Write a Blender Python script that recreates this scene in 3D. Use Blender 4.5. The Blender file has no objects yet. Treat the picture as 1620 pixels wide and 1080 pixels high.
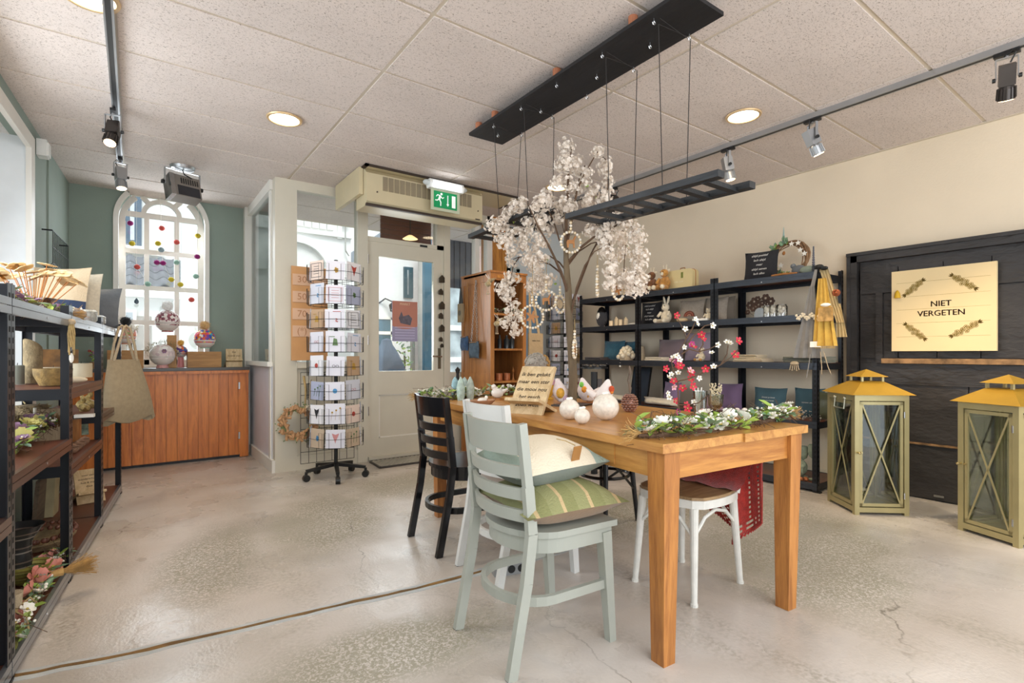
import bpy, math, random
from mathutils import Matrix, Vector, Euler
random.seed(7)
S = bpy.context.scene
COL = S.collection
PI = math.pi
# ------------------------------------------------------------------ camera, world, big lights, exposure
F_PX, YAW, HOR, EYE, CEIL = 822.0, math.radians(36.0), 559.5, 1.06, 2.634
cam_d = bpy.data.cameras.new('camera'); cam = bpy.data.objects.new('camera', cam_d); COL.objects.link(cam)
cam.location = (0, 0, EYE); cam.rotation_euler = (PI/2, 0, -YAW)
cam_d.sensor_width = 36.0; cam_d.lens = F_PX/1620*36; cam_d.shift_y = (HOR-540)/1620
cam_d.clip_start = 0.02; cam_d.clip_end = 200
S.camera = cam
S.view_settings.view_transform = 'Standard'; S.view_settings.look = 'None'
S.view_settings.gamma = 1; S.view_settings.use_curve_mapping = False
S.view_settings.exposure = 0.0
W = bpy.data.worlds.new('World'); S.world = W; W.use_nodes = True
bg = W.node_tree.nodes['Background']; bg.inputs[0].default_value = (0.86, 0.93, 1.0, 1); bg.inputs[1].default_value = 1.7

def lamp(name, kind, loc, energy, color=(1, 1, 1), size=0.1, sizey=None, aim=None, spot=None, blend=0.6):
    d = bpy.data.lights.new(name, kind); d.energy = energy; d.color = color
    if kind == 'AREA':
        d.size = size
        if sizey: d.shape = 'RECTANGLE'; d.size_y = sizey
    else: d.shadow_soft_size = size
    if spot: d.spot_size = math.radians(spot); d.spot_blend = blend
    o = bpy.data.objects.new(name, d); COL.objects.link(o); o.location = loc
    if aim is not None:
        o.rotation_euler = (Vector(aim)-Vector(loc)).to_track_quat('-Z', 'Y').to_euler()
    return o
# daylight from the big shop window beside the left rack and from the shop front behind the camera
lamp('left_window_daylight', 'AREA', (-1.0, 3.3, 1.75), 42, (0.86, 0.93, 1.0), 1.5, 1.4, aim=(1.6, 3.0, 0.6))
lamp('front_window_daylight', 'AREA', (1.2, -1.3, 1.7), 75, (0.95, 0.97, 1.0), 4.6, 1.7, aim=(1.7, 3.0, 0.9))
lamp('arched_window_daylight', 'AREA', (0.23, 6.5, 1.75), 30, (0.86, 0.93, 1.0), 0.8, 1.5, aim=(0.5, 3.0, 0.4))
lamp('door_daylight', 'AREA', (2.25, 5.3, 1.5), 22, (0.9, 0.95, 1.0), 0.6, 1.1, aim=(1.6, 3.0, 0.2))

# soft sun lamp added to brighten the street outside, the day is overcast
sun_d = bpy.data.lights.new('street_fill_sun', 'SUN'); sun_d.energy = 2.6; sun_d.angle = math.radians(25); sun_d.color = (1, .98, .95)
sun_o = bpy.data.objects.new('street_fill_sun', sun_d); COL.objects.link(sun_o); sun_o.rotation_euler = (math.radians(38), 0, math.radians(-12))
# ------------------------------------------------------------------ photo measurements turned into places in the room
fwd = Vector((math.sin(YAW), math.cos(YAW), 0)); rgt = Vector((math.cos(YAW), -math.sin(YAW), 0))
def ray(x, y): return fwd + rgt*((x-810)/F_PX) + Vector((0, 0, (HOR-y)/F_PX))
def pD(x, y, d): return Vector((0, 0, EYE)) + ray(x, y)*d
def pX(x, y, X): r = ray(x, y); return pD(x, y, X/r.x)
def pY(x, y, Y): r = ray(x, y); return pD(x, y, Y/r.y)
def pZ(x, y, z): return pD(x, y, (z-EYE)/ray(x, y).z)

# ------------------------------------------------------------------ materials
def lin(h):
    h = h.lstrip('#'); o = []
    for i in (0, 2, 4):
        c = int(h[i:i+2], 16)/255; o.append(c/12.92 if c <= .04045 else ((c+.055)/1.055)**2.4)
    return tuple(o)
MATS = {}
def mat(name, col, rough=.5, metal=0., var=.08, scale=8., bump=.0, stretch=(1, 1, 1), emit=0, sheen=0, bscale=None, alpha=None, spec=.5):
    if name in MATS: return MATS[name]
    m = bpy.data.materials.new(name); m.use_nodes = True; nt = m.node_tree; N = nt.nodes; L = nt.links
    b = N['Principled BSDF']; c = lin(col)
    b.inputs['Roughness'].default_value = rough; b.inputs['Metallic'].default_value = metal
    b.inputs['Specular IOR Level'].default_value = spec
    tc = N.new('ShaderNodeTexCoord'); mp = N.new('ShaderNodeMapping'); mp.inputs['Scale'].default_value = stretch
    L.new(tc.outputs['Object'], mp.inputs['Vector'])
    ns = N.new('ShaderNodeTexNoise'); ns.inputs['Scale'].default_value = scale; ns.inputs['Detail'].default_value = 5
    L.new(mp.outputs[0], ns.inputs['Vector'])
    cr = N.new('ShaderNodeValToRGB'); L.new(ns.outputs['Fac'], cr.inputs[0])
    cr.color_ramp.elements[0].position = .32; cr.color_ramp.elements[1].position = .68
    cr.color_ramp.elements[0].color = tuple(max(0, v*(1-var)) for v in c)+(1,)
    cr.color_ramp.elements[1].color = tuple(min(1, v*(1+var)) for v in c)+(1,)
    L.new(cr.outputs[0], b.inputs['Base Color'])
    if bump:
        n2 = N.new('ShaderNodeTexNoise'); n2.inputs['Scale'].default_value = bscale or scale*4; n2.inputs['Detail'].default_value = 3
        L.new(mp.outputs[0], n2.inputs['Vector'])
        bp = N.new('ShaderNodeBump'); bp.inputs['Strength'].default_value = bump; bp.inputs['Distance'].default_value = .01
        L.new(n2.outputs['Fac'], bp.inputs['Height']); L.new(bp.outputs[0], b.inputs['Normal'])
    if emit:
        b.inputs['Emission Color'].default_value = c+(1,); b.inputs['Emission Strength'].default_value = emit
    if sheen: b.inputs['Sheen Weight'].default_value = sheen
    MATS[name] = m; return m
def wood(name, c1, c2, rough=.45, axis='x', scale=3., bump=.15, ring=9.):
    if name in MATS: return MATS[name]
    m = bpy.data.materials.new(name); m.use_nodes = True; nt = m.node_tree; N = nt.nodes; L = nt.links
    b = N['Principled BSDF']; b.inputs['Roughness'].default_value = rough
    tc = N.new('ShaderNodeTexCoord'); mp = N.new('ShaderNodeMapping')
    st = {'x': (.09, 1, 1), 'y': (1, .09, 1), 'z': (1, 1, .09)}[axis]
    mp.inputs['Scale'].default_value = tuple(s*ring for s in st)
    L.new(tc.outputs['Object'], mp.inputs['Vector'])
    n1 = N.new('ShaderNodeTexNoise'); n1.inputs['Scale'].default_value = scale; n1.inputs['Detail'].default_value = 6; n1.inputs['Distortion'].default_value = 1.2
    n2 = N.new('ShaderNodeTexNoise'); n2.inputs['Scale'].default_value = scale*9; n2.inputs['Detail'].default_value = 3
    L.new(mp.outputs[0], n1.inputs['Vector']); L.new(mp.outputs[0], n2.inputs['Vector'])
    mx = N.new('ShaderNodeMath'); mx.operation = 'MULTIPLY_ADD'; mx.inputs[1].default_value = .35
    L.new(n2.outputs['Fac'], mx.inputs[0]); L.new(n1.outputs['Fac'], mx.inputs[2])
    cr = N.new('ShaderNodeValToRGB'); L.new(mx.outputs[0], cr.inputs[0])
    e = cr.color_ramp.elements; e[0].position = .42; e[0].color = lin(c2)+(1,); e[1].position = .82; e[1].color = lin(c1)+(1,)
    L.new(cr.outputs[0], b.inputs['Base Color'])
    bp = N.new('ShaderNodeBump'); bp.inputs['Strength'].default_value = bump; bp.inputs['Distance'].default_value = .004
    L.new(mx.outputs[0], bp.inputs['Height']); L.new(bp.outputs[0], b.inputs['Normal'])
    MATS[name] = m; return m
def glass(name, tint=(1, 1, 1), refl=.12):
    if name in MATS: return MATS[name]
    m = bpy.data.materials.new(name); m.use_nodes = True; nt = m.node_tree; N = nt.nodes; L = nt.links
    N.remove(N['Principled BSDF']); out = N['Material Output']
    t = N.new('ShaderNodeBsdfTransparent'); t.inputs[0].default_value = tint+(1,)
    g = N.new('ShaderNodeBsdfGlossy'); g.inputs['Roughness'].default_value = .03
    f = N.new('ShaderNodeFresnel'); f.inputs[0].default_value = 1.45
    a = N.new('ShaderNodeMath'); a.operation = 'MULTIPLY_ADD'; a.inputs[1].default_value = .8; a.inputs[2].default_value = refl*.15
    L.new(f.outputs[0], a.inputs[0])
    mx = N.new('ShaderNodeMixShader'); L.new(a.outputs[0], mx.inputs[0]); L.new(t.outputs[0], mx.inputs[1]); L.new(g.outputs[0], mx.inputs[2])
    L.new(mx.outputs[0], out.inputs[0]); MATS[name] = m; return m
def two_tone(name, base, spot, scale, lo, hi, rough=.9, bump=.4, stretch=(1, 1, 1)):
    """base colour with small flecks of a second colour"""
    m = mat(name, base, rough, var=.05, scale=2.)
    nt = m.node_tree; N = nt.nodes; L = nt.links; b = N['Principled BSDF']
    tc = N.new('ShaderNodeTexCoord'); mp = N.new('ShaderNodeMapping'); mp.inputs['Scale'].default_value = stretch
    L.new(tc.outputs['Object'], mp.inputs[0])
    n = N.new('ShaderNodeTexNoise'); n.inputs['Scale'].default_value = scale; n.inputs['Detail'].default_value = 2; n.inputs['Distortion'].default_value = 1.5
    L.new(mp.outputs[0], n.inputs['Vector'])
    r = N.new('ShaderNodeValToRGB'); r.color_ramp.elements[0].position = lo; r.color_ramp.elements[1].position = hi
    r.color_ramp.elements[0].color = (0, 0, 0, 1); r.color_ramp.elements[1].color = (1, 1, 1, 1)
    L.new(n.outputs['Fac'], r.inputs[0])
    old = b.inputs['Base Color'].links[0].from_socket
    mx = N.new('ShaderNodeMix'); mx.data_type = 'RGBA'; L.new(r.outputs[0], mx.inputs[0]); L.new(old, mx.inputs[6])
    mx.inputs[7].default_value = lin(spot)+(1,)
    L.new(mx.outputs[2], b.inputs['Base Color'])
    bp = N.new('ShaderNodeBump'); bp.inputs['Strength'].default_value = bump; bp.inputs['Distance'].default_value = .003; bp.invert = True
    L.new(r.outputs[0], bp.inputs['Height']); L.new(bp.outputs[0], b.inputs['Normal'])
    return m

# ------------------------------------------------------------------ mesh builder
class B:
    def __init__(s): s.v = []; s.f = []; s.mi = []; s.cur = 0
    def add(s, vs, fs):
        o = len(s.v); s.v += [tuple(v) for v in vs]; s.f += [tuple(i+o for i in f) for f in fs]; s.mi += [s.cur]*len(fs); return s
    def box(s, c, d, rot=None, ch=0):
        x, y, z = d[0]/2, d[1]/2, d[2]/2; c = Vector(c)
        vs = [Vector((sx*x, sy*y, sz*z)) for sz in (-1, 1) for sy in (-1, 1) for sx in (-1, 1)]
        if rot is not None:
            R = rot if isinstance(rot, Matrix) else Euler(rot).to_matrix()
            vs = [R @ v for v in vs]
        s.add([c+v for v in vs], [(0, 2, 3, 1), (4, 5, 7, 6), (0, 1, 5, 4), (2, 6, 7, 3), (0, 4, 6, 2), (1, 3, 7, 5)]); return s
    def bb(s, x0, x1, y0, y1, z0, z1): return s.box(((x0+x1)/2, (y0+y1)/2, (z0+z1)/2), (abs(x1-x0), abs(y1-y0), abs(z1-z0)))
    def beam(s, a, b, w, h, up=(0, 0, 1), w2=None, h2=None):
        a = Vector(a); b = Vector(b); t = (b-a).normalized(); u = Vector(up)
        sd = t.cross(u)
        if sd.length < 1e-4: sd = t.cross(Vector((1, 0, 0)))
        sd.normalize(); u = sd.cross(t)
        w2 = w if w2 is None else w2; h2 = h if h2 is None else h2
        vs = []
        for p, ww, hh in ((a, w, h), (b, w2, h2)):
            for i, j in ((-1, -1), (1, -1), (1, 1), (-1, 1)): vs.append(p+sd*(i*ww/2)+u*(j*hh/2))
        s.add(vs, [(3, 2, 1, 0), (4, 5, 6, 7), (0, 1, 5, 4), (1, 2, 6, 5), (2, 3, 7, 6), (3, 0, 4, 7)]); return s
    def cyl(s, a, b, r, r2=None, n=12, cap=True):
        return s.tube([a, b], [r, r if r2 is None else r2], n, cap)
    def tube(s, pts, r, n=8, cap=True, closed=False):
        pts = [Vector(p) for p in pts]; k = len(pts)
        rr = r if isinstance(r, (list, tuple)) else [r]*k
        o = len(s.v); prev = None; vs = []
        for i, p in enumerate(pts):
            if closed: t = pts[(i+1) % k]-pts[i-1]
            else: t = pts[min(i+1, k-1)]-pts[max(i-1, 0)]
            if t.length < 1e-9: t = Vector((0, 0, 1))
            t.normalize()
            if prev is None:
                a = Vector((0, 0, 1)) if abs(t.z) < .9 else Vector((1, 0, 0)); u = t.cross(a).normalized()
            else:
                u = prev-t*prev.dot(t); u = u.normalized() if u.length > 1e-6 else t.orthogonal().normalized()
            prev = u; w = t.cross(u)
            for j in range(n):
                q = 2*PI*j/n; vs.append(p+(u*math.cos(q)+w*math.sin(q))*rr[i])
        fs = []
        for i in range(k if closed else k-1):
            i2 = (i+1) % k
            for j in range(n):
                j2 = (j+1) % n; fs.append((i*n+j, i*n+j2, i2*n+j2, i2*n+j))
        if cap and not closed:
            fs.append(tuple(range(n-1, -1, -1))); fs.append(tuple((k-1)*n+j for j in range(n)))
        s.add(vs, fs); return s
    def lathe(s, prof, c=(0, 0, 0), n=20, M=None, sx=1, sy=1):
        c = Vector(c); vs = []; k = len(prof)
        for r, z in prof:
            for j in range(n):
                q = 2*PI*j/n; v = Vector((r*math.cos(q)*sx, r*math.sin(q)*sy, z)); vs.append(c+(M @ v if M else v))
        fs = [(i*n+j, i*n+(j+1) % n, (i+1)*n+(j+1) % n, (i+1)*n+j) for i in range(k-1) for j in range(n)]
        if prof[0][0] > 1e-5: fs.append(tuple(range(n-1, -1, -1)))
        if prof[-1][0] > 1e-5: fs.append(tuple((k-1)*n+j for j in range(n)))
        s.add(vs, fs); return s
    def sph(s, c, r, n=12, sc=(1, 1, 1), M=None, jit=0):
        c = Vector(c); m = max(4, n//2+1); vs = []; 
        for i in range(m+1):
            th = PI*i/m
            for j in range(n):
                q = 2*PI*j/n; g = r*(1+random.uniform(-jit, jit))
                v = Vector((g*math.sin(th)*math.cos(q)*sc[0], g*math.sin(th)*math.sin(q)*sc[1], -g*math.cos(th)*sc[2]))
                vs.append(c+(M @ v if M else v))
        fs = [(i*n+j, i*n+(j+1) % n, (i+1)*n+(j+1) % n, (i+1)*n+j) for i in range(m) for j in range(n)]
        s.add(vs, fs); return s
    def torus(s, c, R, r, n=24, m=8, M=None, sc=(1, 1)):
        c = Vector(c); pts = []
        for i in range(n):
            q = 2*PI*i/n; v = Vector((R*math.cos(q)*sc[0], R*math.sin(q)*sc[1], 0)); pts.append(c+(M @ v if M else v))
        return s.tube(pts, r, m, closed=True)
    def prism(s, poly, o, ax, ay, d):
        """polygon poly in the plane (o, ax, ay), pushed out by the vector d"""
        o = Vector(o); ax = Vector(ax); ay = Vector(ay); d = Vector(d); n = len(poly)
        a = [o+ax*x+ay*y for x, y in poly]; vs = a+[p+d for p in a]
        fs = [tuple(range(n)), tuple(range(2*n-1, n-1, -1))]+[(i, i+n, (i+1) % n+n, (i+1) % n) for i in range(n)]
        s.add(vs, fs); return s
    def strip(s, rows, th=0):
        """rows of points -> sheet (with thickness by offset copy)"""
        k = len(rows[0]); vs = [Vector(p) for r in rows for p in r]
        fs = [(i*k+j, i*k+j+1, (i+1)*k+j+1, (i+1)*k+j) for i in range(len(rows)-1) for j in range(k-1)]
        s.add(vs, fs); return s
    def cushion(s, w, h, t, n=9, M=None, c=(0, 0, 0), pin=.07, wr=.0):
        """soft square pillow in the XZ plane, thickness along Y, centre at c"""
        c = Vector(c); vs = []
        def pt(i, j, sg):
            a = -1+2*i/n; b = -1+2*j/n
            e = (max(0, 1-abs(a)**2.6)**.6)*(max(0, 1-abs(b)**2.6)**.6)
            x = a*(1-pin*(1-b*b))*w/2; z = b*(1-pin*(1-a*a))*h/2
            v = Vector((x, sg*e*t/2*(1+wr*math.sin(5*a+3*b)), z)); return c+(M @ v if M else v)
        g = {}
        for sg in (-1, 1):
            for i in range(n+1):
                for j in range(n+1):
                    edge = i in (0, n) or j in (0, n)
                    if edge and sg == 1: g[(i, j, 1)] = g[(i, j, -1)]; continue
                    g[(i, j, sg)] = len(vs); vs.append(pt(i, j, sg))
        fs = []
        for i in range(n):
            for j in range(n):
                fs.append((g[i, j, -1], g[i+1, j, -1], g[i+1, j+1, -1], g[i, j+1, -1]))
                fs.append((g[i, j, 1], g[i, j+1, 1], g[i+1, j+1, 1], g[i+1, j, 1]))
        s.add(vs, fs); return s
    def mesh(s, name, mats, smooth=False, auto=True):
        me = bpy.data.meshes.new(name); me.from_pydata(s.v, [], s.f)
        for m in (mats if isinstance(mats, (list, tuple)) else [mats]): me.materials.append(m)
        if any(s.mi): me.polygons.foreach_set('material_index', s.mi)
        if smooth:
            me.polygons.foreach_set('use_smooth', [True]*len(me.polygons)); me.set_sharp_from_angle(angle=math.radians(38))
        me.update(); return me
def link(name, me, parent=None, loc=(0, 0, 0), rot=(0, 0, 0), sc=(1, 1, 1)):
    o = bpy.data.objects.new(name, me); COL.objects.link(o)
    if parent: o.parent = parent
    o.location = loc; o.rotation_euler = rot if not isinstance(rot, Matrix) else rot.to_euler()
    o.scale = sc if not isinstance(sc, (int, float)) else (sc, sc, sc)
    return o
def part(name, b, m, parent, smooth=False, label=None, kind=None, loc=(0, 0, 0), rot=(0, 0, 0)):
    o = link(name, b.mesh(name, m, smooth), parent, loc, rot)
    if label: o['label'] = label
    if kind: o['kind'] = kind
    return o
def thing(name, label, cat, loc=(0, 0, 0), rz=0, group=None, rot=None):
    o = bpy.data.objects.new(name, None); o.empty_display_size = .05; COL.objects.link(o)
    o.location = loc; o.rotation_euler = rot if rot else (0, 0, rz); o['label'] = label; o['category'] = cat
    if group: o['group'] = group
    return o
def solo(name, b, m, label, cat, loc=(0, 0, 0), rz=0, group=None, smooth=False, rot=None):
    o = link(name, b.mesh(name, m, smooth), None, loc, rot if rot else (0, 0, rz)); o['label'] = label; o['category'] = cat
    if group: o['group'] = group
    return o
def struct(name, b, m, smooth=False, parent=None):
    o = link(name, b.mesh(name, m, smooth), parent)
    if parent is None: o['kind'] = 'structure'
    return o
def dup(root, loc=None, rz=None, label=None, group=None):
    def cp(o, par):
        c = o.copy(); COL.objects.link(c)
        if par: c.parent = par
        for ch in list(o.children): cp(ch, c)
        return c
    r = cp(root, None)
    if loc is not None: r.location = loc
    if rz is not None: r.rotation_euler = (0, 0, rz)
    if label: r['label'] = label
    if group: r['group'] = group
    return r
def text(name, body, size, m, parent, M, depth=.0006, spacing=1.0, shear=0, align='CENTER'):
    cu = bpy.data.curves.new(name, 'FONT'); cu.body = body; cu.size = size; cu.extrude = depth; cu.align_x = align; cu.align_y = 'CENTER'
    cu.space_line = spacing; cu.resolution_u = 2; cu.shear = shear
    tmp = bpy.data.objects.new(name, cu); COL.objects.link(tmp)
    bpy.context.view_layer.update()
    me = bpy.data.meshes.new_from_object(tmp.evaluated_get(bpy.context.evaluated_depsgraph_get()))
    bpy.data.objects.remove(tmp); me.materials.clear(); me.materials.append(m)
    o = bpy.data.objects.new(name, me); COL.objects.link(o)
    if parent: o.parent = parent
    o.matrix_local = M; return o
def face_m(o, ax, ay):
    """matrix whose X is ax, Y is ay, origin o"""
    ax = Vector(ax).normalized(); ay = Vector(ay).normalized(); az = ax.cross(ay)
    M = Matrix((ax, ay, az)).transposed().to_4x4(); M.translation = Vector(o); return M
# ================================================================== the setting
WX = 4.70; BY = 6.27; PY_ = 4.97
M_tile = two_tone('ceiling_tile_mineral', '#dcd0c8', '#a09388', 95, .35, .40, .95, .5, stretch=(1, 1.6, 1))
def swap(m):  # flecks where the noise is LOW
    for n in m.node_tree.nodes:
        if n.type == 'VALTORGB' and len(n.color_ramp.elements) == 2 and tuple(n.color_ramp.elements[0].color)[:3] == (0, 0, 0):
            n.color_ramp.elements[0].color = (1, 1, 1, 1); n.color_ramp.elements[1].color = (0, 0, 0, 1)
swap(M_tile)
M_grid = mat('ceiling_grid_paint', '#d3c7b4', .5, var=.04)
M_white = mat('cream_paint', '#e3dfd6', .45, var=.03, scale=3)
M_beige = mat('beige_door_paint', '#cfc8b6', .4, var=.04, scale=3)
M_wallR = mat('warm_white_wall', '#ecdcc2', .85, var=.03, scale=2, bump=.15, bscale=60)
M_wallcool = mat('cool_white_wall', '#d3d9da', .85, var=.03, scale=2, bump=.1, bscale=60)
M_green = mat('sage_green_wall', '#8b988d', .8, var=.04, scale=3, bump=.08, bscale=70)
M_blue = mat('grey_blue_panel', '#7f9fb8', .7, var=.05)
M_black = mat('black_paint', '#1d1d1f', .5, var=.15, scale=6, bump=.35, bscale=30); M_bdoor = mat('black_brown_door_paint', '#33302f', .42, var=.3, scale=5, bump=.8, bscale=28, stretch=(1, .5, 1))
M_glass = glass('window_glass', (.96, .98, .98)); M_glass2 = glass('porch_glass', (.88, .92, .91), .3)
M_oak = wood('orange_oak', '#c98a3c', '#8f5520', .45, 'z')

# floor: poured concrete
def floor_mat():
    m = bpy.data.materials.new('worn_concrete'); m.use_nodes = True; nt = m.node_tree; N = nt.nodes; L = nt.links; b = N['Principled BSDF']
    tc = N.new('ShaderNodeTexCoord')
    def noise(sc, det=6, dist=0, st=(1, 1, 1), loc=(0, 0, 0)):
        mp = N.new('ShaderNodeMapping'); mp.inputs['Scale'].default_value = st; mp.inputs['Location'].default_value = loc; L.new(tc.outputs['Object'], mp.inputs[0])
        n = N.new('ShaderNodeTexNoise'); n.inputs['Scale'].default_value = sc; n.inputs['Detail'].default_value = det; n.inputs['Distortion'].default_value = dist
        L.new(mp.outputs[0], n.inputs['Vector']); return n.outputs['Fac']
    def ramp(src, stops):
        r = N.new('ShaderNodeValToRGB'); e = r.color_ramp.elements
        while len(e) < len(stops): e.new(.5)
        for el, (p, c) in zip(e, stops): el.position = p; el.color = (lin(c)+(1,)) if isinstance(c, str) else (c, c, c, 1)
        L.new(src, r.inputs[0]); return r.outputs[0]
    def mix(f, a, c):
        x = N.new('ShaderNodeMix'); x.data_type = 'RGBA'; L.new(f, x.inputs[0])
        for s_, v in ((6, a), (7, c)):
            if isinstance(v, str): x.inputs[s_].default_value = lin(v)+(1,)
            else: L.new(v, x.inputs[s_])
        return x.outputs[2]
    def math_(op, a, c):
        x = N.new('ShaderNodeMath'); x.operation = op
        for i, v in enumerate((a, c)):
            if isinstance(v, (int, float)): x.inputs[i].default_value = v
            else: L.new(v, x.inputs[i])
        return x.outputs[0]
    base = ramp(noise(1.6, 7, .4, (.7, 1.6, 1)), [(.22, '#a39c91'), (.5, '#c2bcb4'), (.78, '#d6d2cd')])
    pink = mix(ramp(noise(.55, 3), [(.35, 0.), (.7, .6)]), base, '#c7b6a8')
    # bare patches: speckled grey olive aggregate where the thin skim has worn off
    big = ramp(noise(.62, 3, .3, loc=(1.4, .35, 0)), [(.53, 0.), (.66, 1.)])
    spk = ramp(noise(85, 4, 1.), [(.40, 0.), (.52, 1.)])
    mid = ramp(noise(3.2, 8, 1.2, (1, .35, 1)), [(.48, 0.), (.72, 1.)])
    # worn areas lie where people walk: round the table's right end, before the spinner, along the near left
    def spot_(cx, cy, rx, ry, rot=0.):
        vm = N.new('ShaderNodeMapping'); vm.vector_type = 'TEXTURE'; vm.inputs['Location'].default_value = (cx, cy, 0); vm.inputs['Rotation'].default_value = (0, 0, rot); vm.inputs['Scale'].default_value = (rx, ry, 1)
        L.new(tc.outputs['Object'], vm.inputs[0]); g = N.new('ShaderNodeTexGradient'); g.gradient_type = 'SPHERICAL'; L.new(vm.outputs[0], g.inputs[0]); return g.outputs['Fac']
    acc = spot_(3.0, 1.45, 1.25, .75, .5)
    for a_ in ((2.75, 2.35, .8, .7, 0), (1.0, 3.4, .55, 1.1, -.5), (.75, 1.75, .75, .3, -.15), (.35, 3.1, .35, .9, -.2), (1.9, 3.9, .9, .6, 0)): acc = math_('MAXIMUM', acc, math_('MULTIPLY', spot_(*a_), .85))
    big = ramp(math_('ADD', acc, math_('MULTIPLY', noise(2.6, 5, .8), .55)), [(.42, 0.), (.78, 1.)])
    m1 = math_('MULTIPLY', big, math_('MULTIPLY', spk, .8))
    c2 = mix(m1, pink, '#8f8a74')
    c3 = mix(math_('MULTIPLY', mid, math_('MULTIPLY', ramp(noise(60, 2), [(.4, 0.), (.62, 1.)]), .6)), c2, '#938b7b')
    # hairline cracks
    vo = N.new('ShaderNodeTexVoronoi'); vo.feature = 'DISTANCE_TO_EDGE'; vo.inputs['Scale'].default_value = .75
    mp = N.new('ShaderNodeMapping'); L.new(tc.outputs['Object'], mp.inputs[0])
    ad = N.new('ShaderNodeVectorMath'); ad.operation = 'ADD'; nn = N.new('ShaderNodeTexNoise'); nn.inputs['Scale'].default_value = 5; nn.inputs['Detail'].default_value = 5
    L.new(tc.outputs['Object'], nn.inputs['Vector']); sc = N.new('ShaderNodeVectorMath'); sc.operation = 'SCALE'; sc.inputs['Scale'].default_value = .22
    L.new(nn.outputs['Color'], sc.inputs[0]); L.new(mp.outputs[0], ad.inputs[0]); L.new(sc.outputs[0], ad.inputs[1]); L.new(ad.outputs[0], vo.inputs['Vector'])
    crk = ramp(vo.outputs['Distance'], [(.0, 1.), (.0035, 0.)])
    c4 = mix(math_('MULTIPLY', crk, ramp(noise(1.3, 2, loc=(5, 2, 0)), [(.48, 0.), (.6, .75)])), c3, '#6a6156')
    L.new(c4, b.inputs['Base Color'])
    ro = ramp(noise(2.2, 5), [(.35, .2), (.65, .42)]); rr = mix(m1, ro, ro); L.new(math_('ADD', ro, math_('MULTIPLY', m1, .35)), b.inputs['Roughness'])
    h = math_('ADD', math_('MULTIPLY', noise(7, 8, .8, (1, .5, 1)), .8), math_('MULTIPLY', noise(90, 3), .25))
    bp = N.new('ShaderNodeBump'); bp.inputs['Strength'].default_value = .35; bp.inputs['Distance'].default_value = .012
    L.new(h, bp.inputs['Height']); L.new(bp.outputs[0], b.inputs['Normal'])
    return m
struct('floor', B().bb(-1.4, 4.9, -1.6, 6.6, -.1, 0), floor_mat())
gp = [(-.75, 2.42), (-.35, 2.35), (-.26, 2.33), (-.02, 2.28), (.37, 2.235), (.76, 2.19), (1.03, 2.15), (1.33, 2.135), (1.7, 2.11), (2.0, 2.1)]
def path_strip(b, pts, w, z0, z1, jit=0):
    n = len(pts); L_ = []; R_ = []
    for i, (x, y) in enumerate(pts):
        a = Vector(pts[max(0, i-1)]); c = Vector(pts[min(n-1, i+1)]); t = (c-a).normalized(); q = Vector((-t.y, t.x))
        w1 = w/2*(1+random.uniform(-jit, jit)); L_.append(Vector((x, y))+q*w1); R_.append(Vector((x, y))-q*w1)
    for i in range(n-1):
        o = [L_[i], R_[i], R_[i+1], L_[i+1]]
        b.add([Vector((p.x, p.y, z)) for z in (z0, z1) for p in o], [(3, 2, 1, 0), (4, 5, 6, 7), (0, 1, 5, 4), (1, 2, 6, 5), (2, 3, 7, 6), (3, 0, 4, 7)])
    return b
def resample(pts, step, wob=0):
    out = []
    for (a, b_) in zip(pts[:-1], pts[1:]):
        a = Vector(a); c = Vector(b_); k = max(1, int((c-a).length/step))
        for i in range(k):
            p = a+(c-a)*i/k; out.append((p.x+random.uniform(-wob, wob), p.y+random.uniform(-wob, wob)))
    return out+[pts[-1]]
gpf = resample(gp, .06, .004)
struct('trim_1', path_strip(B(), gpf, .062, -.01, .0015, .12), mat('pale_cement_edge', '#b9bcbc', .8, var=.08, scale=12, bump=.3))
struct('trim_2', path_strip(B(), gpf, .017, -.01, .004, .3), mat('brown_joint_filler', '#7a5a2c', .8, var=.45, scale=9, bump=.6))

# ceiling
ce = struct('ceiling', B().bb(-1.4, 4.9, -1.6, 6.45, CEIL+.006, CEIL+.05), M_grid)
def tile_mesh(w, d): return B().bb(-w/2, w/2, -d/2, d/2, 0, .012).mesh('ceiling_tile', M_tile)
tm = tile_mesh(1.178, .578); tm_edge = tile_mesh(1.155, .578)
for i in range(-1, 4):
    x0 = 1.123+1.2*(i-1)
    for k in range(-5, 7):
        link('ceiling_tile', tm_edge if i == 3 else tm, ce, (x0+(.585 if i == 3 else .6), 2.168+.6*k+.3, CEIL))
struct('trim_3', B().bb(WX-.03, WX, -1.4, 6.4, CEIL-.004, CEIL+.004), M_grid)

# right wall and the dark wall behind the porch side
struct('wall_right', B().bb(WX, WX+.15, -1.6, 5.3, 0, CEIL+.05), M_wallR)
struct('wall_back', B().bb(3.5, WX+.1, 5.2, 5.35, 0, CEIL+.05), M_wallcool)
struct('trim_4', B().bb(3.60, 4.22, 5.185, 5.2, 0, 1.80), M_blue)
db = B(); x_ = pY(801, 450, 5.15).x; x2_ = pY(820, 450, 5.15).x
db.bb(x_, x_+.04, 5.12, 5.2, 0, 2.1).bb(x2_-.05, x2_, 5.12, 5.2, 0, 2.1).bb(x_, x2_, 5.12, 5.2, 2.06, 2.12).bb(x_+.04, x2_-.05, 5.17, 5.2, 0, 2.06)
struct('door_3', db, mat('grey_green_paint', '#a9b4b2', .6))

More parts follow.
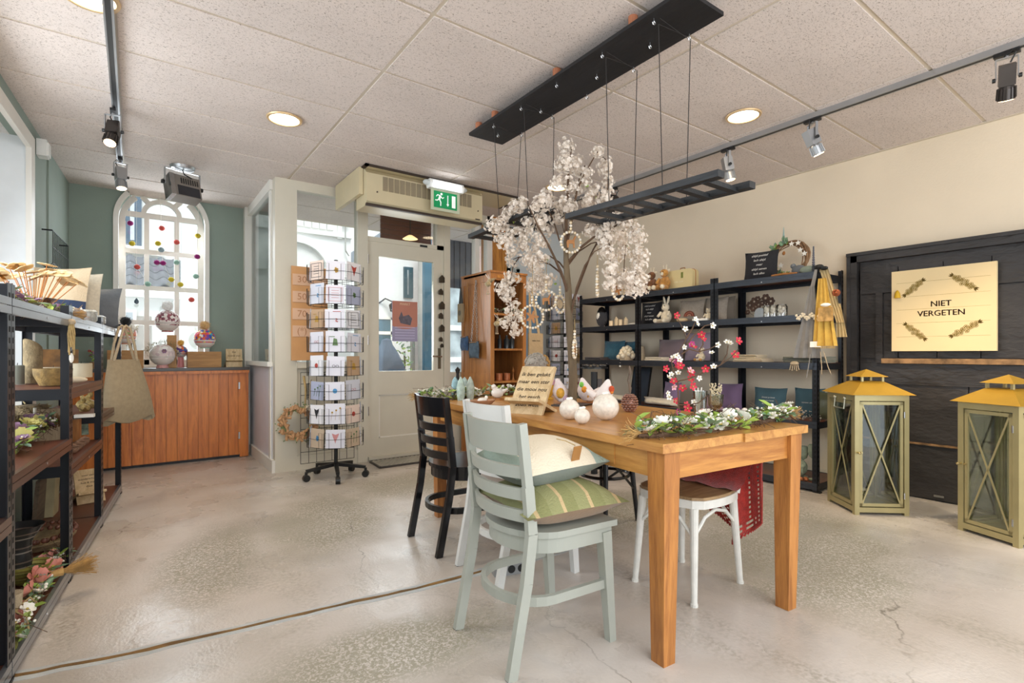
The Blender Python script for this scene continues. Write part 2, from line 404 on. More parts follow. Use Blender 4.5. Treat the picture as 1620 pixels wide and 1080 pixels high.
# window wall (north) with the arched window, sage green
ax0, ax1, azs = -.145, .612, 2.37; acx = (ax0+ax1)/2; ar = (ax1-ax0)/2
def arc(cx, cz, r, a0, a1, n): return [(cx+r*math.cos(a0+(a1-a0)*i/n), cz+r*math.sin(a0+(a1-a0)*i/n)) for i in range(n+1)]
at_ = math.asin(min(1, (CEIL+.01-azs)/ar)); wb = B()
left = [(-.75, 0), (acx, 0), (acx, .9), (ax0, .9)]+[(x, z) for x, z in arc(acx, azs, ar, PI, PI-at_, 10)]+[(-.75, CEIL+.01)]
right = [(1.05, 0), (1.05, CEIL+.01)]+[(x, z) for x, z in arc(acx, azs, ar, at_, 0, 10)]+[(ax1, .9), (acx, .9), (acx, 0)]
wb.prism(left, (0, BY, 0), (1, 0, 0), (0, 0, 1), (0, .28, 0)).prism(right, (0, BY, 0), (1, 0, 0), (0, 0, 1), (0, .28, 0))
struct('wall_north', wb, M_green)
win = struct('window_1', B().bb(ax0-.02, ax0+.02, BY-.035, BY+.02, .93, azs).bb(ax1-.02, ax1+.02, BY-.035, BY+.02, .93, azs), M_white)
fb = B()  # outer casing over the arch, real arch rings
def ring(b, cx, cz, r0, r1, a0, a1, y0, y1, n=16):
    pts = arc(cx, cz, r0, a0, a1, n); pt2 = arc(cx, cz, r1, a0, a1, n)
    for i in range(n):
        q = [pts[i], pts[i+1], pt2[i+1], pt2[i]]
        b.add([(x, y, z) for y in (y0, y1) for x, z in q], [(0, 1, 2, 3), (7, 6, 5, 4), (0, 4, 5, 1), (1, 5, 6, 2), (2, 6, 7, 3), (3, 7, 4, 0)])
    return b
a_t = math.asin((CEIL-azs)/(ar+.02))
ring(fb, acx, azs, ar-.02, ar+.02, 0, a_t, BY-.035, BY+.02, 8); ring(fb, acx, azs, ar-.02, ar+.02, PI-a_t, PI, BY-.035, BY+.02, 8)
part('casing', fb, M_white, win)
sy0, sy1 = BY+.10, BY+.15; sb = B()   # sash frame and glazing bars
sb.bb(ax0+.02, ax0+.075, sy0, sy1, .93, azs).bb(ax1-.075, ax1-.02, sy0, sy1, .93, azs).bb(ax0, ax1, sy0, sy1, .93, 1.0)
a_t2 = math.asin((CEIL-azs)/(ar-.02)); ring(sb, acx, azs, ar-.07, ar-.02, 0, a_t2, sy0, sy1, 8); ring(sb, acx, azs, ar-.07, ar-.02, PI-a_t2, PI, sy0, sy1, 8)
part('sash_frame', sb, M_white, win)
colx = [pY(232, 400, BY+.12).x, pY(279.5, 400, BY+.12).x]
rowz = [pY(255, y, BY+.12).z for y in (344, 401, 457, 511)]
for x in colx: part('glazing_bar', B().bb(x-.021, x+.021, sy0, sy1, .95, rowz[0]), M_white, win)
for i, z in enumerate(rowz): part('glazing_bar', B().bb(ax0+.04, ax1-.04, sy0+.002, sy1-.002, z-.024, z+.024), M_white, win)
r_in = (colx[1]-colx[0])/2+.02; cxin = (colx[0]+colx[1])/2
part('glazing_bar', ring(B(), cxin, rowz[0], r_in-.012, r_in+.028, 0, PI, sy0, sy1, 14), M_white, win)
for a in (PI*.27, PI*.5, PI*.73):
    p = (cxin+math.cos(a)*r_in, rowz[0]+math.sin(a)*r_in); q = (cxin+math.cos(a)*.42, rowz[0]+math.sin(a)*.42)
    if q[1] > CEIL: f = (CEIL-p[1])/(q[1]-p[1]); q = (p[0]+(q[0]-p[0])*f, CEIL)
    part('glazing_bar', B().beam((p[0], BY+.125, p[1]), (q[0], BY+.125, q[1]), .045, .04, up=(0, 1, 0)), M_white, win)
part('pane', B().bb(ax0+.05, ax1-.05, BY+.122, BY+.126, .95, CEIL), M_glass, win)
struct('trim_5', B().bb(ax0, ax1, BY, BY+.28, .90, .935), M_white)   # stone sill inside the reveal
rv = B().bb(ax0-.002, ax0+.002, BY, BY+.28, .93, azs).bb(ax1-.002, ax1+.002, BY, BY+.28, .93, azs)
struct('trim_6', rv, M_white)

# left wall, slightly out of square, with the deep shop-window niche
def lwx(Y): return -.49+.055*(Y-6.25)
lo = (lwx(0), 0, 0); lax = (.055, 1, 0)
struct('wall_left', B().prism([(4.84, 0), (6.5, 0), (6.5, CEIL+.04), (-1.6, CEIL+.04), (-1.6, 2.52), (4.84, 2.52)], lo, lax, (0, 0, 1), (-.1, 0, 0))
       .prism([(-1.6, 0), (4.84, 0), (4.84, .74), (-1.6, .74)], lo, lax, (0, 0, 1), (-.1, 0, 0)), M_green)
struct('trim_7', B().prism([(5.30, .74), (5.34, .74), (5.34, CEIL), (5.30, CEIL)], lo, lax, (0, 0, 1), (.012, 0, 0)), M_green)
nb = B()
nb.prism([(4.74, .74), (4.84, .74), (4.84, 2.54), (-1.6, 2.54), (-1.6, 2.45), (4.74, 2.45)], (lwx(0)+.012, 0, 0), lax, (0, 0, 1), (-.03, 0, 0))   # casing
struct('trim_8', nb, M_white)
nr = B().bb(-1.5, lwx(4.8)-.01, 4.76, 4.84, .7, 2.52)
for k in range(4): nr.bb(-.80-.14*k, -.792-.14*k, 4.752, 4.76, .74, 2.46)
nr.bb(-1.5, lwx(0), -1.6, 4.84, 2.46, 2.52)
struct('trim_9', nr, mat('white_reveal', '#dfe2e3', .6, var=.03))
struct('trim_10', B().bb(-1.5, -.55, -1.6, 4.84, .70, .75), M_white)   # wide white sill board
w2 = struct('window_2', B().bb(-1.42, -1.36, -1.6, 4.84, .75, .82).bb(-1.42, -1.36, -1.6, 4.84, 2.40, 2.46), M_white)
for y in (-1.5, -.2, 1.1, 2.4, 3.6, 4.72): part('window_frame', B().bb(-1.42, -1.36, y-.035, y+.035, .8, 2.42), M_white, w2)
part('pane', B().bb(-1.40, -1.396, -1.6, 4.8, .8, 2.42), M_glass, w2)

# porch partition: column, side glass towards the green bay, front glass, door, side light
cX0, cX1 = 1.01, 1.195
pt = struct('wall_partition', B().bb(cX0, cX1, PY_, PY_+.13, 0, CEIL), M_beige)
def ppart(name, b, m=M_white): return part(name, b, m, pt)
# side towards the bay (plane x = 1.01)
ppart('post', B().bb(.955, 1.06, BY-.09, BY, 0, CEIL)); ppart('post', B().bb(.995, 1.05, PY_+.13, PY_+.2, 0, CEIL))
ppart('top_rail', B().bb(.985, 1.06, PY_+.1, BY, CEIL-.09, CEIL))
ppart('sill_rail', B().bb(.965, 1.07, PY_+.1, BY, .945, .985))
ppart('lower_panel', B().bb(1.005, 1.05, PY_+.1, BY, 0, .95), mat('pale_lilac_panel', '#d5d6de', .35, var=.03))
ppart('plinth', B().bb(.985, 1.01, PY_-.0, BY-.2, 0, .11))
ppart('pane', B().bb(1.022, 1.027, PY_+.15, BY-.05, .985, CEIL-.08), M_glass2)
# front (plane y = 4.97)
gx1 = 1.755
ppart('top_rail', B().bb(cX1, 3.5, PY_, PY_+.08, CEIL-.085, CEIL), M_beige)
ppart('sill_rail', B().bb(cX1, gx1, PY_-.02, PY_+.08, .93, .985), M_beige)
ppart('lower_panel', B().bb(cX1, gx1, PY_+.02, PY_+.07, 0, .94), M_beige)
ppart('plinth', B().bb(cX1, gx1, PY_, PY_+.05, 0, .13), M_beige)
ppart('pane', B().bb(cX1, gx1, PY_+.035, PY_+.04, .98, CEIL-.08), M_glass)
ppart('post', B().bb(gx1, 1.855, PY_-.01, PY_+.1, 0, CEIL), M_beige)
dx0, dx1, dz1 = 1.86, 2.70, 2.175
ppart('post', B().bb(dx1, 2.775, PY_-.01, PY_+.1, 0, CEIL), M_beige)
ppart('transom_bar', B().bb(1.855, dx1, PY_, PY_+.09, dz1, dz1+.045), M_beige)
ppart('pane', B().bb(1.855, dx1, PY_+.045, PY_+.05, dz1+.04, CEIL-.08), M_glass)
ppart('transom_bar', B().bb(2.62, dx1+.01, PY_+.0, PY_+.09, dz1, CEIL-.05), M_beige)
ppart('lower_panel', B().bb(2.775, 3.33, PY_+.02, PY_+.07, 0, .80), M_beige)
ppart('sill_rail', B().bb(2.775, 3.33, PY_-.0, PY_+.08, .80, .86), M_beige)
xs = pY(752, 400, PY_).x
ppart('post', B().bb(xs, xs+.055, PY_, PY_+.08, .8, CEIL), M_white)
xo0, xo1 = pY(779, 400, PY_).x, pY(800, 400, PY_).x
ppart('post', B().bb(xo0-.07, xo0, PY_, PY_+.08, .8, CEIL), M_white)
ppart('pane', B().bb(2.775, xo0, PY_+.04, PY_+.045, .86, CEIL-.08), M_glass)
struct('trim_11', B().bb(xo0, xo0+.12, PY_-.02, PY_+.24, 0, CEIL).bb(xo0+.125, xo1, PY_-.02, PY_+.24, 0, CEIL), M_oak)
# the door
dr = struct('door_1', B().bb(dx0, dx0+.115, PY_+.01, PY_+.055, .045, dz1).bb(dx1-.115, dx1, PY_+.01, PY_+.055, .045, dz1)
            .bb(dx0+.115, dx1-.115, PY_+.01, PY_+.055, 2.035, dz1).bb(dx0+.115, dx1-.115, PY_+.01, PY_+.055, .65, .885).bb(dx0+.115, dx1-.115, PY_+.01, PY_+.055, .045, .22), M_beige)
part('panel', B().bb(dx0+.115, dx1-.115, PY_+.03, PY_+.045, .22, .65), M_beige, dr)
part('panel_moulding', B().bb(dx0+.115, dx1-.115, PY_+.02, PY_+.03, .64, .655).bb(dx0+.115, dx1-.115, PY_+.02, PY_+.03, .215, .23).bb(dx0+.115, dx0+.13, PY_+.02, PY_+.03, .22, .65).bb(dx1-.13, dx1-.115, PY_+.02, PY_+.03, .22, .65), M_white, dr)
part('pane', B().bb(dx0+.11, dx1-.11, PY_+.03, PY_+.034, .88, 2.04), M_glass, dr)
M_chrome = mat('brushed_steel', '#b9b9b9', .25, 1, var=.05)
h = part('door_handle', B().bb(2.635, 2.665, PY_-.002, PY_+.01, .9, 1.12), mat('aged_brass_plate', '#6e6553', .35, .9), dr)
part('lever', B().cyl((2.65, PY_, 1.03), (2.65, PY_-.045, 1.03), .009, n=8).cyl((2.655, PY_-.04, 1.03), (2.54, PY_-.04, 1.035), .009, n=8), M_chrome, h)
for z in (1.95, 1.15, .45): part('hinge', B().cyl((dx0, PY_, z), (dx0, PY_, z+.09), .009, n=8), M_chrome, dr)
part('door_closer_plate', B().bb(2.42, 2.50, PY_-.01, PY_, dz1+.006, dz1+.026), M_black, dr)
struct('baseboard_right', B().bb(WX-.012, WX, 1.86, 5.2, 0, .09), M_wallR)
# threshold
struct('trim_12', B().bb(1.86, 2.70, PY_-.03, PY_+.1, 0, .045), M_beige)

# black plank door in the right wall
bx = WX-.045; fY0 = 1.785
d2 = struct('door_2', B().bb(WX-.02, WX, .05, 1.72, 0, 1.79), M_bdoor)
cols = [1.715, 1.46, 1.225, .985, .745, .5, .26, .06]
for (z0, z1, cs) in ((0.01, .395, [1.715, 1.1, .55, .06]), (.41, .83, [1.715, 1.05, .5, .06]), (.845, .985, [1.715, .06]), (1.03, 1.52, cols), (1.53, 1.72, [1.715, 1.46, 1.19, .93, .66, .4, .06])):
    for a, c in zip(cs[:-1], cs[1:]):
        o = random.uniform(0, .006)
        part('board', B().bb(bx-o+.012, WX-.019, c+.003, a-.003, z0, z1), M_bdoor, d2)
M_worn = mat('worn_bare_wood_edge', '#8a6a47', .7, var=.55, scale=14, bump=.4)
part('ledge', B().bb(bx-.02, WX-.019, .06, 1.56, .988, 1.025), M_worn, d2, label='worn bare wooden ledge')
part('ledge', B().bb(bx-.006, WX-.019, .06, 1.715, .396, .409), M_worn, d2)
part('ledge', B().bb(bx-.004, WX-.019, .06, 1.715, .831, .844), M_bdoor, d2)
part('stile', B().bb(bx-.012, WX-.019, 1.555, 1.60, .99, 1.53), M_bdoor, d2)
fr = B().bb(WX-.07, WX, 1.725, fY0, 0, 1.845).bb(WX-.07, WX, 0, fY0, 1.785, 1.845).bb(WX-.075, WX, 1.77, fY0+.012, 0, 1.85).bb(WX-.085, WX, 0, fY0+.012, 1.835, 1.86)
part('frame', fr, M_bdoor, d2)
part('frame_edge', B().bb(WX-.03, WX, fY0+.012, fY0+.03, 0, 1.865), mat('ochre_edge', '#c8a868', .7), d2)
part('hasp', B().bb(bx-.01, bx+.01, 1.18, 1.24, .035, .05), M_chrome, d2)
# ================================================================== light fittings and things on the ceiling
M_dlrim = mat('downlight_rim', '#d9b98a', .35, .3); M_dlglow = mat('downlight_glow', '#ffe9c4', .5, emit=9, var=0)
dspots = [(450, 187, 'round recessed downlight in the ceiling left of the grey overdoor heater'), (1176, 182, 'round recessed downlight right of the black hanging board'),
          (882, 295, 'small round downlight behind the top of the blossom tree'), (142, -7, 'round downlight cut by the top edge beside the left track')]
for x, y, lb in dspots:
    p = pZ(x, y, CEIL); t = thing('downlight', lb, 'ceiling light', (p.x, p.y, CEIL-.001), group='round downlights in the ceiling')
    part('rim', B().lathe([(.103, 0), (.112, -.004), (.108, -.012), (.094, -.012), (.092, 0)], n=32), M_dlrim, t, True)
    part('diffuser', B().lathe([(.0, -.005), (.093, -.005), (.093, 0)], n=32), M_dlglow, t)
    l = lamp('downlight_beam', 'SPOT', (p.x, p.y, CEIL-.04), 38, (1, .80, .56), .09, aim=(p.x, p.y, 0), spot=150, blend=1)
# track lights
M_alu = mat('satin_aluminium', '#b4b6b8', .35, .85, var=.04); M_dkmetal = mat('dark_gunmetal', '#4d4845', .35, .8, var=.1)
M_blk = mat('black_plastic', '#141414', .4, var=.1); M_warm = mat('warm_lamp_glow', '#ffd9a0', .5, emit=14, var=0)
tr = thing('track_rail', 'aluminium lighting track on the ceiling along the right wall', 'light track', (3.60, 0, CEIL-.0005))
part('rail', B().bb(-.022, .022, -.6, 4.9, -.034, 0), M_alu, tr); part('groove', B().bb(-.008, .008, -.6, 4.9, -.036, -.033), M_blk, tr)
tl = thing('track_rail', 'dark steel lighting track on the ceiling at the left', 'light track', (-.095, 0, CEIL-.0005))
part('rail', B().bb(-.02, .02, -.6, 5.2, -.034, 0), M_alu, tl); part('groove', B().bb(-.012, .010, -.6, 5.2, -.037, -.033), M_blk, tl)
def spot(x, y, aim, label, m, power=40, big=1.0, ang=60):
    t = thing('track_spotlight', label, 'spotlight', (x, y, CEIL-.038), group='spotlights on the tracks')
    d = (Vector(aim)-Vector((x, y, CEIL-.17))).normalized(); sd = d.cross(Vector((0, 0, 1))).normalized()
    c = Vector((0, 0, -.13*big))
    part('adapter', B().box((0, 0, -.008), (.03, .1, .016), (0, 0, 0)), M_blk, t)
    yk = B()
    for s_ in (-1, 1): yk.beam(sd*(s_*.042)+Vector((0, 0, -.028)), c+sd*(s_*.042), .005, .016, up=d)
    yk.beam(sd*-.042+Vector((0, 0, -.028)), sd*.042+Vector((0, 0, -.028)), .016, .005); yk.cyl((0, 0, -.03), (0, 0, -.014), .008, n=8)
    part('yoke', yk, M_alu, t)
    bd = B().beam(c-d*.065, c+d*.035, .064, .064, up=(0, 0, 1)); part('body', bd, m, t)
    hd = B().tube([c+d*.035, c+d*.05, c+d*.105], [.028, .034, .036], 16); 
    for k in range(12):
        q = 2*PI*k/12; u = sd*math.cos(q)+sd.cross(d)*math.sin(q); hd.beam(c+d*.045+u*.035, c+d*.10+u*.037, .004, .007, up=u)
    part('head', hd, m, t)
    part('lamp_glass', B().cyl(c+d*.1055, c+d*.107, .031, n=16), M_warm, t)
    for s_ in (-1, 1): part('knob', B().cyl(c+sd*(s_*.043), c+sd*(s_*.056), .011, n=10), M_blk, t)
    cb = [c-d*.07+Vector((0, 0, .0))+sd*.01, c-d*.095+sd*.03+Vector((0, 0, .02)), c-d*.07+sd*.02+Vector((0, 0, .06)), Vector((0.005, 0.01, -.02))]
    part('cable', B().tube(cb, .0035, 6), M_blk, t)
    P = Vector((x, y, CEIL-.038))+c+d*.112
    lamp('spot_beam', 'SPOT', P, power, (1, .78, .5), .03, aim=P+d, spot=ang, blend=.8)
spot(-.11, 4.14, (-.4, 3.2, .6), 'lit spotlight nearer the camera on the left track', M_dkmetal, 24)
spot(-.09, 5.15, (.1, 4.6, 0), 'lit spotlight at the far end of the left track, by the arched window', M_alu, 20)
spot(3.60, 3.36, (3.9, 4.2, 1.2), 'dark spotlight on the right track seen behind the blossom tree', M_dkmetal, 25)
spot(3.60, 2.20, (3.95, 1.9, 0), 'polished spotlight pointing down above the end of the hanging ladder', M_alu, 28)
spot(3.60, 1.60, (4.4, 1.1, .4), 'polished spotlight tilted at the black door on the right track', M_alu, 60)
spot(3.60, .66, (4.5, .9, .7), 'finned spotlight at the right edge above the green lanterns', M_dkmetal, 75)
# big floodlight near the arched window
p = pZ(289, 264, CEIL); fl = thing('floodlight', 'grey square floodlight hanging in a bracket near the arched window', 'floodlight', (p.x, p.y, CEIL-.001), .35)
part('ceiling_plate', B().lathe([(0, 0), (.095, 0), (.085, -.022), (.05, -.03), (0, -.03)], n=20), M_alu, fl, True)
part('yoke', B().beam((-.135, 0, -.04), (-.135, 0, -.17), .022, .006, up=(1, 0, 0)).beam((.135, 0, -.04), (.135, 0, -.17), .022, .006, up=(1, 0, 0)).beam((-.138, 0, -.038), (.138, 0, -.038), .022, .006), M_alu, fl)
hb = B(); R_ = Matrix.Rotation(-.30, 3, 'X')
def rb(c, d): hb.box(R_ @ Vector(c)+Vector((0, 0, -.19)), d, R_)
rb((0, 0, 0), (.235, .12, .19)); part('housing', hb, mat('warm_grey_metal', '#8f8880', .4, .5), fl)
g_ = B()
for k in range(8): g_.box(R_ @ Vector((-.03+.018*k, -.0615, .045))+Vector((0, 0, -.19)), (.008, .003, .05), R_)
part('vent_slots', g_, M_blk, fl)
part('lamp_window', B().box(R_ @ Vector((.02, -.062, -.045))+Vector((0, 0, -.19)), (.17, .004, .085), R_), mat('dark_lens', '#2c2c30', .2), fl)
part('side_trim', B().box(R_ @ Vector((-.10, -.004, 0))+Vector((0, 0, -.19)), (.035, .125, .192), R_), M_chrome, fl)
for s_ in (-1, 1): part('knob', B().cyl((s_*.14, 0, -.16), (s_*.158, 0, -.16), .018, n=12), M_blk, fl)
part('cable', B().tube([(0, .0, -.03), (.0, -.03, -.07), (.05, -.04, -.09), (.09, 0, -.085), (.09, .02, -.11)], .005, 6), M_blk, fl)
# alarm detector on the left pier
det = B().box((0, 0, 0), (.055, .10, .115)).box((.028, 0, -.005), (.02, .08, .09))
solo('alarm_detector', det, mat('white_plastic', '#e6e6e2', .4), 'white alarm detector box high in the left corner', 'detector', (lwx(4.95)+.032, 4.97, 2.52), -.055)

# air curtain over the door with its open casing
ac = thing('air_curtain', 'beige overdoor air heater hung under the ceiling above the glass door', 'air heater', (2.2, 4.6, 0))
M_ac = mat('beige_enamel', '#cdbf9c', .4, var=.03); M_acd = mat('dark_seam', '#3a2c22', .6)
prof = [(-.34, 2.615), (-.40, 2.57), (-.40, 2.335), (-.35, 2.30), (-.15, 2.30), (-.15, 2.615)]
part('housing', B().prism(prof, (-.64, 0, 0), (0, 1, 0), (0, 0, 1), (1.14, 0, 0)), M_ac, ac)
part('casing_panel', B().bb(-.68, -.645, -.33, .30, 2.40, 2.628), M_ac, ac); part('casing_panel', B().bb(.505, .54, -.33, .30, 2.45, 2.62), M_ac, ac)
part('casing_lip', B().bb(-.66, .98, -.43, -.40, 2.618, 2.632).bb(-.66, -.63, -.43, .35, 2.618, 2.632).bb(.95, .98, -.43, .0, 2.618, 2.632), M_acd, ac)
part('top_plate', B().bb(-.63, .95, -.405, .0, 2.617, 2.626), M_ac, ac)
part('outlet_seam', B().bb(-.64, .50, -.395, -.37, 2.298, 2.318), M_acd, ac)
sl = B()
for k in range(17): sl.bb(-.50+.052*k, -.456+.052*k, -.4035, -.398, 2.44, 2.558)
part('vent_grille', sl, mat('grille_taupe', '#8f8269', .6), ac)
for x in (-.55, .45): part('screw', B().cyl((x, -.398, 2.42), (x, -.406, 2.42), .006, n=8), M_acd, ac)
part('maker_plate', B().bb(.42, .47, -.404, -.398, 2.335, 2.345), M_acd, ac)
# emergency exit light
px = pY(703, 300, 4.13)
ex = thing('exit_sign', 'lit emergency exit light with green running man panel above the door', 'exit sign', (px.x, 4.11, .0))
part('lamp_body', B().prism([(-.03, 0), (.03, 0), (.045, -.03), (.03, -.075), (-.03, -.075), (-.045, -.03)], (-.17, 0, 2.59), (0, 1, 0), (0, 0, 1), (.34, 0, 0)), mat('frosted_cover', '#f2f4f2', .2, var=.01), ex)
part('lamp_tube', B().bb(-.14, .14, -.046, -.03, 2.525, 2.572), mat('white_tube_glow', '#f4fbff', .5, emit=6, var=0), ex)
part('end_cap', B().sph((-.18, 0, 2.56), .03, 10, (1.4, 1.2, .8)).sph((.18, 0, 2.555), .03, 10, (1.4, 1.2, .8)), mat('clear_plastic', '#cfd6d6', .15), ex, True)
part('acrylic_plate', B().bb(-.145, .145, -.003, .003, 2.33, 2.52), mat('pale_acrylic', '#c9cfb4', .2, var=.02), ex)
gr = part('green_panel', B().bb(-.118, .115, -.006, -.003, 2.355, 2.50), mat('exit_green', '#00894f', .4, emit=.25, var=.02), ex)
M_wsign = mat('sign_white', '#eef2ee', .5, emit=.3, var=0)
man = B()
def ln(b, a, c, w): b.beam((a[0], -.0075, a[1]), (c[0], -.0075, c[1]), .002, w, up=None or (0, 0, 1)) if False else b.add(quad2(a, c, w), [(0, 1, 2, 3), (7, 6, 5, 4), (0, 4, 5, 1), (1, 5, 6, 2), (2, 6, 7, 3), (3, 7, 4, 0)])
def quad2(a, c, w):
    a = Vector(a); c = Vector(c); t = (c-a).normalized(); n = Vector((-t.y, t.x))*w/2
    q = [a-n, c-n, c+n, a+n]; return [(p.x, y, p.y) for y in (-.0085, -.006) for p in q]
man.cyl((-.044, -.0085, 2.478), (-.044, -.006, 2.478), .011, n=12)
for a, c, w in (((-.055, 2.462), (-.066, 2.43), .02), ((-.052, 2.462), (-.083, 2.467), .007), ((-.083, 2.467), (-.095, 2.45), .007), ((-.052, 2.458), (-.034, 2.44), .007), ((-.034, 2.44), (-.02, 2.452), .007),
                ((-.066, 2.432), (-.05, 2.405), .01), ((-.05, 2.405), (-.052, 2.372), .009), ((-.07, 2.43), (-.085, 2.418), .01), ((-.085, 2.418), (-.106, 2.418), .009)): ln(man, a, c, w)
part('running_man', man, M_wsign, gr)
arw = B(); ln(arw, (.02, 2.475), (.02, 2.395), .008)
arw.prism([(-.013, 0), (.013, 0), (0, -.022)], (.02, -.006, 2.398), (1, 0, 0), (0, 0, 1), (0, -.0025, 0))
part('down_arrow', arw, M_wsign, gr); part('door_symbol', B().bb(.062, .098, -.0085, -.006, 2.372, 2.478), M_wsign, gr)

# black board on the ceiling, hooks, strings and two small ladders
M_bw = mat('black_stained_wood', '#17171a', .6, var=.3, scale=10, bump=.3, stretch=(1, .2, 1)); M_steel = mat('zinc_wire', '#c8c8c8', .3, 1)
M_dow = mat('terracotta_dowel', '#b3714f', .7)
bd = thing('ceiling_board', 'long black board with steel hooks fixed under the ceiling over the table', 'board', (1.98, 2.18, CEIL-.062), -.012)
part('board', B().bb(-.138, .138, -.87, .87, -.018, 0), M_bw, bd)
for y in (-.55, .0, .62, .82): part('spacer', B().cyl((-.09, y, 0), (-.09, y, .061), .022, n=12), M_dow, bd)
hookpos = [(-.10, .62), (-.10, .32), (-.10, -.01), (-.10, -.36), (-.10, -.68), (.128, .62), (.128, .30), (.128, -.01), (.128, -.36), (.128, -.70), (.0, .72), (.02, .28), (.02, -.2), (.03, -.55)]
hk = B().tube([(0, 0, .0), (0, 0, -.012), (.006, 0, -.018), (.011, 0, -.012), (.011, 0, -.022)], .0022, 6)
hkm = hk.tube([(0, 0, -.012), (-.007, 0, -.02), (-.003, 0, -.028), (.005, 0, -.027), (.008, 0, -.02)], .002, 6).mesh('hook', M_steel)
for x, y in hookpos: link('hook', hkm, bd, (x, y, -.018))
M_str = mat('black_string', '#2a2624', .8); M_lad = mat('dark_grey_ladder', '#24272a', .5, var=.25, scale=12, bump=.3, stretch=(1, .2, 1))
def ladder(lb, y0, y1, z0, z1, n, strings):
    t = thing('hanging_ladder', lb, 'ladder', (2.0, (y0+y1)/2, 0)); yc = (y0+y1)/2
    for x in (-.115, .115):
        part('side_rail', B().beam((x, y0-yc, z0), (x, y1-yc, z1), .045, .028, up=(1, 0, 0) if False else (0, 0, 1)), M_lad, t)
    for k in range(n):
        f = (k+.6)/n; y = y0+(y1-y0)*f-yc; z = z0+(z1-z0)*f
        part('rung', B().bb(-.112, .112, y-.016, y+.016, z-.018, z+.002), M_lad, t)
    for (ya, x, yb) in strings:
        f = (yb-y0)/(y1-y0); z = z0+(z1-z0)*f+.005
        part('string', B().tube([(x, ya-yc, CEIL-.105), (x*.98, yb-yc, z)], .0022, 5).tube([(x, ya-yc, CEIL-.105), (-x, ya-yc, CEIL-.085)], .0012, 4).torus((x*.98, yb-yc, z-.006), .016, .004, 10, 5, Matrix.Rotation(PI/2, 3, 'Y')), M_str, t)
    return t
ladder('near black ladder hanging on strings under the ceiling board, nearest the right wall rack', 1.18, 2.08, 1.775, 1.795, 7, [(1.49, -.11, 1.47), (1.81, -.11, 1.79), (1.48, .11, 1.50), (1.80, .11, 1.82)])
ladder('far black ladder hanging on strings behind the blossoms, by the door', 2.28, 3.08, 1.905, 1.87, 6, [(2.48, -.11, 2.44), (2.80, -.11, 2.74), (2.46, .11, 2.47), (2.80, .11, 2.86)])

# ================================================================== table
L_ = Vector((.075, .997, 0)).normalized(); trz = -math.atan2(.075, .997)
TB = thing('wooden_table', 'long honey coloured wooden table with tapered legs in the middle of the shop', 'table', (1.405, 1.09, 0), trz)
M_tab = wood('honey_oak', '#cc9652', '#a56c35', .28, 'y', 2.2, .2, 10); M_tabx = wood('honey_oak_cross', '#c68a44', '#9c5f2a', .38, 'x', 2.4, .2, 10); M_legw = wood('honey_oak_leg', '#bf8040', '#8d5526', .42, 'z', 2.6, .25, 10)
TL, TW, TH = 2.0, .88, .762
for k in range(6):
    w = TW/6; x0 = k*w
    b = B().bb(x0+.0004, x0+w-.0004, .004*((k*7) % 3), TL-.003*((k*5) % 3), TH-.032, TH-.0004*(k % 2)); part('top_plank', b, M_tab, TB)
for a_, c_ in ((.05, .075), (TW-.075, TW-.05)): part('apron', B().bb(a_, c_, .09, TL-.09, .63, TH-.033), M_tab, TB)
for a_, c_ in ((.035, .06), (TL-.06, TL-.035)): part('apron', B().bb(.09, TW-.09, a_, c_, .63, TH-.033), M_tabx, TB)
for a, c in ((.28, .98), (1.06, 1.72)):
    d = part('drawer_front', B().bb(.044, .05, a, c, .642, TH-.043), M_tab, TB)
    part('knob', B().lathe([(.008, 0), (.008, .01), (.016, .016), (.014, .024), (0, .026)], (.044, (a+c)/2, .685), 12, Matrix.Rotation(-PI/2, 3, 'Y')), M_legw, d, True)
for x, y in ((.03, .02), (TW-.105, .02), (.03, TL-.095), (TW-.105, TL-.095)):
    cx, cy = x+.0375, y+.0375; sx = -.012 if x > .4 else .012
    b = B().beam((cx+(sx if x > .4 else -sx*.3), cy, 0), (cx, cy, TH-.033), .056, .056, up=(0, 1, 0), w2=.078, h2=.078); part('leg', b, M_legw, TB)

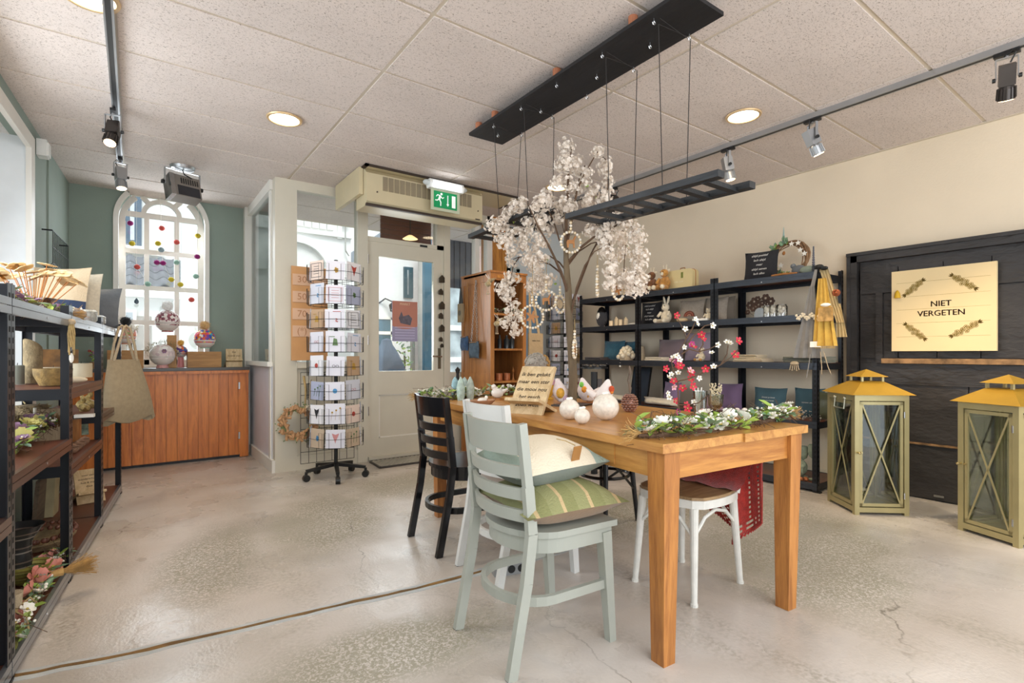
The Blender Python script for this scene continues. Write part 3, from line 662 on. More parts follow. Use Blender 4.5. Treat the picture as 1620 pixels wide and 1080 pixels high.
# ================================================================== ladder-back chairs
def ladder_chair(label, m, cat='chair', seatm=None):
    """origin on the floor between the rear legs, faces +x"""
    t = thing('ladder_back_chair', label, cat); hw = .19
    def xb(z):   # rear post curve: splayed foot, upright at the seat, top leaning back
        return [(-.005, 0), (.055, .30), (.075, .46), (.06, .62), (.035, .83)]
    for s_ in (-1, 1):
        c = xb(0); p = part('rear_post', B(), m, t) if False else None
        b = B()
        for (x0, z0), (x1, z1) in zip(c[:-1], c[1:]):
            w0 = .034; b.beam((x0, s_*(hw-.0), z0), (x1, s_*hw, z1), .036 if z0 < .5 else .030, .024, up=(0, 1, 0))
        # beam's w runs sideways of up, so x-depth is w
        part('rear_post', b, m, t)
        part('front_leg', B().beam((.435, s_*.185, 0), (.405, s_*.18, .41), .03, .03, up=(0, 1, 0), w2=.042, h2=.042), m, t)
        part('foot_cap', B().cyl((.435, s_*.185, -.0), (.435, s_*.185, .006), .014, n=8).box((-.005, s_*hw, .003), (.032, .022, .006)), M_blk, t)
    for z, h in ((.775, .105), (.665, .042), (.59, .042), (.515, .042)):
        x0 = .06+(z-.62)*(-.119); rows = []; n = 10; vs = []; b = B()
        for i in range(n+1):
            a = -1+2*i/n; bow = .05*(1-a*a); y = a*(hw-.008)
            sag = .0
            for dx in (-.008, .008):
                for dz in (-h/2, h/2):
                    vs.append((x0-bow*1.0+dx-(dz*.12), y, z+dz+sag*(1-a*a)))
        fs = []
        for i in range(n):
            o = i*4; fs += [(o, o+1, o+5, o+4), (o+2, o+6, o+7, o+3), (o+1, o+3, o+7, o+5), (o, o+4, o+6, o+2)]
        fs += [(0, 2, 3, 1), (n*4, n*4+1, n*4+3, n*4+2)]
        b.add(vs, fs); part('back_slat', b, m, t, True)
    # saddle seat with rounded rear
    out = []
    for i in range(21):
        a = -PI/2-PI*i/20; out.append((.20+.155*math.cos(a)*1.0, .205*math.sin(a) if False else -.205*math.sin(a)*-1))
    poly = [(.445, -.21), (.445, .21)]+[(.21+.165*math.cos(PI/2+PI*i/16), .205*math.sin(PI/2+PI*i/16)) for i in range(17)]
    sb_ = B().prism(poly, (0, 0, .43), (1, 0, 0), (0, 1, 0), (0, 0, .022)); part('seat', sb_, seatm or m, t)
    poly2 = [(.235+(x-.235)*.93, y*.93) for x, y in poly]; part('seat_rim', B().prism(poly2, (0, 0, .375), (1, 0, 0), (0, 1, 0), (0, 0, .055)), m, t)
    # hoop stretcher
    pts = [(.415, -.18)]+[(.18+.15*math.cos(-PI/2-PI*i/14), .18*math.sin(-PI/2-PI*i/14)) for i in range(15)]+[(.415, .18)]
    b = B(); vs = []; fs = []; n = len(pts)
    for i, (x, y) in enumerate(pts):
        t0 = Vector(pts[max(0, i-1)]); t1 = Vector(pts[min(n-1, i+1)]); tt = (t1-t0).normalized(); q = Vector((-tt.y, tt.x))*.009
        for sg in (-1, 1):
            for z in (.20, .232): vs.append((x+q.x*sg, y+q.y*sg, z))
    for i in range(n-1):
        o = i*4; fs += [(o, o+1, o+5, o+4), (o+2, o+6, o+7, o+3), (o+1, o+3, o+7, o+5), (o, o+4, o+6, o+2)]
    fs += [(0, 2, 3, 1), (n*4-4, n*4-3, n*4-1, n*4-2)]
    b.add(vs, fs); part('hoop_stretcher', b, m, t)
    return t
M_sage = mat('sage_chair_paint', '#a7aaa0', .35, var=.03); M_wch = mat('white_chair_paint', '#dcdcd8', .35, var=.03); M_bch = mat('black_chair_lacquer', '#141316', .22, var=.2)
c1 = ladder_chair('sage green ladder-back chair nearest the camera, with two cushions stacked on its seat', M_sage); c1.location = (1.005, 1.555, 0); c1.rotation_euler.z = -.06
c2 = ladder_chair('white ladder-back chair between the sage chair and the black chair', M_wch); c2.location = (1.31, 2.075, 0); c2.rotation_euler.z = -.06
c3 = ladder_chair('black ladder-back chair at the far left end of the table', M_bch); c3.location = (1.295, 2.60, 0); c3.rotation_euler.z = -.05
# cushions on the sage chair
M_pc1 = mat('olive_teal_weave', '#9aa860', .9, var=.35, scale=25, bump=.8, bscale=120, sheen=.3)
def stripe_mat(name, cols, axis, freq, rough=.9, bump=.5):
    m = mat(name, '#888888', rough, var=.05, bump=bump, bscale=150); nt = m.node_tree; N = nt.nodes; L = nt.links; b = N['Principled BSDF']
    tc = N.new('ShaderNodeTexCoord'); sp = N.new('ShaderNodeSeparateXYZ'); L.new(tc.outputs['Object'], sp.inputs[0])
    mu = N.new('ShaderNodeMath'); mu.operation = 'MULTIPLY_ADD'; mu.inputs[1].default_value = freq; mu.inputs[2].default_value = .5; L.new(sp.outputs[axis], mu.inputs[0])
    fr_ = N.new('ShaderNodeMath'); fr_.operation = 'FRACT'; L.new(mu.outputs[0], fr_.inputs[0])
    r = N.new('ShaderNodeValToRGB'); r.color_ramp.interpolation = 'CONSTANT'; e = r.color_ramp.elements
    while len(e) < len(cols): e.new(.5)
    for el, (p, c) in zip(e, cols): el.position = p; el.color = lin(c)+(1,)
    L.new(fr_.outputs[0], r.inputs[0]); L.new(r.outputs[0], b.inputs['Base Color']); return m
M_c1 = stripe_mat('green_woven_blocks', [(0, '#c9b083'), (.06, '#8b8c5c'), (.5, '#979768'), (.94, '#c9b083')], 'X', 9)
M_c1b = mat('brown_cushion_back', '#8d7150', .85, var=.08, bump=.2, bscale=100, sheen=.2)
M_c2 = stripe_mat('mint_cream_band', [(0, '#9fb0a4'), (.2, '#e6dac2'), (.8, '#9fb0a4')], 'X', 2.15)
M_c2b = mat('mint_back', '#889089', .85, var=.06, bump=.2, bscale=100)
def lay_cushion(label, w, h, t, top, bot, loc, rx, ry, rz, group=None):
    b = B(); b.cushion(w, h, t, 10, Matrix.Rotation(PI/2, 3, 'X'))
    # faces alternate bottom/top : material per side
    half = []
    for k, f in enumerate(b.f): half.append(k % 2)
    b.mi = [0 if h_ == 0 else 1 for h_ in half]
    o = thing('cushion', label, 'cushion', loc, group=group, rot=(rx, ry, rz))
    part('cover', b, [bot, top], o, True); return o
k1 = lay_cushion('olive green woven cushion with brown underside on the sage chair, under the mint one', .42, .42, .15, M_c1, M_c1b, (1.265, 1.50, .525), .0, -.02, -.15)
k2 = lay_cushion('mint and cream banded cushion with a leather tag, on top of the woven cushion', .40, .38, .17, M_c2, M_c2b, (1.255, 1.56, .655), .03, -.06, -.12)
M_tan = mat('tan_leather', '#a5743d', .6); M_cord = mat('jute_cord', '#b59a68', .9, var=.2, scale=60)
part('leather_tag', B().box((.06, -.17, .04), (.035, .004, .075), (.35, 0, 0)), M_tan, k2, label='tan leather swing tag')
part('tag_cord', B().tube([(.06, -.165, .075), (.05, -.12, .085), (.03, -.09, .09)], .002, 5), M_cord, k2)
part('fringe_cord', B().tube([(.18, -.12, -.02), (.22, -.1, -.0), (.2, -.06, .01)], .003, 5), M_cord, k1)

# bentwood stool on the far side, white metal stool chair with the red shawl
st = thing('bentwood_chair', 'black bentwood chair seat and legs seen under the far side of the table', 'chair', (2.42, 2.33, 0), PI+.1)
part('seat', B().lathe([(0, .405), (.19, .405), (.2, .415), (.2, .435), (.185, .445), (0, .44)], n=28), M_bch, st, True)
for a in (.7, 2.4, 3.9, 5.5): part('leg', B().tube([(.21*math.cos(a), .21*math.sin(a), 0), (.165*math.cos(a), .165*math.sin(a), .41)], [.013, .018], 10), M_bch, st)
part('hoop', B().torus((0, 0, .3), .155, .010, 24, 6), M_bch, st, True)
part('brace', B().tube([(.19*math.cos(2.4), .19*math.sin(2.4), .2), (.1, .16, .39), (0, .19, .40), (-.05, .17, .39), (.17*math.cos(3.9), .17*math.sin(3.9), .2)], .008, 6), M_bch, st)
part('back_hoop', B().tube([(-.17, -.13, .43), (-.2, -.14, .66), (-.2, -.08, .725), (-.2, .08, .725), (-.2, .14, .66), (-.17, .13, .43)], .012, 8), M_bch, st, True)
ws = thing('metal_cafe_chair', 'white metal cafe chair with worn tan seat under the right end of the table', 'chair', (2.08, 1.475, 0), .03)
M_wm = mat('chipped_white_enamel', '#dcdad2', .35, var=.06, scale=30); M_seat = wood('worn_tan_seat', '#a98a62', '#6d5238', .4, 'x', 2)
sp_ = []
for i in range(28):
    q = 2*PI*i/28; r = .19*(1/(max(abs(math.cos(q)), abs(math.sin(q)))**.55)); sp_.append((r*math.cos(q), r*math.sin(q)))
part('seat', B().prism([(x*.97, y*.97) for x, y in sp_], (0, 0, .435), (1, 0, 0), (0, 1, 0), (0, 0, .012)), M_seat, ws)
part('seat_frame', B().prism(sp_, (0, 0, .40), (1, 0, 0), (0, 1, 0), (0, 0, .035)), M_wm, ws)
for sx, sy in ((-1, -1), (1, -1), (1, 1), (-1, 1)):
    part('leg', B().tube([(sx*.185, sy*.155, 0), (sx*.155, sy*.135, .40)], [.013, .019], 12).cyl((sx*.185, sy*.155, 0), (sx*.185, sy*.155, .012), .016, n=10), M_wm, ws)
for a, c in (((-1, -1), (1, -1)), ((1, -1), (1, 1)), ((1, 1), (-1, 1)), ((-1, 1), (-1, -1))):
    p0 = Vector((a[0]*.165, a[1]*.14, .28)); p1 = Vector((c[0]*.165, c[1]*.14, .28)); m_ = (p0+p1)/2+Vector((0, 0, .09))
    part('arch_brace', B().tube([p0, p0.lerp(m_, .5)+Vector((0, 0, .025)), m_, p1.lerp(m_, .5)+Vector((0, 0, .025)), p1], .008, 8), M_wm, ws)
part('backrest', B().tube([(.165, -.15, .42), (.2, -.16, .60), (.205, -.1, .66), (.21, .1, .66), (.2, .16, .60), (.165, .15, .42)], .013, 10), M_wm, ws, True)
# crocheted shawl: net of crossing yarns with real holes
M_red = mat('brick_red_yarn', '#a3271d', .95, var=.25, scale=40, bump=.5, bscale=200, sheen=.4)
sh = thing('crochet_shawl', 'dark red crocheted shawl hanging from the white metal chair', 'shawl', (2.30, 1.47, 0))
def shp(u, v):   # u along the rail, v down the drop
    y = -.24+u*.46; x = -.015+.03*math.sin(u*17)*(.3+v)+.04*v+.055*u*v
    drop = (.24+.27*(1-abs(u-.32)/.68)**1.0) if u > .0 else .2
    return Vector((x+.012*math.sin(u*31+2), y+.06*v*(u-.5)*-1, .675-drop*v*(1.0)-.0*u))
sb2 = B(); nu, nv = 46, 38
for i in range(nu):
    for j in range(nv):
        u0, v0 = i/nu, j/nv; 
        lace = (j > nv-5 and i % 2 == 0 and j % 2 == 0) or (i % 5 == 2 and j % 2 == 0 and j > 7) or (20 < i < 25 and (i+j) % 2 == 0 and j > 9)
        if lace: continue
        q = [shp(i/nu, j/nv), shp((i+1)/nu, j/nv), shp((i+1)/nu, (j+1)/nv), shp(i/nu, (j+1)/nv)]
        e = Vector((.006, 0, 0)); sb2.add(q+[p+e for p in q], [(0, 1, 2, 3), (7, 6, 5, 4), (0, 4, 5, 1), (1, 5, 6, 2), (2, 6, 7, 3), (3, 7, 4, 0)])
part('knit', sb2, M_red, sh)
sb3 = B()
for i in range(nu): sb3.tube([shp(i/nu, 1)+Vector((.003, 0, 0)), shp((i+.5)/nu, 1)+Vector((.003, 0, -.012)), shp((i+1)/nu, 1)+Vector((.003, 0, 0))], .005, 5)
part('scalloped_edge', sb3, M_red, sh)
part('shoulder_fold', B().strip([[(-.16+.19*k/6, -.2+.4*j/8, .455+.22*(k/6)**2+.006*math.sin(j*2.1)) for j in range(9)] for k in range(7)]), M_red, sh, True)

# socket block on the floor under the chair
so = thing('power_strip', 'grey double power socket block on the floor under the sage chair', 'socket', (1.47, 2.04, 0), -.3)
part('housing', B().bb(-.085, .085, -.025, .025, 0, .055), mat('grey_plastic', '#8f9090', .4), so)
for k in (-1, 0, 1): part('outlet', B().cyl((k*.05, -.026, .028), (k*.05, -.018, .028), .019, n=14), M_blk, so)

# ================================================================== tall metal lanterns
M_lan = mat('sage_gold_metal', '#b0a478', .35, .5, var=.06); M_lroof = mat('ochre_lantern_roof', '#c49c3c', .32, .45, var=.06)
M_lglass = glass('lantern_glass', (.90, .93, .90), .3)
def lantern(label, loc, rz, s, h, handle_side=1):
    t = thing('floor_lantern', label, 'lantern', loc, rz); a = s/2; p = .03
    for sx in (-1, 1):
        for sy in (-1, 1): part('corner_post', B().box((sx*(a-p/2), sy*(a-p/2), h/2), (p, p, h)), M_lan, t)
    part('base_frame', B().bb(-a+p, a-p, -a, -a+p*.8, .018, .05).bb(-a+p, a-p, a-p*.8, a, .018, .05).bb(-a, -a+p*.8, -a+p, a-p, .018, .05).bb(a-p*.8, a, -a+p, a-p, .018, .05).bb(-a+.01, a-.01, -a+.01, a-.01, .02, .03), M_lan, t)
    part('top_frame', B().bb(-a+p, a-p, -a, -a+p*.8, h-.04, h).bb(-a+p, a-p, a-p*.8, a, h-.04, h).bb(-a, -a+p*.8, -a+p, a-p, h-.04, h).bb(a-p*.8, a, -a+p, a-p, h-.04, h), M_lan, t)
    for k in range(4):
        R = Matrix.Rotation(k*PI/2, 3, 'Z')
        f = part('door' if k == 0 else 'side_frame', B(), M_lan, t); me = B(); w = a-p
        def bx_(x0, x1, z0, z1): me.box(R @ Vector(((x0+x1)/2, -a+.012, (z0+z1)/2)), (abs(x1-x0), .012, z1-z0), R)
        bx_(-w+.004, -w+.022, .056, h-.046); bx_(w-.022, w-.004, .056, h-.046); bx_(-w+.004, w-.004, .056, .076); bx_(-w+.004, w-.004, h-.066, h-.046)
        for sg in (-1, 1): me.beam(R @ Vector((sg*(w-.02), -a+.008, .07)), R @ Vector((-sg*(w-.02), -a+.008, h-.06)), .009, .004, up=R @ Vector((0, 1, 0)))
        f.data = me.mesh('lantern_side', M_lan)
        part('pane', B().box(R @ Vector((0, -a+.018, h/2)), ((w-.01)*2, .002, h-.13), R), M_lglass, f)
        if k == 0:
            part('latch', B().cyl((-w-.012, -a+.002, h*.52), (-w-.012, -a-.022, h*.52), .007, n=10).cyl((-w+.012, -a+.002, h*.52), (-w+.012, -a-.006, h*.52), .006, n=8).sph((-w-.012, -a-.024, h*.52), .009, 8), mat('brass_latch', '#c9b887', .25, .9), f)
            for z in (.13, h-.13): part('hinge', B().cyl((w, -a, z-.02), (w, -a, z+.02), .005, n=8), M_chrome, f)
    for sg in (1, -1):   # ring handles high on two sides
        x = sg*(a+.004)
        part('handle', B().tube([(x, -.06, h-.03), (x+sg*.006, -.06, h-.1), (x+sg*.006, .06, h-.1), (x, .06, h-.03)], .005, 6).sph((x, -.06, h-.03), .011, 8).sph((x, .06, h-.03), .011, 8), mat('pale_steel_handle', '#c4c2ae', .3, .8), t)
    e = a+.028; tb = .07
    part('roof', B().add([(-e, -e, h), (e, -e, h), (e, e, h), (-e, e, h), (-tb, -tb, h+.085), (tb, -tb, h+.085), (tb, tb, h+.085), (-tb, tb, h+.085)], [(3, 2, 1, 0), (4, 5, 6, 7), (0, 1, 5, 4), (1, 2, 6, 5), (2, 3, 7, 6), (3, 0, 4, 7)]), M_lroof, t)
    cb = B()
    for sx in (-1, 1):
        for sy in (-1, 1): cb.bb(sx*.066-.007, sx*.066+.007, sy*.066-.007, sy*.066+.007, h+.08, h+.115)
    part('cupola_posts', cb, M_lan, t)
    e = .092; part('cupola_roof', B().add([(-e, -e, h+.115), (e, -e, h+.115), (e, e, h+.115), (-e, e, h+.115), (0, 0, h+.165)], [(3, 2, 1, 0), (0, 1, 4), (1, 2, 4), (2, 3, 4), (3, 0, 4)]), M_lroof, t)
    return t
a1 = math.atan2(1.21-1.43, 4.07-3.81)
lantern('sage and ochre metal lantern with crossed side bars, the left one beside the rack', (4.075, 1.46, 0), a1, .34, .79)
lantern('sage and ochre metal lantern cut by the right edge, in front of the black door', (4.105, .745, 0), -PI/2-.45+.02, .32, .775)
# ================================================================== steel shelving
M_post = mat('dark_powdercoat', '#26282d', .3, .4, var=.12); M_rail = mat('gunmetal_rail', '#464b53', .3, .6, var=.08); M_hole = mat('slot_black', '#050505', .8)
M_shelf = mat('red_brown_board', '#6a3d2c', .38, var=.12, scale=4); M_railsheen = mat('rail_silver_sheen', '#9a9ca0', .28, .7, var=.05); M_railrefl = mat('rail_brown_reflection', '#6b5146', .3, .5, var=.08)  # left rack's black rails: silver sheen and brown reflection put into the colour
M_bolt = mat('bright_bolt', '#cfcfcf', .3, .9)
def post_mesh(h, face, side, in_):
    """slotted angle post at the local origin corner; flange 'face' along x, 'side' along y (signed)"""
    b = B(); w = .038; t = .003
    b.bb(0, face*w, 0, side*t, 0, h); b.bb(0, face*t, 0, side*w, 0, h)
    return b.mesh('post', M_post)
def slots(h, face, side, mx):
    b = B(); z = .05
    while z < h-.02:
        if mx: b.bb(face*.012, face*.022, -side*.0006, 0, z, z+.018)
        b.bb(-face*.0006, 0, side*.012, side*.022, z, z+.018); z += .036
    return b.mesh('post_slots', M_hole)
def rack(label, origin, rz, n, depth, h, levels, first_len=.87, rail=M_rail):
    """runs along local +y from 0, front at local x=0, body towards local -x*sgn ; levels[i] = list of shelf heights for bay i"""
    t = thing('shelving_rack', label, 'shelving', origin, rz)
    ys = [i*first_len for i in range(n+1)]
    for i, y in enumerate(ys):
        for xx, fc in ((0, 1), (depth, -1)):
            for sd in ((1,) if i == 0 else (-1,) if i == n else (-1, 1)):
                p = link('post', post_mesh(h, fc, sd, 0), t, (xx, y+sd*.001, 0)); link('post_slots', slots(h, fc, sd, True), p)
        part('foot', B().bb(-.002, .03, y-.02, y+.02, 0, .012), M_blk, t)
    for i in range(n):
        for z in levels[i]:
            y0, y1 = ys[i]+.004, ys[i+1]-.004
            rm = rail(i, z) if callable(rail) else rail
            for xx, sg in ((-.002, 1), (depth+.002, -1)):
                b = B().bb(xx, xx+sg*.010, y0, y1, z-.052, z-.027).bb(xx, xx+sg*.016, y0, y1, z-.024, z).bb(xx+sg*.003, xx+sg*.010, y0, y1, z-.03, z-.02)
                part('shelf_rail', b, rm, t)
            for a_ in (y0+.002, y1-.008): part('side_beam', B().bb(.012, depth-.012, a_, a_+.006, z-.055, z-.005), M_post, t)
            part('shelf_board', B().bb(.014, depth-.014, y0+.004, y1-.004, z-.012, z-.003), M_shelf, t)
            part('rail_rivet', B().cyl((-.0035, (y0+y1)/2, z-.038), (-.001, (y0+y1)/2, z-.038), .005, n=8), M_bolt, t)
    return t
RX, RY, RS = 4.20, 1.83, .87
RL = (.07, .54, .99, 1.365, 1.69)
rack('long black slotted steel shelving along the warm white wall, three bays of five shelves', (RX, RY, 0), 0, 3, .455, 1.735, [RL, RL, RL])
lrz = -math.atan2(.0906, .996); LO = Vector((-.321, 2.302, 0)); LD = Vector((.0906, .996, 0)); LP = Vector((-.996, .0906, 0))
def lrail(i, z): return M_railsheen if z > 1.1 or z < .2 else M_railrefl  # painted sheen on top and bottom rails, painted brown reflection between
# the left rack's front is its +x side: build it turned half round, so bays count from the far end
LEN = .885
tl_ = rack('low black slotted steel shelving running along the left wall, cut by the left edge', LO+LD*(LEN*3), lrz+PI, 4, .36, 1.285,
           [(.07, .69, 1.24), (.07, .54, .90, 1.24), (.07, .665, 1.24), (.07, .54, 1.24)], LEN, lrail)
def LR(s, q, z): v = LO+LD*s+LP*q; return (v.x, v.y, z)

# ================================================================== window counter
M_pine = wood('orange_pine', '#d98238', '#a8561c', .35, 'z', 2.4, .2, 9)
ct = thing('window_counter', 'orange pine plank counter with dark stone top under the arched window', 'counter', (0, 0, 0))
cy0, cy1 = 5.92, 5.97   # slightly skewed front
part('stone_top', B().prism([(-.47, cy0-.03), (.965, cy1-.02), (.965, BY-.002), (-.47, BY-.002)], (0, 0, .895), (1, 0, 0), (0, 1, 0), (0, 0, .028)), mat('dark_slate_top', '#4c4843', .35, var=.2, scale=6), ct)
part('top_batten', B().bb(-.47, .955, cy0-.012, cy1, .865, .893), M_pine, ct)
x = -.46; i = 0
while x < .86:
    w = .088; o = random.uniform(-.0015, .0015)
    part('plank', B().bb(x+.0012, x+w-.0012, cy0+o+(x+.46)*.03, cy0+.02+(x+.46)*.03, .03, .866), M_pine, ct); x += w
part('plank', B().bb(.876, .955, cy1-.012, cy1+.01, 0.005, .866), M_pine, ct)
part('carcass', B().bb(-.45, .95, cy1+.01, BY-.01, 0, .89), M_black, ct)
for z in (.19, .70): part('hinge', B().bb(.862, .875, cy1-.022, cy1-.006, z, z+.07), M_chrome, ct)

# ================================================================== oak display cabinet at the partition
cbx, cby, cbw, cbd, cbh = 2.905, 4.375, .44, .56, 1.885
cb_ = thing('display_cabinet', 'tall orange oak open cabinet with shelves standing right of the glass door', 'cabinet', (cbx, cby, 0))
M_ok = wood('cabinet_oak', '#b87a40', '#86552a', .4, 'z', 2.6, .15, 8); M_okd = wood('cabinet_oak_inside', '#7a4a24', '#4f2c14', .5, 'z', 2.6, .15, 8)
part('side_panel', B().bb(0, .018, 0, cbd, 0, cbh), M_ok, cb_); part('side_panel', B().bb(cbw-.018, cbw, 0, cbd, 0, cbh), M_ok, cb_)
part('side_frame', B().bb(-.006, 0, 0, .06, 0, cbh).bb(-.006, 0, cbd-.05, cbd, 0, cbh).bb(-.006, 0, .06, cbd-.05, cbh-.09, cbh-.02).bb(-.006, 0, .06, cbd-.05, .78, .86), M_ok, cb_)
part('front_frame', B().bb(-.006, .04, -.018, 0, 0, cbh).bb(cbw-.035, cbw+.006, -.018, 0, 0, cbh).bb(.04, cbw-.035, -.018, 0, cbh-.075, cbh), M_ok, cb_)
part('cornice', B().bb(-.015, cbw+.015, -.03, cbd, cbh, cbh+.018), M_ok, cb_)
part('carved_frieze', B().bb(.07, cbw-.07, -.024, -.018, cbh-.055, cbh-.025), M_oak, cb_)
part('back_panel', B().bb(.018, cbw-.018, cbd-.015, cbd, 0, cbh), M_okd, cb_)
CS = (.12, .78, 1.115, 1.475)
for z in CS: part('shelf', B().bb(.018, cbw-.018, .0, cbd-.015, z-.02, z), M_ok, cb_)
part('top_panel', B().bb(0, cbw, 0, cbd, cbh-.02, cbh), M_ok, cb_)

# ================================================================== card spinners
M_wire = mat('dark_wire', '#25272c', .4, .6); 
PAL = ['#e9e9ee', '#dcdce6', '#b99b7c', '#cfd2dd', '#e6d2c6', '#c9b59d', '#f0eef2', '#aeb4cc']
CM = [mat('card_%d' % i, c, .55, var=.02) for i, c in enumerate(PAL)]
MOT = [mat('print_%s' % n, c, .6, var=.02) for n, c in (('red', '#b0463c'), ('green', '#5f7d52'), ('black', '#2a2a2e'), ('blue', '#4c8fc0'), ('gold', '#b08a3c'), ('rose', '#c98a8a'))]
MN = ['red', 'green', 'black', 'blue', 'gold', 'rose']; CN = ['white', 'white', 'kraft', 'pale grey', 'blush', 'tan', 'white', 'lilac']
def heart(cx, cz, r): return [(cx+r*.9*(math.sin(t)**3), cz+r*(.8*math.cos(t)-.32*math.cos(2*t)-.12*math.cos(3*t))) for t in [2*PI*i/18 for i in range(18)]]
def motif(card, kind, w, h, m):
    b = B(); y = -.0025; rnd = random.Random(kind*31+7)
    def P(poly): b.prism(poly, (0, y, 0), (1, 0, 0), (0, 0, 1), (0, -.0008, 0))
    if kind == 0: P([(.018*math.cos(t), h*.5+.02*math.sin(t)) for t in [2*PI*i/14 for i in range(14)]])
    elif kind == 1:
        for k in range(4): cx, cz = rnd.uniform(-w*.25, w*.25), rnd.uniform(h*.3, h*.7); P(heart(cx, cz, .007))
        b.bb(-w*.1, w*.3, y-.0008, y, h*.86, h*.89)
    elif kind == 2:
        P([(0, h*.25), (.006, h*.4), (.02, h*.62), (.028, h*.8), (0, h*.72), (-.028, h*.8), (-.02, h*.62), (-.006, h*.4)])
    elif kind == 3:
        for s_ in (-1, 1):
            c = B(); pts = [(s_*.014+.011*math.cos(2*PI*i/12), y, h*.5+.009*math.sin(2*PI*i/12)) for i in range(12)]; b.tube(pts, .0014, 4, closed=True)
        b.bb(-.004, .004, y-.0008, y, h*.5, h*.515)
    elif kind == 4:
        b.bb(-w*.38, w*.38, y-.0006, y, h*.12, h*.14).bb(-w*.38, w*.38, y-.0006, y, h*.86, h*.88).bb(-w*.38, -w*.36, y-.0006, y, h*.12, h*.88).bb(w*.36, w*.38, y-.0006, y, h*.12, h*.88)
        for k in range(4): b.bb(-w*.2, w*.2, y-.0006, y, h*(.3+.13*k), h*(.32+.13*k))
    elif kind == 5:
        for k in range(3):
            x0 = -w*.2+w*.2*k; b.beam((x0, y, h*.2), (x0+.008, y, h*(.55+.1*k)), .0016, .0016); P([(x0+.008+.008*math.cos(t), h*(.57+.1*k)+.008*math.sin(t)) for t in [2*PI*i/8 for i in range(8)]])
    elif kind == 6:
        P([(-.02, h*.3), (.022, h*.3), (.014, h*.62), (-.012, h*.66)]); b.bb(-w*.3, -w*.02, y-.0008, y, h*.72, h*.75)
    elif kind == 7:
        for k in range(7): a = rnd.uniform(0, 6.28); r = rnd.uniform(.0, .03); P([(r*math.cos(a)+.009*math.cos(t), h*.5+r*1.2*math.sin(a)+.009*math.sin(t)) for t in [2*PI*i/7 for i in range(7)]])
    return part('print', b, m, card)
def spinner(label, c, r, z0, z1, tiers, nf, rot, base=True, where='card spinner by the door', cw=.135, vis=range(0, 8), gname='greeting cards in the card spinner'):
    t = thing('card_spinner', label, 'card rack', (c[0], c[1], 0))
    part('pole', B().cyl((0, 0, .10 if base else 0), (0, 0, z1+.01), .016, n=10), M_blk, t)
    if base:
        for k in range(5):
            a = rot+2*PI*k/5+.25; u = Vector((math.cos(a), math.sin(a), 0))
            lg = part('foot_arm', B().beam(u*.01+Vector((0, 0, .115)), u*.25+Vector((0, 0, .085)), .035, .03, w2=.028, h2=.022), M_blk, t)
            part('caster', B().cyl(u*.25+Vector((-u.y*.018, u.x*.018, .029)), u*.25+Vector((u.y*.018, -u.x*.018, .029)), .029, n=14).cyl(u*.25+Vector((0, 0, .05)), u*.25+Vector((0, 0, .08)), .012, n=8), M_blk, lg)
    th = (z1-z0)/tiers; ch = th*.82
    names = {0: 'leftmost', 1: 'left of centre', 2: 'centre', 3: 'right of centre', 4: 'rightmost'}
    ordn = ['top', 'second', 'third', 'fourth', 'fifth', 'sixth', 'seventh', 'bottom']
    camdir = math.atan2(-c[1], -c[0])
    for ti in range(tiers):
        z = z1-th*(ti+1)+.012
        rg = B().torus((0, 0, z), r, .0022, nf*2, 4, sc=(1, 1)); rg.torus((0, 0, z+ch*.45), r+.012, .0018, nf*2, 4)
        for k in range(0, nf, 2): a = rot+2*PI*k/nf; rg.cyl((0, 0, z), (r*math.cos(a), r*math.sin(a), z), .002, n=4)
        for k in range(nf):
            a = rot+2*PI*k/nf; n_ = Vector((math.cos(a), math.sin(a), 0)); s_ = Vector((-n_.y, n_.x, 0)); R0 = r+.013
            q = [n_*(R0-.012)-s_*cw*.52+Vector((0, 0, z)), n_*(R0+.002)-s_*cw*.52+Vector((0, 0, z)), n_*(R0+.004)-s_*cw*.52+Vector((0, 0, z+ch*.8)), n_*(R0+.004)-s_*cw*.28+Vector((0, 0, z+ch*.8)), n_*(R0+.003)-s_*cw*.28+Vector((0, 0, z))]
            rg.tube(q, .0016, 4); rg.tube([v-2*s_*(v.dot(s_)) for v in q], .0016, 4)
        part('wire_tier', rg, M_wire, t)
        for k in range(nf):
            a = rot+2*PI*k/nf; rel = (a-camdir+PI) % (2*PI)-PI
            if abs(rel) > 2.2: continue
            slot = 2-round(rel/(2*PI/nf)) if False else 2+round(rel/(2*PI/nf))
            ci = (ti*3+k*5+ti*k) % len(CM); kd = (ti*5+k*3) % 8; mi = (ti+k*2) % len(MOT)
            lb = '%s card with %s print, %s tier, %s, %s' % (CN[ci], MN[mi], ordn[ti % 8], names.get(slot, 'far side'), where)
            w_ = cw*random.uniform(.86, .98); hh = ch*random.uniform(.9, 1.05)
            cd = thing('greeting_card', lb, 'card', (c[0]+math.cos(a)*(r-.002), c[1]+math.sin(a)*(r-.002), z+.003), group=gname, rot=(-.04+random.uniform(-.02, .02), random.uniform(-.05, .05), a+PI/2))
            b = B()
            for q in range(3): b.bb(-w_/2+.002*q, w_/2-.001*q, .0025*q, .0025*q+.0018, 0, hh-.004*q)
            part('card_stack', b, CM[ci], cd); motif(cd, kd, w_, hh, MOT[mi])
    return t
spinner('tall revolving wire card rack on black five-star castor base by the glass partition', (1.40, 4.50), .21, .27, 1.855, 8, 8, .45, cw=.165)
spinner('revolving card rack in the far corner behind the blossom tree and shelving', (4.36, 4.88), .20, .45, 1.80, 8, 8, .3, True, 'far corner card rack', .12, gname='greeting cards in the far corner card rack')
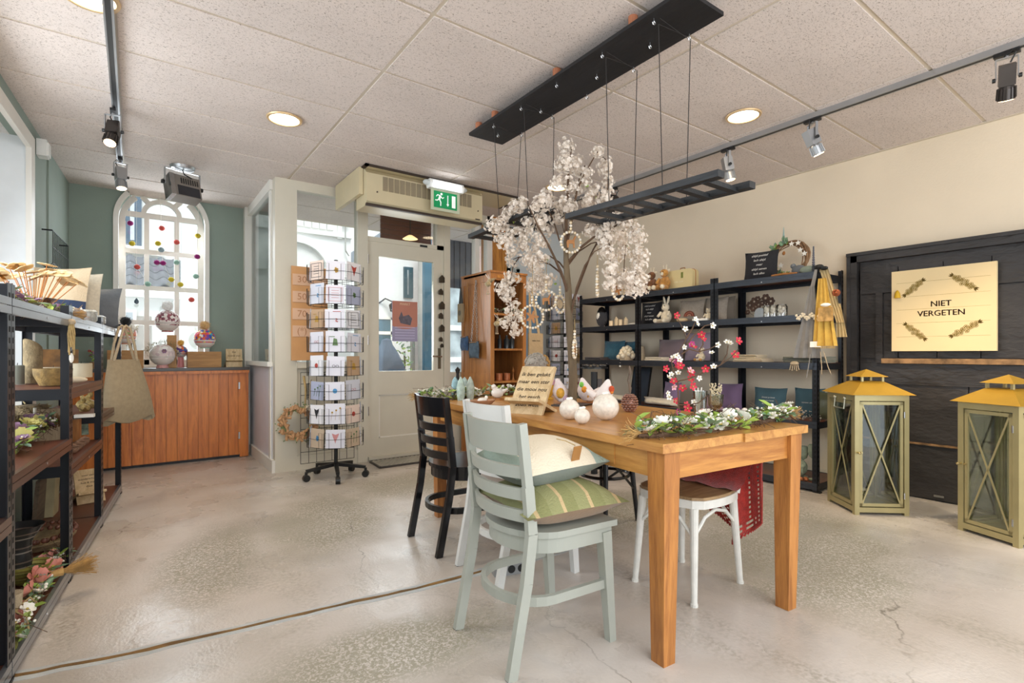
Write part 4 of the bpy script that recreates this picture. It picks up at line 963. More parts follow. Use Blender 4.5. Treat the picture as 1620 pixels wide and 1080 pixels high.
# number-card holder board on the glass beside the spinner
nbx0, nbx1 = pY(468, 500, 4.9).x, pY(500, 500, 4.9).x
nz0, nz1 = 1.0, pY(480, 421, 4.9).z
nb_ = thing('card_board', 'tan wooden board with clear pockets of number cards behind the tall card rack', 'display board', ((nbx0+nbx1)/2+.04, PY_-.045, 0))
part('board', B().bb(-.16, .16, 0, .012, nz0, nz1), mat('tan_board', '#cf9a64', .5, var=.05), nb_)
for k, tx in enumerate(['30', '50', '70', '(*)']):
    z = nz1-.12-.155*k
    pk = part('card_pocket', B().bb(-.15, .15, -.006, 0, z-.05, z+.05), mat('peach_card', '#dcb494', .4, var=.03), nb_)
    text('number', tx, .085, mat('copper_print', '#b9835c', .5), pk, face_m((-.07, -.0065, z), (1, 0, 0), (0, 0, 1)))
# wire grid with the cork wreath
gp_ = thing('wire_grid', 'black wire grid panel leaning on the partition behind the card rack', 'wire grid', (1.47, PY_-.03, 0))
gb = B(); gx0, gx1_, gz0, gz1_ = -.25, .24, .06, .89
for k in range(8): gb.cyl((gx0+(gx1_-gx0)*k/7*1.0, 0, gz0), (gx0+(gx1_-gx0)*k/7, 0, gz1_), .0025, n=5)
for k in range(9): gb.cyl((gx0, .003, gz0+(gz1_-gz0)*k/8), (gx1_, .003, gz0+(gz1_-gz0)*k/8), .0025, n=5)
part('grid', gb, M_wire, gp_)
M_cork = mat('wine_cork', '#b48a62', .8, var=.25, scale=30, bump=.3); M_leafg = mat('dusty_green_leaf', '#7c8a5c', .7, var=.3, scale=20)
cwv = thing('cork_wreath', 'round wreath of wine corks and green sprigs hanging on the wire grid', 'wreath', (1.185, PY_-.075, .44))
part('ring', B().torus((0, 0, 0), .13, .02, 20, 6, Matrix.Rotation(PI/2, 3, 'X')), M_leafg, cwv)
ck = B().cyl((-.021, 0, 0), (.021, 0, 0), .0125, n=8).mesh('cork', M_cork)
for i in range(85):
    a = 2*PI*i/85+random.uniform(-.1, .1); R = .13+random.uniform(-.035, .035)
    link('cork', ck, cwv, (R*math.cos(a), -.018+random.uniform(-.012, .004), R*math.sin(a)), (random.uniform(-.7, .7), random.uniform(0, 3.1), random.uniform(-.7, .7)))
lf = B()
for i in range(90):
    a = random.uniform(0, 2*PI); R = .15+random.uniform(-.06, .035); p = Vector((R*math.cos(a), -.01+random.uniform(-.02, .01), R*math.sin(a))); d = Vector((math.cos(a)+random.uniform(-1, 1), random.uniform(-.5, .2), math.sin(a)+random.uniform(-1, 1))).normalized()*.022; s_ = d.cross(Vector((0, 1, 0)))*.28
    lf.add([p, p+d*.5+s_, p+d, p+d*.5-s_], [(0, 1, 2, 3)])
part('sprigs', lf, M_leafg, cwv, kind='stuff')
part('hanging_twist', B().tube([(-.0+.06, 0, .13), (.065, -.005, .3), (.05, 0, .42)], [.006, .009, .012], 6), M_cord, cwv)
part('paper_tag', B().box((.075, -.03, .13), (.03, .002, .05)), mat('cream_tag', '#e3d6bd', .7), cwv)
# mat
mt = thing('door_mat', 'grey metal grating mat on the floor in front of the glass door', 'door mat', (0, 0, 0))
mp_ = [(1.84, 4.62), (2.62, 4.58), (2.66, 4.93), (1.86, 4.93)]
part('frame', path_strip(B(), [(1.84, 4.60), (2.62, 4.60), (2.62, 4.92), (1.86, 4.92), (1.84, 4.60)], .018, 0, .018), M_dkmetal, mt)
part('tray', B().bb(1.85, 2.61, 4.61, 4.91, 0, .006), mat('mat_dark', '#55524c', .7), mt)
gb = B()
for k in range(-8, 26):
    x0 = 1.85+.045*k; 
    for sg in (1, -1):
        a = Vector((x0, 4.61)) if sg == 1 else Vector((x0, 4.91)); c = Vector((x0+.3*.75, 4.91)) if sg == 1 else Vector((x0+.3*.75, 4.61))
        # clip to the tray in x
        d = c-a
        f0 = max(0, (1.855-a.x)/d.x); f1 = min(1, (2.605-a.x)/d.x)
        if f1-f0 < .05: continue
        p, q = a+d*f0, a+d*f1; gb.beam((p.x, p.y, .014), (q.x, q.y, .014), .011, .006)
part('lattice', gb, mat('mat_lattice', '#c4bfb2', .5, .2), mt)

# poster on the door glass, and the string of little dark houses
po = thing('poster', 'orange and lilac market poster stuck inside the door glass', 'poster', (0, 0, 0))
c0, c1p = pY(622, 475, PY_), pY(662, 540, PY_)
part('sheet', B().bb(c0.x, c1p.x, PY_+.0245, PY_+.0275, c1p.z, c0.z), mat('poster_lilac', '#9a95b4', .5, var=.03), po)
zm = c0.z-(c0.z-c1p.z)*.62
part('orange_field', B().prism([(c0.x+.001, c0.z), (c1p.x-.001, c0.z), (c1p.x-.001, zm)]+[(c1p.x+(c0.x-c1p.x)*i/10, zm-.03*math.sin(PI*i/10)) for i in range(1, 10)]+[(c0.x+.001, zm)], (0, PY_+.0245, 0), (1, 0, 0), (0, 0, 1), (0, -.0008, 0)), mat('poster_orange', '#b87a68', .5, var=.05), po)
text('poster_title', 'MARKT', .035, mat('poster_cream', '#e9c9a8', .5), po, face_m(((c0.x+c1p.x)/2, PY_+.0225, c0.z-.03), (1, 0, 0), (0, 0, 1)))
bb_ = B().prism([(-.06, 0), (.05, -.02), (.07, .05), (.03, .09), (-.03, .07), (-.05, .12), (-.08, .05)], ((c0.x+c1p.x)/2+.01, PY_+.0235, zm+.03), (1, 0, 0), (0, 0, 1), (0, -.001, 0)); part('picture', bb_, mat('poster_grey_print', '#5f5a66', .6, var=.3, scale=30), po)
tx_ = B()
for k in range(5): tx_.bb(c0.x+.03, c1p.x-.03, PY_+.0236, PY_+.0245, c1p.z+.03+.028*k, c1p.z+.036+.028*k)
part('text_lines', tx_, mat('poster_pale_text', '#c3bfdc', .6), po)
hs = thing('house_string', 'string of small dark wooden houses hanging on the right stile of the door', 'garland', (pY(697, 420, PY_).x, PY_-.012, 0))
part('string', B().tube([(0, 0, 1.93), (.003, 0, 1.5), (0, 0, 1.13)], .0018, 5), M_cord, hs)
for k, (y, s_) in enumerate([(442, 1.15), (462, .9), (484, 1.2), (500, .9), (520, 1.1), (537, .7), (547, .6)]):
    z = pY(697, y, PY_-.02).z; q = .028*s_; b = B().prism([(-q, -q), (q, -q), (q, q*.6), (0, q*1.5), (-q, q*.6)], ((-1)**k*.006, -.018, z), (1, .2, .1*(-1)**k), (0, 0, 1), (0, .022, 0))
    part('little_house', b, mat('dark_bark_wood', '#3b3226', .8, var=.3, scale=30), hs)

# sign on the black door
sg = thing('wall_sign', 'cream canvas sign reading NIET VERGETEN on the black door', 'sign', (4.6, 0, 0))
ya, yb, za, zb = 1.485, .895, 1.08, 1.675
M_cream = mat('cream_canvas', '#e6cfa0', .8, var=.03, scale=3); M_gold = mat('olive_gold_ink', '#8c7420', .6, var=.1)
part('canvas', B().bb(.012, .04, yb, ya, za, zb), M_cream, sg)
ff = (0, -1, 0)
wtx = (ya+yb)/2
part('ruled_lines', (lambda b: [b.bb(.0112, .012, yb+.03, ya-.03, z-.0006, z+.0006) for z in (1.583, 1.48, 1.385, 1.285, 1.185)] and b)(B()), M_gold, sg)
tM = lambda y, z: face_m((.0112, y, z), (0, -1, 0), (0, 0, 1))
M_brn = mat('dark_brown_ink', '#4a2c14', .6)
for (tx, z) in (('NIET', 1.415), ('VERGETEN', 1.348)):
    for dx in (-.0009, 0, .0009): o = text('lettering', tx, .056, M_brn, sg, tM(wtx+.0+dx, z+dx*.5)); 
def blossom(b, y, z, r):
    for k in range(5):
        a = 2*PI*k/5+y*40; pts = [(.0105, y-r*.55*math.cos(a)-r*.45*math.cos(t), z+r*.55*math.sin(a)+r*.45*math.sin(t)) for t in [2*PI*i/8 for i in range(8)]]
        b.tube(pts, .0011, 3, closed=True)
fl_ = B(); lv = B()
for (y0, z0, y1, z1) in ((1.395, 1.50, 1.30, 1.585), (1.12, 1.60, 1.01, 1.51), (1.39, 1.27, 1.29, 1.175), (1.12, 1.19, .99, 1.27)):
    for k in range(13):
        f = (k+.5)/13; j = .016*math.sin(k*2.4)*(1-abs(f-.5)); d = Vector((y1-y0, z1-z0)).normalized(); n = Vector((-d.y, d.x))
        blossom(fl_, y0+(y1-y0)*f+n.x*j, z0+(z1-z0)*f+n.y*j, .0135)
    for e_, sg_ in ((0, -1), (1, 1)):
        for an in (-.5, 0, .5):
            d = Vector((y1-y0, z1-z0)).normalized()*sg_; d = Matrix.Rotation(an, 2) @ d; p = Vector((y1, z1)) if e_ else Vector((y0, z0)); q = p+d*.03; n = Vector((-d.y, d.x))*.006; m_ = (p+q)/2
            lv.add([(.0112, v.x, v.y) for v in (p, m_+n, q, m_-n)], [(0, 1, 2, 3)])
part('blossom_print', fl_, M_gold, sg, kind='stuff'); part('leaf_print', lv, mat('leaf_ink', '#6b5418', .6), sg)
part('hanging_bell', B().lathe([(0, .06), (.006, .055), (.016, .035), (.02, .0), (0, 0)], (.0, 1.445, 1.475), 10), mat('ochre_bell', '#c9a018', .5), sg, True)
# ================================================================== plants, cushions and other builders for the small goods
M_leaf = mat('fresh_leaf', '#9cb552', .5, var=.3, scale=30); M_leaf2 = mat('bluish_leaf', '#7d9b78', .5, var=.25, scale=30); M_stem = mat('brown_twig', '#5a4330', .8, var=.25, scale=30)
M_petal = mat('white_petal', '#f7f2e6', .6, var=.03); M_petalp = mat('pink_petal', '#e0917f', .6, var=.12, scale=20); M_petaly = mat('yellow_petal', '#e6dc86', .6, var=.1); M_petalv = mat('mauve_petal', '#9c7590', .6, var=.2, scale=30)
M_petalr = mat('crimson_petal', '#c8233a', .55, var=.2, scale=30); M_eye = mat('flower_eye', '#c9b45a', .7); M_moss = mat('moss', '#7a7a3c', .95, var=.4, scale=60, bump=.8, bscale=200); M_straw = mat('straw', '#b58f56', .9, var=.25, scale=40)
M_lav = mat('lavender', '#7c7496', .8, var=.3, scale=50)
def rv(a=1): return Vector((random.uniform(-a, a), random.uniform(-a, a), random.uniform(-a, a)))
def leaf_me(m, L=.05, w=.016):
    b = B(); b.add([(0, 0, 0), (w*.7, L*.3, .004), (w*.6, L*.7, .003), (0, L, -.003), (-w*.6, L*.7, .003), (-w*.7, L*.3, .004), (0, L*.35, -.002), (0, L*.7, -.003)], [(0, 1, 6), (1, 2, 7, 6), (2, 3, 7), (0, 6, 5), (6, 7, 4, 5), (7, 3, 4)])
    return b.mesh('leaf', m, True)
def flower_me(mp, r=.02, n=5, cup=.3, eye=M_eye, layers=1):
    b = B()
    for l in range(layers):
        for k in range(n):
            a = 2*PI*(k+.5*l)/n; u = Vector((math.cos(a), math.sin(a), 0)); v = Vector((-u.y, u.x, 0)); rr = r*(1-.25*l); z = rr*(cup+.3*l)
            b.add([u*rr*.12, u*rr*.55+v*rr*.36+Vector((0, 0, z*.5)), u*rr*.95+v*rr*.26+Vector((0, 0, z)), u*rr*1.02+Vector((0, 0, z*.8)), u*rr*.95-v*rr*.26+Vector((0, 0, z)), u*rr*.55-v*rr*.36+Vector((0, 0, z*.5))], [(0, 1, 2, 3), (0, 3, 4, 5)])
    b.cur = 1; b.sph((0, 0, r*.12), r*.2, 6)
    return b.mesh('flower', [mp, eye], True)
LEAF = [leaf_me(M_leaf), leaf_me(M_leaf2, .055, .018), leaf_me(M_leaf, .035, .014)]
FL = {'w': flower_me(M_petal, .024, 6, .35, layers=2), 'p': flower_me(M_petalp, .034, 5, .5, layers=2), 'y': flower_me(M_petaly, .032, 6, .6, layers=2), 'v': flower_me(M_petalv, .024, 6, .4, layers=2), 'r': flower_me(M_petalr, .019, 5, .3), 's': flower_me(M_petal, .013, 5, .4), 'm': flower_me(mat('magenta_petal', '#b8407c', .6), .018, 6, .3), 'k': flower_me(mat('pale_pink_petal', '#e3a6ad', .6), .018, 5, .3)}
def tuft(b, p, d, L, n, spread, r=.0009):
    p = Vector(p); d = Vector(d).normalized()
    for _ in range(n):
        e = (d+rv(spread)).normalized(); m_ = p+e*L*.5+rv(.006); b.tube([p+rv(.004), m_, p+e*L*random.uniform(.7, 1.1)+rv(.01)], r, 3, cap=False)
    return b
def garland(label, pts, r, flowers, nleaf, base=None, berries=25, ends=True, nfl=14, leafs=(0, 1, 2), group=None, cat='garland', zlift=.0):
    """low flower garland lying along pts (world points on the surface)"""
    pts = [Vector(p) for p in pts]; o = pts[0].copy(); t = thing('flower_garland', label, cat, o, group=group)
    q = [p-o for p in pts]; n = len(q)
    def at(f):
        k = min(n-2, int(f*(n-1))); return q[k].lerp(q[k+1], f*(n-1)-k)
    core = [at(i/24)+Vector((0, 0, r*.42+zlift))+rv(r*.12) for i in range(25)]
    part('twig_core', B().tube([c_-Vector((0, 0, r*.22)) for c_ in core], [r*.17*(random.uniform(.7, 1.3)) for _ in core], 7), base or M_moss, t)
    nleaf = int(nleaf*2.9); nfl = int(nfl*2.1); berries = int(berries*1.6)
    tw = B()
    for i in range(130):
        f = random.random(); p = at(f)+Vector((0, 0, r*.6+zlift)); a = p+rv(r*.6); tw.tube([a, a+rv(r)+Vector((0, 0, r*.2)), a+rv(r*1.5)], .0012, 3, cap=False)
    part('tangled_twigs', tw, M_stem, t, kind='stuff')
    if ends:
        e = B(); tuft(e, q[-1]+Vector((0, 0, r*.5)), (q[-1]-q[-2]), .075, 60, .45); tuft(e, q[0]+Vector((0, 0, r*.5)), (q[0]-q[1]), .07, 50, .5); part('straw_ends', e, M_straw, t, kind='stuff')
    for i in range(nleaf):
        f = (i+.5)/nleaf; p = at(f)+Vector((random.uniform(-r, r)*.7, random.uniform(-r, r)*.7, r*random.uniform(.15, 1.35)+zlift))
        link('leaf', LEAF[leafs[i % len(leafs)]], t, p, (random.uniform(-.15, .8), random.uniform(-.5, .5), random.uniform(0, 6.3)), random.uniform(.7, 1.15)*min(1.3, r/.035))
    for i in range(nfl):
        f = (i+.5)/nfl; p = at(f)+Vector((random.uniform(-r, r)*.6, random.uniform(-r, r)*.6, r*random.uniform(.6, 1.55)+zlift))
        link('flower', FL[flowers[i % len(flowers)]], t, p, (random.uniform(-.9, .9), random.uniform(-.9, .9), random.uniform(0, 6)), random.uniform(.75, 1.1)*min(1.3, r/.035))
    bb_ = B()
    for i in range(berries): bb_.sph(at(random.random())+Vector((random.uniform(-r, r), random.uniform(-r, r), r*random.uniform(.8, 1.6)+zlift)), random.uniform(.004, .007), 6)
    if berries: part('berries', bb_, M_petal, t, True, kind='stuff')
    return t
def cush(label, w, h, t, m, loc, rz, lean=.0, group=None, txt=None, tm_=None, tsize=.03, name='cushion', wr=.04):
    o = thing(name, label, 'cushion', loc, group=group, rot=(lean, 0, rz))
    part('cover', B().cushion(w, h, t, 9, c=(0, 0, h/2), wr=wr), m, o, True)
    part('seam_piping', B().tube([(sx*w/2*(1-.0), 0, h/2+sz*h/2) for sx, sz in ((-1, -1), (-.5, -.94), (0, -.93), (.5, -.94), (1, -1), (.94, -.5), (.93, 0), (.94, .5), (1, 1), (.5, .94), (0, .93), (-.5, .94), (-1, 1), (-.94, .5), (-.93, 0), (-.94, -.5))], .0025, 4, closed=True), m, o)
    if txt:
        n = len(txt)
        for i, s_ in enumerate(txt): text('lettering', s_, tsize, tm_, o, face_m((0, -t/2-.001, h*.5+(n/2-i-.5)*tsize*1.5), (1, 0, 0), (0, 0, 1)), .0008, shear=.2)
    return o
def folded(label, w, d, n, m, loc, rz, th=.014, group=None, cat='cloth', name='folded_cloth'):
    t = thing(name, label, cat, loc, rz, group)
    for i in range(n):
        b = B(); z0 = i*th; w1 = w*random.uniform(.9, 1); d1 = d*random.uniform(.9, 1); rows = []
        prof = [(-d1/2, th*.5), (-d1/2+.008, th*.05), (0, .0), (d1/2-.004, th*.05), (d1/2, th*.5), (d1/2-.004, th*.95), (0, th), (-d1/2+.008, th*.95)]
        b.prism(prof, (-w1/2, random.uniform(-.008, .008), z0), (0, 1, 0), (0, 0, 1), (w1, random.uniform(-.01, .01), 0)); part('fold', b, m, t, True)
    return t
M_wax = mat('ivory_wax', '#e2d3b4', .5, var=.03)

# ================================================================== goods on the left rack
def sL(px, q): return min(2.5, sL_(px, q))
def sL_(px, q):   # distance along the left rack seen at photo column px, q behind its front
    r = ray(px, 0); A = Matrix(((r.x, -LD.x), (r.y, -LD.y))); v = A.inverted() @ Vector((LO.x+LP.x*q, LO.y+LP.y*q)); return v[1]
def oL(px, q, z): return LR(sL(px, q), q, z+.001)
ZT, ZB1, ZA, ZC, ZB2, Z0 = 1.24, .90, .665, .69, .54, .07
M_wflower = mat('pale_plywood', '#d9bd8c', .6, var=.1, scale=20); M_stick = mat('orange_stick', '#c98544', .6, var=.15)
M_vglass = glass('clear_vase_glass', (.93, .96, .97), .8)
p = oL(54, .20, ZT); vs_ = thing('flower_vase', 'flared clear glass vase holding wooden cut-out flowers on top of the left shelving', 'vase', p)
part('glass_bowl', B().lathe([(.0, 0), (.03, 0), (.026, .012), (.045, .04), (.088, .10), (.086, .10), (.041, .042), (.02, .016), (0, .014)], n=24), M_vglass, vs_, True)
wf = B(); 
for k in range(5):
    a = 2*PI*k/5; pl = [(.021*math.cos(a)+.021*math.cos(t_), .021*math.sin(a)+.021*math.sin(t_)) for t_ in [2*PI*i/10 for i in range(10)]]; wf.prism(pl, (0, 0, 0), (1, 0, 0), (0, 1, 0), (0, 0, .003))
wf.cyl((0, 0, .003), (0, 0, .007), .008, n=8); wfm = wf.mesh('wooden_flower', M_wflower)
for k in range(24):
    a = 2.4*k; rr = .02+.12*math.sqrt((k+.5)/24); tip = Vector((rr*math.cos(a)*1.3, rr*math.sin(a)*1.1, .27+.02*math.cos(k*1.7)-.5*rr-.0))
    part('stick', B().cyl(Vector((rr*.12*math.cos(a), rr*.12*math.sin(a), .015)), tip, .0022, n=5), M_stick, vs_)
    link('wooden_flower', wfm, vs_, tip, (math.sin(a)*-.45*rr/.1, math.cos(a)*.45*rr/.1, a), 1.0)
M_burl = mat('brown_velvet_leaf', '#6a5038', .7, var=.3, scale=20)
garland('leafy lavender wreath with green and brown leaves on the left top shelf', [oL(8, .05, ZT), oL(45, .12, ZT), oL(85, .10, ZT), oL(107, .05, ZT)], .035, 'vvs', 34, mat('purple_moss', '#665a6c', .95, var=.4, scale=60, bump=.8), 14, True, 10)
solo('glass_ball', B().sph((0, 0, .03), .03, 14), mat('teal_glaze', '#3f7f84', .2), 'small teal ball beside the vase of wooden flowers', 'ball', oL(28, .26, ZT), smooth=True)
M_navy = mat('navy_denim', '#28344c', .9, var=.15, scale=60, sheen=.2); M_linen = mat('beige_linen', '#bda98b', .9, var=.12, scale=80, bump=.4, bscale=200); M_stripe = mat('pale_ticking', '#cfc6b2', .9, var=.08, scale=60); M_gcush = mat('slate_grey_velvet', '#666b70', .85, var=.12, scale=15, bump=.2, sheen=.4)
def zc(px, q): return oL(px, q, ZT)
M_two = stripe_mat('beige_over_navy', [(0, '#bda98b'), (.5, '#28344c'), (.66, '#bda98b')], 'Z', 1.05)
b1 = cush('beige and navy cushion behind the vase on the left top shelf', .36, .38, .13, M_two, zc(88, .27), lrz-.5, -.15); 
cush('pale striped cushion between the navy and the slate cushions', .34, .36, .12, M_stripe, zc(112, .22), lrz-.35, -.1)
cush('slate grey cushion at the far end of the left top shelf', .40, .30, .15, M_gcush, zc(156, .18), lrz-.35, -.15)
sh_ = B()
for k, (x, h) in enumerate(((0, .07), (.03, .09), (.055, .06))): sh_.lathe([(.018, 0), (.02, .02), (.008, h*.8), (0, h)], (x, 0, 0), 9)
solo('cone_shells', sh_, mat('pearl_shell', '#c9c7c4', .25, var=.1), 'group of pale pointed glass cones on the left top shelf', 'ornament', zc(118, .10), lrz, smooth=True)
rb_ = thing('ribbed_ornament', 'row of taupe wooden ribs strung together on the left top shelf edge', 'ornament', zc(116, .03), lrz)
for k in range(6): part('rib', B().sph((.0, k*.032, .028), .026, 10, (1.2, .55, 1)), mat('taupe_wood', '#8f8175', .5, var=.15), rb_, True)
for px, w, h, lb in ((137, .05, .075, 'ribbed clear glass tealight holder left of the slate cushion'), (150, .055, .06, 'mottled glass tealight holder at the foot of the slate cushion')):
    solo('tealight_holder', B().lathe([(0, 0), (w*.8, 0), (w, h*.2), (w, h*.85), (w*.75, h), (w*.6, h*.97), (0, h*.5)], n=16), mat('frosted_pebble_glass', '#a3a49e', .25, var=.25, scale=70, bump=.5), lb, 'candle holder', zc(px, .05), smooth=True)
# tassel
tz = oL(113, -.01, 1.21); tt = thing('bead_tassel', 'jute and bead tassel hanging from the left top shelf rail', 'tassel', tz)
tb_ = B()
for k in range(9): a = k*.7; tb_.tube([(.008*math.cos(a), .01*math.sin(a), .0), (.012*math.cos(a+1), .012*math.sin(a+1), -.06), (.010*math.cos(a+2), .016*math.sin(a+2), -.12-.012*(k % 4))], .0035, 5)
part('cords', tb_, M_cord, tt); part('bead', B().sph((0, 0, -.005), .016, 10), M_linen, tt, True); part('drop', B().sph((.0, 0, -.17), .009, 8, (1, 1, 2.6)), M_petal, tt, True)
# tote bag on the far post
M_canvas = mat('ecru_canvas', '#a39377', .9, var=.08, scale=40, bump=.3, bscale=200)
bg_ = oL(196, -.045, 0); tg = thing('tote_bag', 'beige canvas tote bag hanging on the far corner of the left shelving', 'bag', (bg_[0], bg_[1], 0), lrz+.9)
rows = []
for k in range(9):
    f = k/8; wd = .13+.10*f; z = 1.02-.44*f; th_ = .012+.05*math.sin(PI*min(1, f*1.05))**.7*(.4+f)
    rows.append([Vector((wd*math.cos(a)+.045*f, th_*math.sin(a), z-.02*math.sin(a*3)*f)) for a in [2*PI*i/20 for i in range(21)]])
rows.append([Vector((v.x*.92, 0, v.z-.004)) for v in rows[-1]])
part('canvas_body', B().strip(rows), M_canvas, tg, True)
for sg in (-1, 1): part('strap', B().tube([(-.09, sg*.01, 1.01), (-.06, sg*.02, 1.13), (-.02, sg*.02, 1.25), (.0, sg*.015, 1.262), (.03, sg*.02, 1.24), (.07, sg*.02, 1.12), (.10, sg*.01, 1.01)], [.009]*7, 6), M_linen, tg)
# candles and bark pieces on the second shelf
M_bark = mat('birch_bark_print', '#93805f', .85, var=.35, scale=25, bump=.5); M_gcandle = mat('grey_green_wax', '#84877a', .6, var=.08)
def candle(label, px, q, z, r, h, m, wick=True, slant=0, cat='candle'):
    t = thing('candle', label, cat, oL(px, q, z))
    part('wax', B().lathe([(0, 0), (r, 0), (r, h-.004), (r-.004, h), (0, h-.003)], n=22) if not slant else B().tube([(0, 0, 0), (0, 0, h)], r, 18), m, t, True)
    if wick: part('wick', B().cyl((0, 0, h-.004), (.002, 0, h+.012), .0015, n=5), M_blk, t)
    return t
candle('small grey-green candle at the near end of the second left shelf', 27, .30, ZB1, .03, .10, M_gcandle)
b = B(); n = 18; r = .04
for zz in (0, .21): b.v += [(r*math.cos(2*PI*i/n), r*math.sin(2*PI*i/n), zz+(.03*math.cos(2*PI*i/n) if zz else 0)) for i in range(n)]
b.f = [(i, (i+1) % n, (i+1) % n+n, i+n) for i in range(n)]+[tuple(range(n-1, -1, -1)), tuple(range(n, 2*n))]; b.mi = [0]*len(b.f)
solo('bark_cylinder', b, M_bark, 'tall slant-cut bark cylinder on the second left shelf', 'vase', oL(52, .26, ZB1), lrz-2.2, smooth=True)
candle('wide round ivory candle behind the second post of the left shelving', 84, .28, ZB1, .06, .075, M_linen)
candle('wide round ivory candle with a wick right of the second post', 128, .18, ZB1, .062, .095, M_wax)
bw = B().lathe([(0, 0), (.07, 0), (.10, .05), (.105, .085), (.098, .085), (.09, .05), (.06, .012), (0, .012)], n=22, sx=.75, sy=.75)
solo('bark_bowl', bw, mat('gilded_bark', '#a88a52', .5, var=.4, scale=40, bump=.5), 'gilded bark bowl on the second left shelf in front of the candles', 'bowl', oL(84, .12, ZB1), lrz, smooth=True)
solo('wall_panel', B().box((0, 0, .095), (.20, .012, .19)), mat('amber_bark_panel', '#7c5424', .6, var=.5, scale=12), 'brown and amber square panel standing behind the ivory candles', 'panel', oL(127, .33, ZB1), lrz+.1)
solo('wooden_scoop', B().sph((0, 0, .02), .035, 12, (1.6, .7, .5)), M_wax, 'small cream wooden scoop in front of the ivory candle', 'scoop', oL(118, .06, ZB1), lrz, smooth=True)
# moss log, birch framed panel, dried leaves, bouquet (near bay shelf)
lg = B().lathe([(.07, 0), (.075, .05), (.07, .12), (.078, .2), (.07, .23), (0, .23)], n=22)
lg.v = [tuple(Vector(v)*(1+random.uniform(-.06, .06))) if v[2] < .225 else v for v in lg.v]
mlg = thing('moss_log', 'thick moss and lichen covered log on the lower left shelf', 'log', oL(50, .30, ZB2)); part('trunk', lg, mat('lichen_bark', '#7c6a4e', .95, var=.5, scale=45, bump=1, bscale=90), mlg, True)
lc = B()
for i in range(260):
    a = random.uniform(0, 6.28); z = random.uniform(.0, .235); p = Vector((.073*math.cos(a), .073*math.sin(a), z)); d = Vector((math.cos(a), math.sin(a), random.uniform(-.5, .8)))*.018+rv(.008); s_ = rv(.007)
    lc.add([p-s_, p+s_, p+d+s_*.6, p+d-s_*.6], [(0, 1, 2, 3)])
part('lichen', lc, mat('dry_lichen', '#8a7a55', .95, var=.5, scale=60), mlg, kind='stuff')
pn = thing('birch_panel', 'birch framed wooden panel beside the moss log', 'panel', oL(82, .2, ZB2), lrz+.25)
part('board', B().box((0, 0, .11), (.13, .008, .2)), wood('drift_board', '#a08b6c', '#75624a', .7, 'z'), pn)
for sx in (-1, 1): part('birch_edge', B().cyl((sx*.07, 0, 0), (sx*.07, 0, .22), .008, n=8), mat('birch_white', '#cfc8b8', .8, var=.35, scale=60), pn)
garland('bouquet of mauve and cream flowers lying on the lower left shelf', [oL(20, .10, ZA), oL(40, .16, ZA), oL(62, .20, ZA), oL(76, .16, ZA)], .045, 'vyvvsv', 40, None, 24, False, 20, cat='bouquet')
dr_ = B()
for i in range(60):
    p = Vector((random.uniform(-.04, .05), random.uniform(-.02, .14), random.uniform(0, .03))); d = Vector((random.uniform(-.02, .03), .05, random.uniform(0, .07))); s_ = rv(.012); dr_.add([p, p+d*.5+s_, p+d, p+d*.5-s_], [(0, 1, 2, 3)])
solo('dried_fern', dr_, mat('rust_fern', '#7b5a34', .9, var=.4, scale=40), 'bunch of rust brown dried fern beside the mauve bouquet', 'dried flowers', oL(84, .14, ZA), lrz)
# middle bay small goods
def blockl(label, px, q, z, d, m, name='wooden_block', rot=0, cat='ornament'): return solo(name, B().box((0, 0, d[2]/2), d), m, label, cat, oL(px, q, z), lrz+rot)
blockl('plain wooden block beside the twisted gold ornaments', 119, .12, ZC-.15, (.05, .05, .13), M_ok)
for px, h, lb in ((130, .11, 'shorter twisted gold tree ornament on the middle left shelf'), (141, .14, 'taller twisted gold tree ornament on the middle left shelf')):
    b = B()
    b.tube([(.02*math.sin(i*.9)*(1-i/14), .02*math.cos(i*.9)*(1-i/14), h*i/13) for i in range(14)], [.026*(1-i/14)+.004 for i in range(14)], 8)
    solo('twisted_tree', b, mat('glitter_gold', '#b09a64', .35, .5, var=.4, scale=60, bump=.5), lb, 'ornament', oL(px, .14, ZB2 if False else ZC), smooth=True)
blockl('small white card on a wooden base on the middle left shelf', 134, .06, ZC, (.09, .05, .018), M_petal, 'small_card', 0, 'card')
cdst = thing('succulent_card', 'card printed with pale succulents leaning behind brown acorns', 'card', oL(120, .16, ZB2), rot=(-.3, 0, lrz+.3)); part('sheet', B().box((0, 0, .065), (.13, .004, .13)), mat('succulent_print', '#8fa08c', .6, var=.4, scale=40), cdst)
for k, px in enumerate((116, 122, 128, 134)): solo('acorn_ball', B().sph((0, 0, .022), .024, 10, (1, 1, .95)).lathe([(.02, .03), (.025, .036), (.0, .05)], n=10), mat('brown_felt', '#80604a', .9, var=.3, scale=50, bump=.5), 'brown felted acorn, %s of the row on the middle left shelf' % ('first', 'second', 'third', 'last')[k], 'acorn', oL(px, .05, ZB2), group='felted acorns on the left shelf', smooth=True)
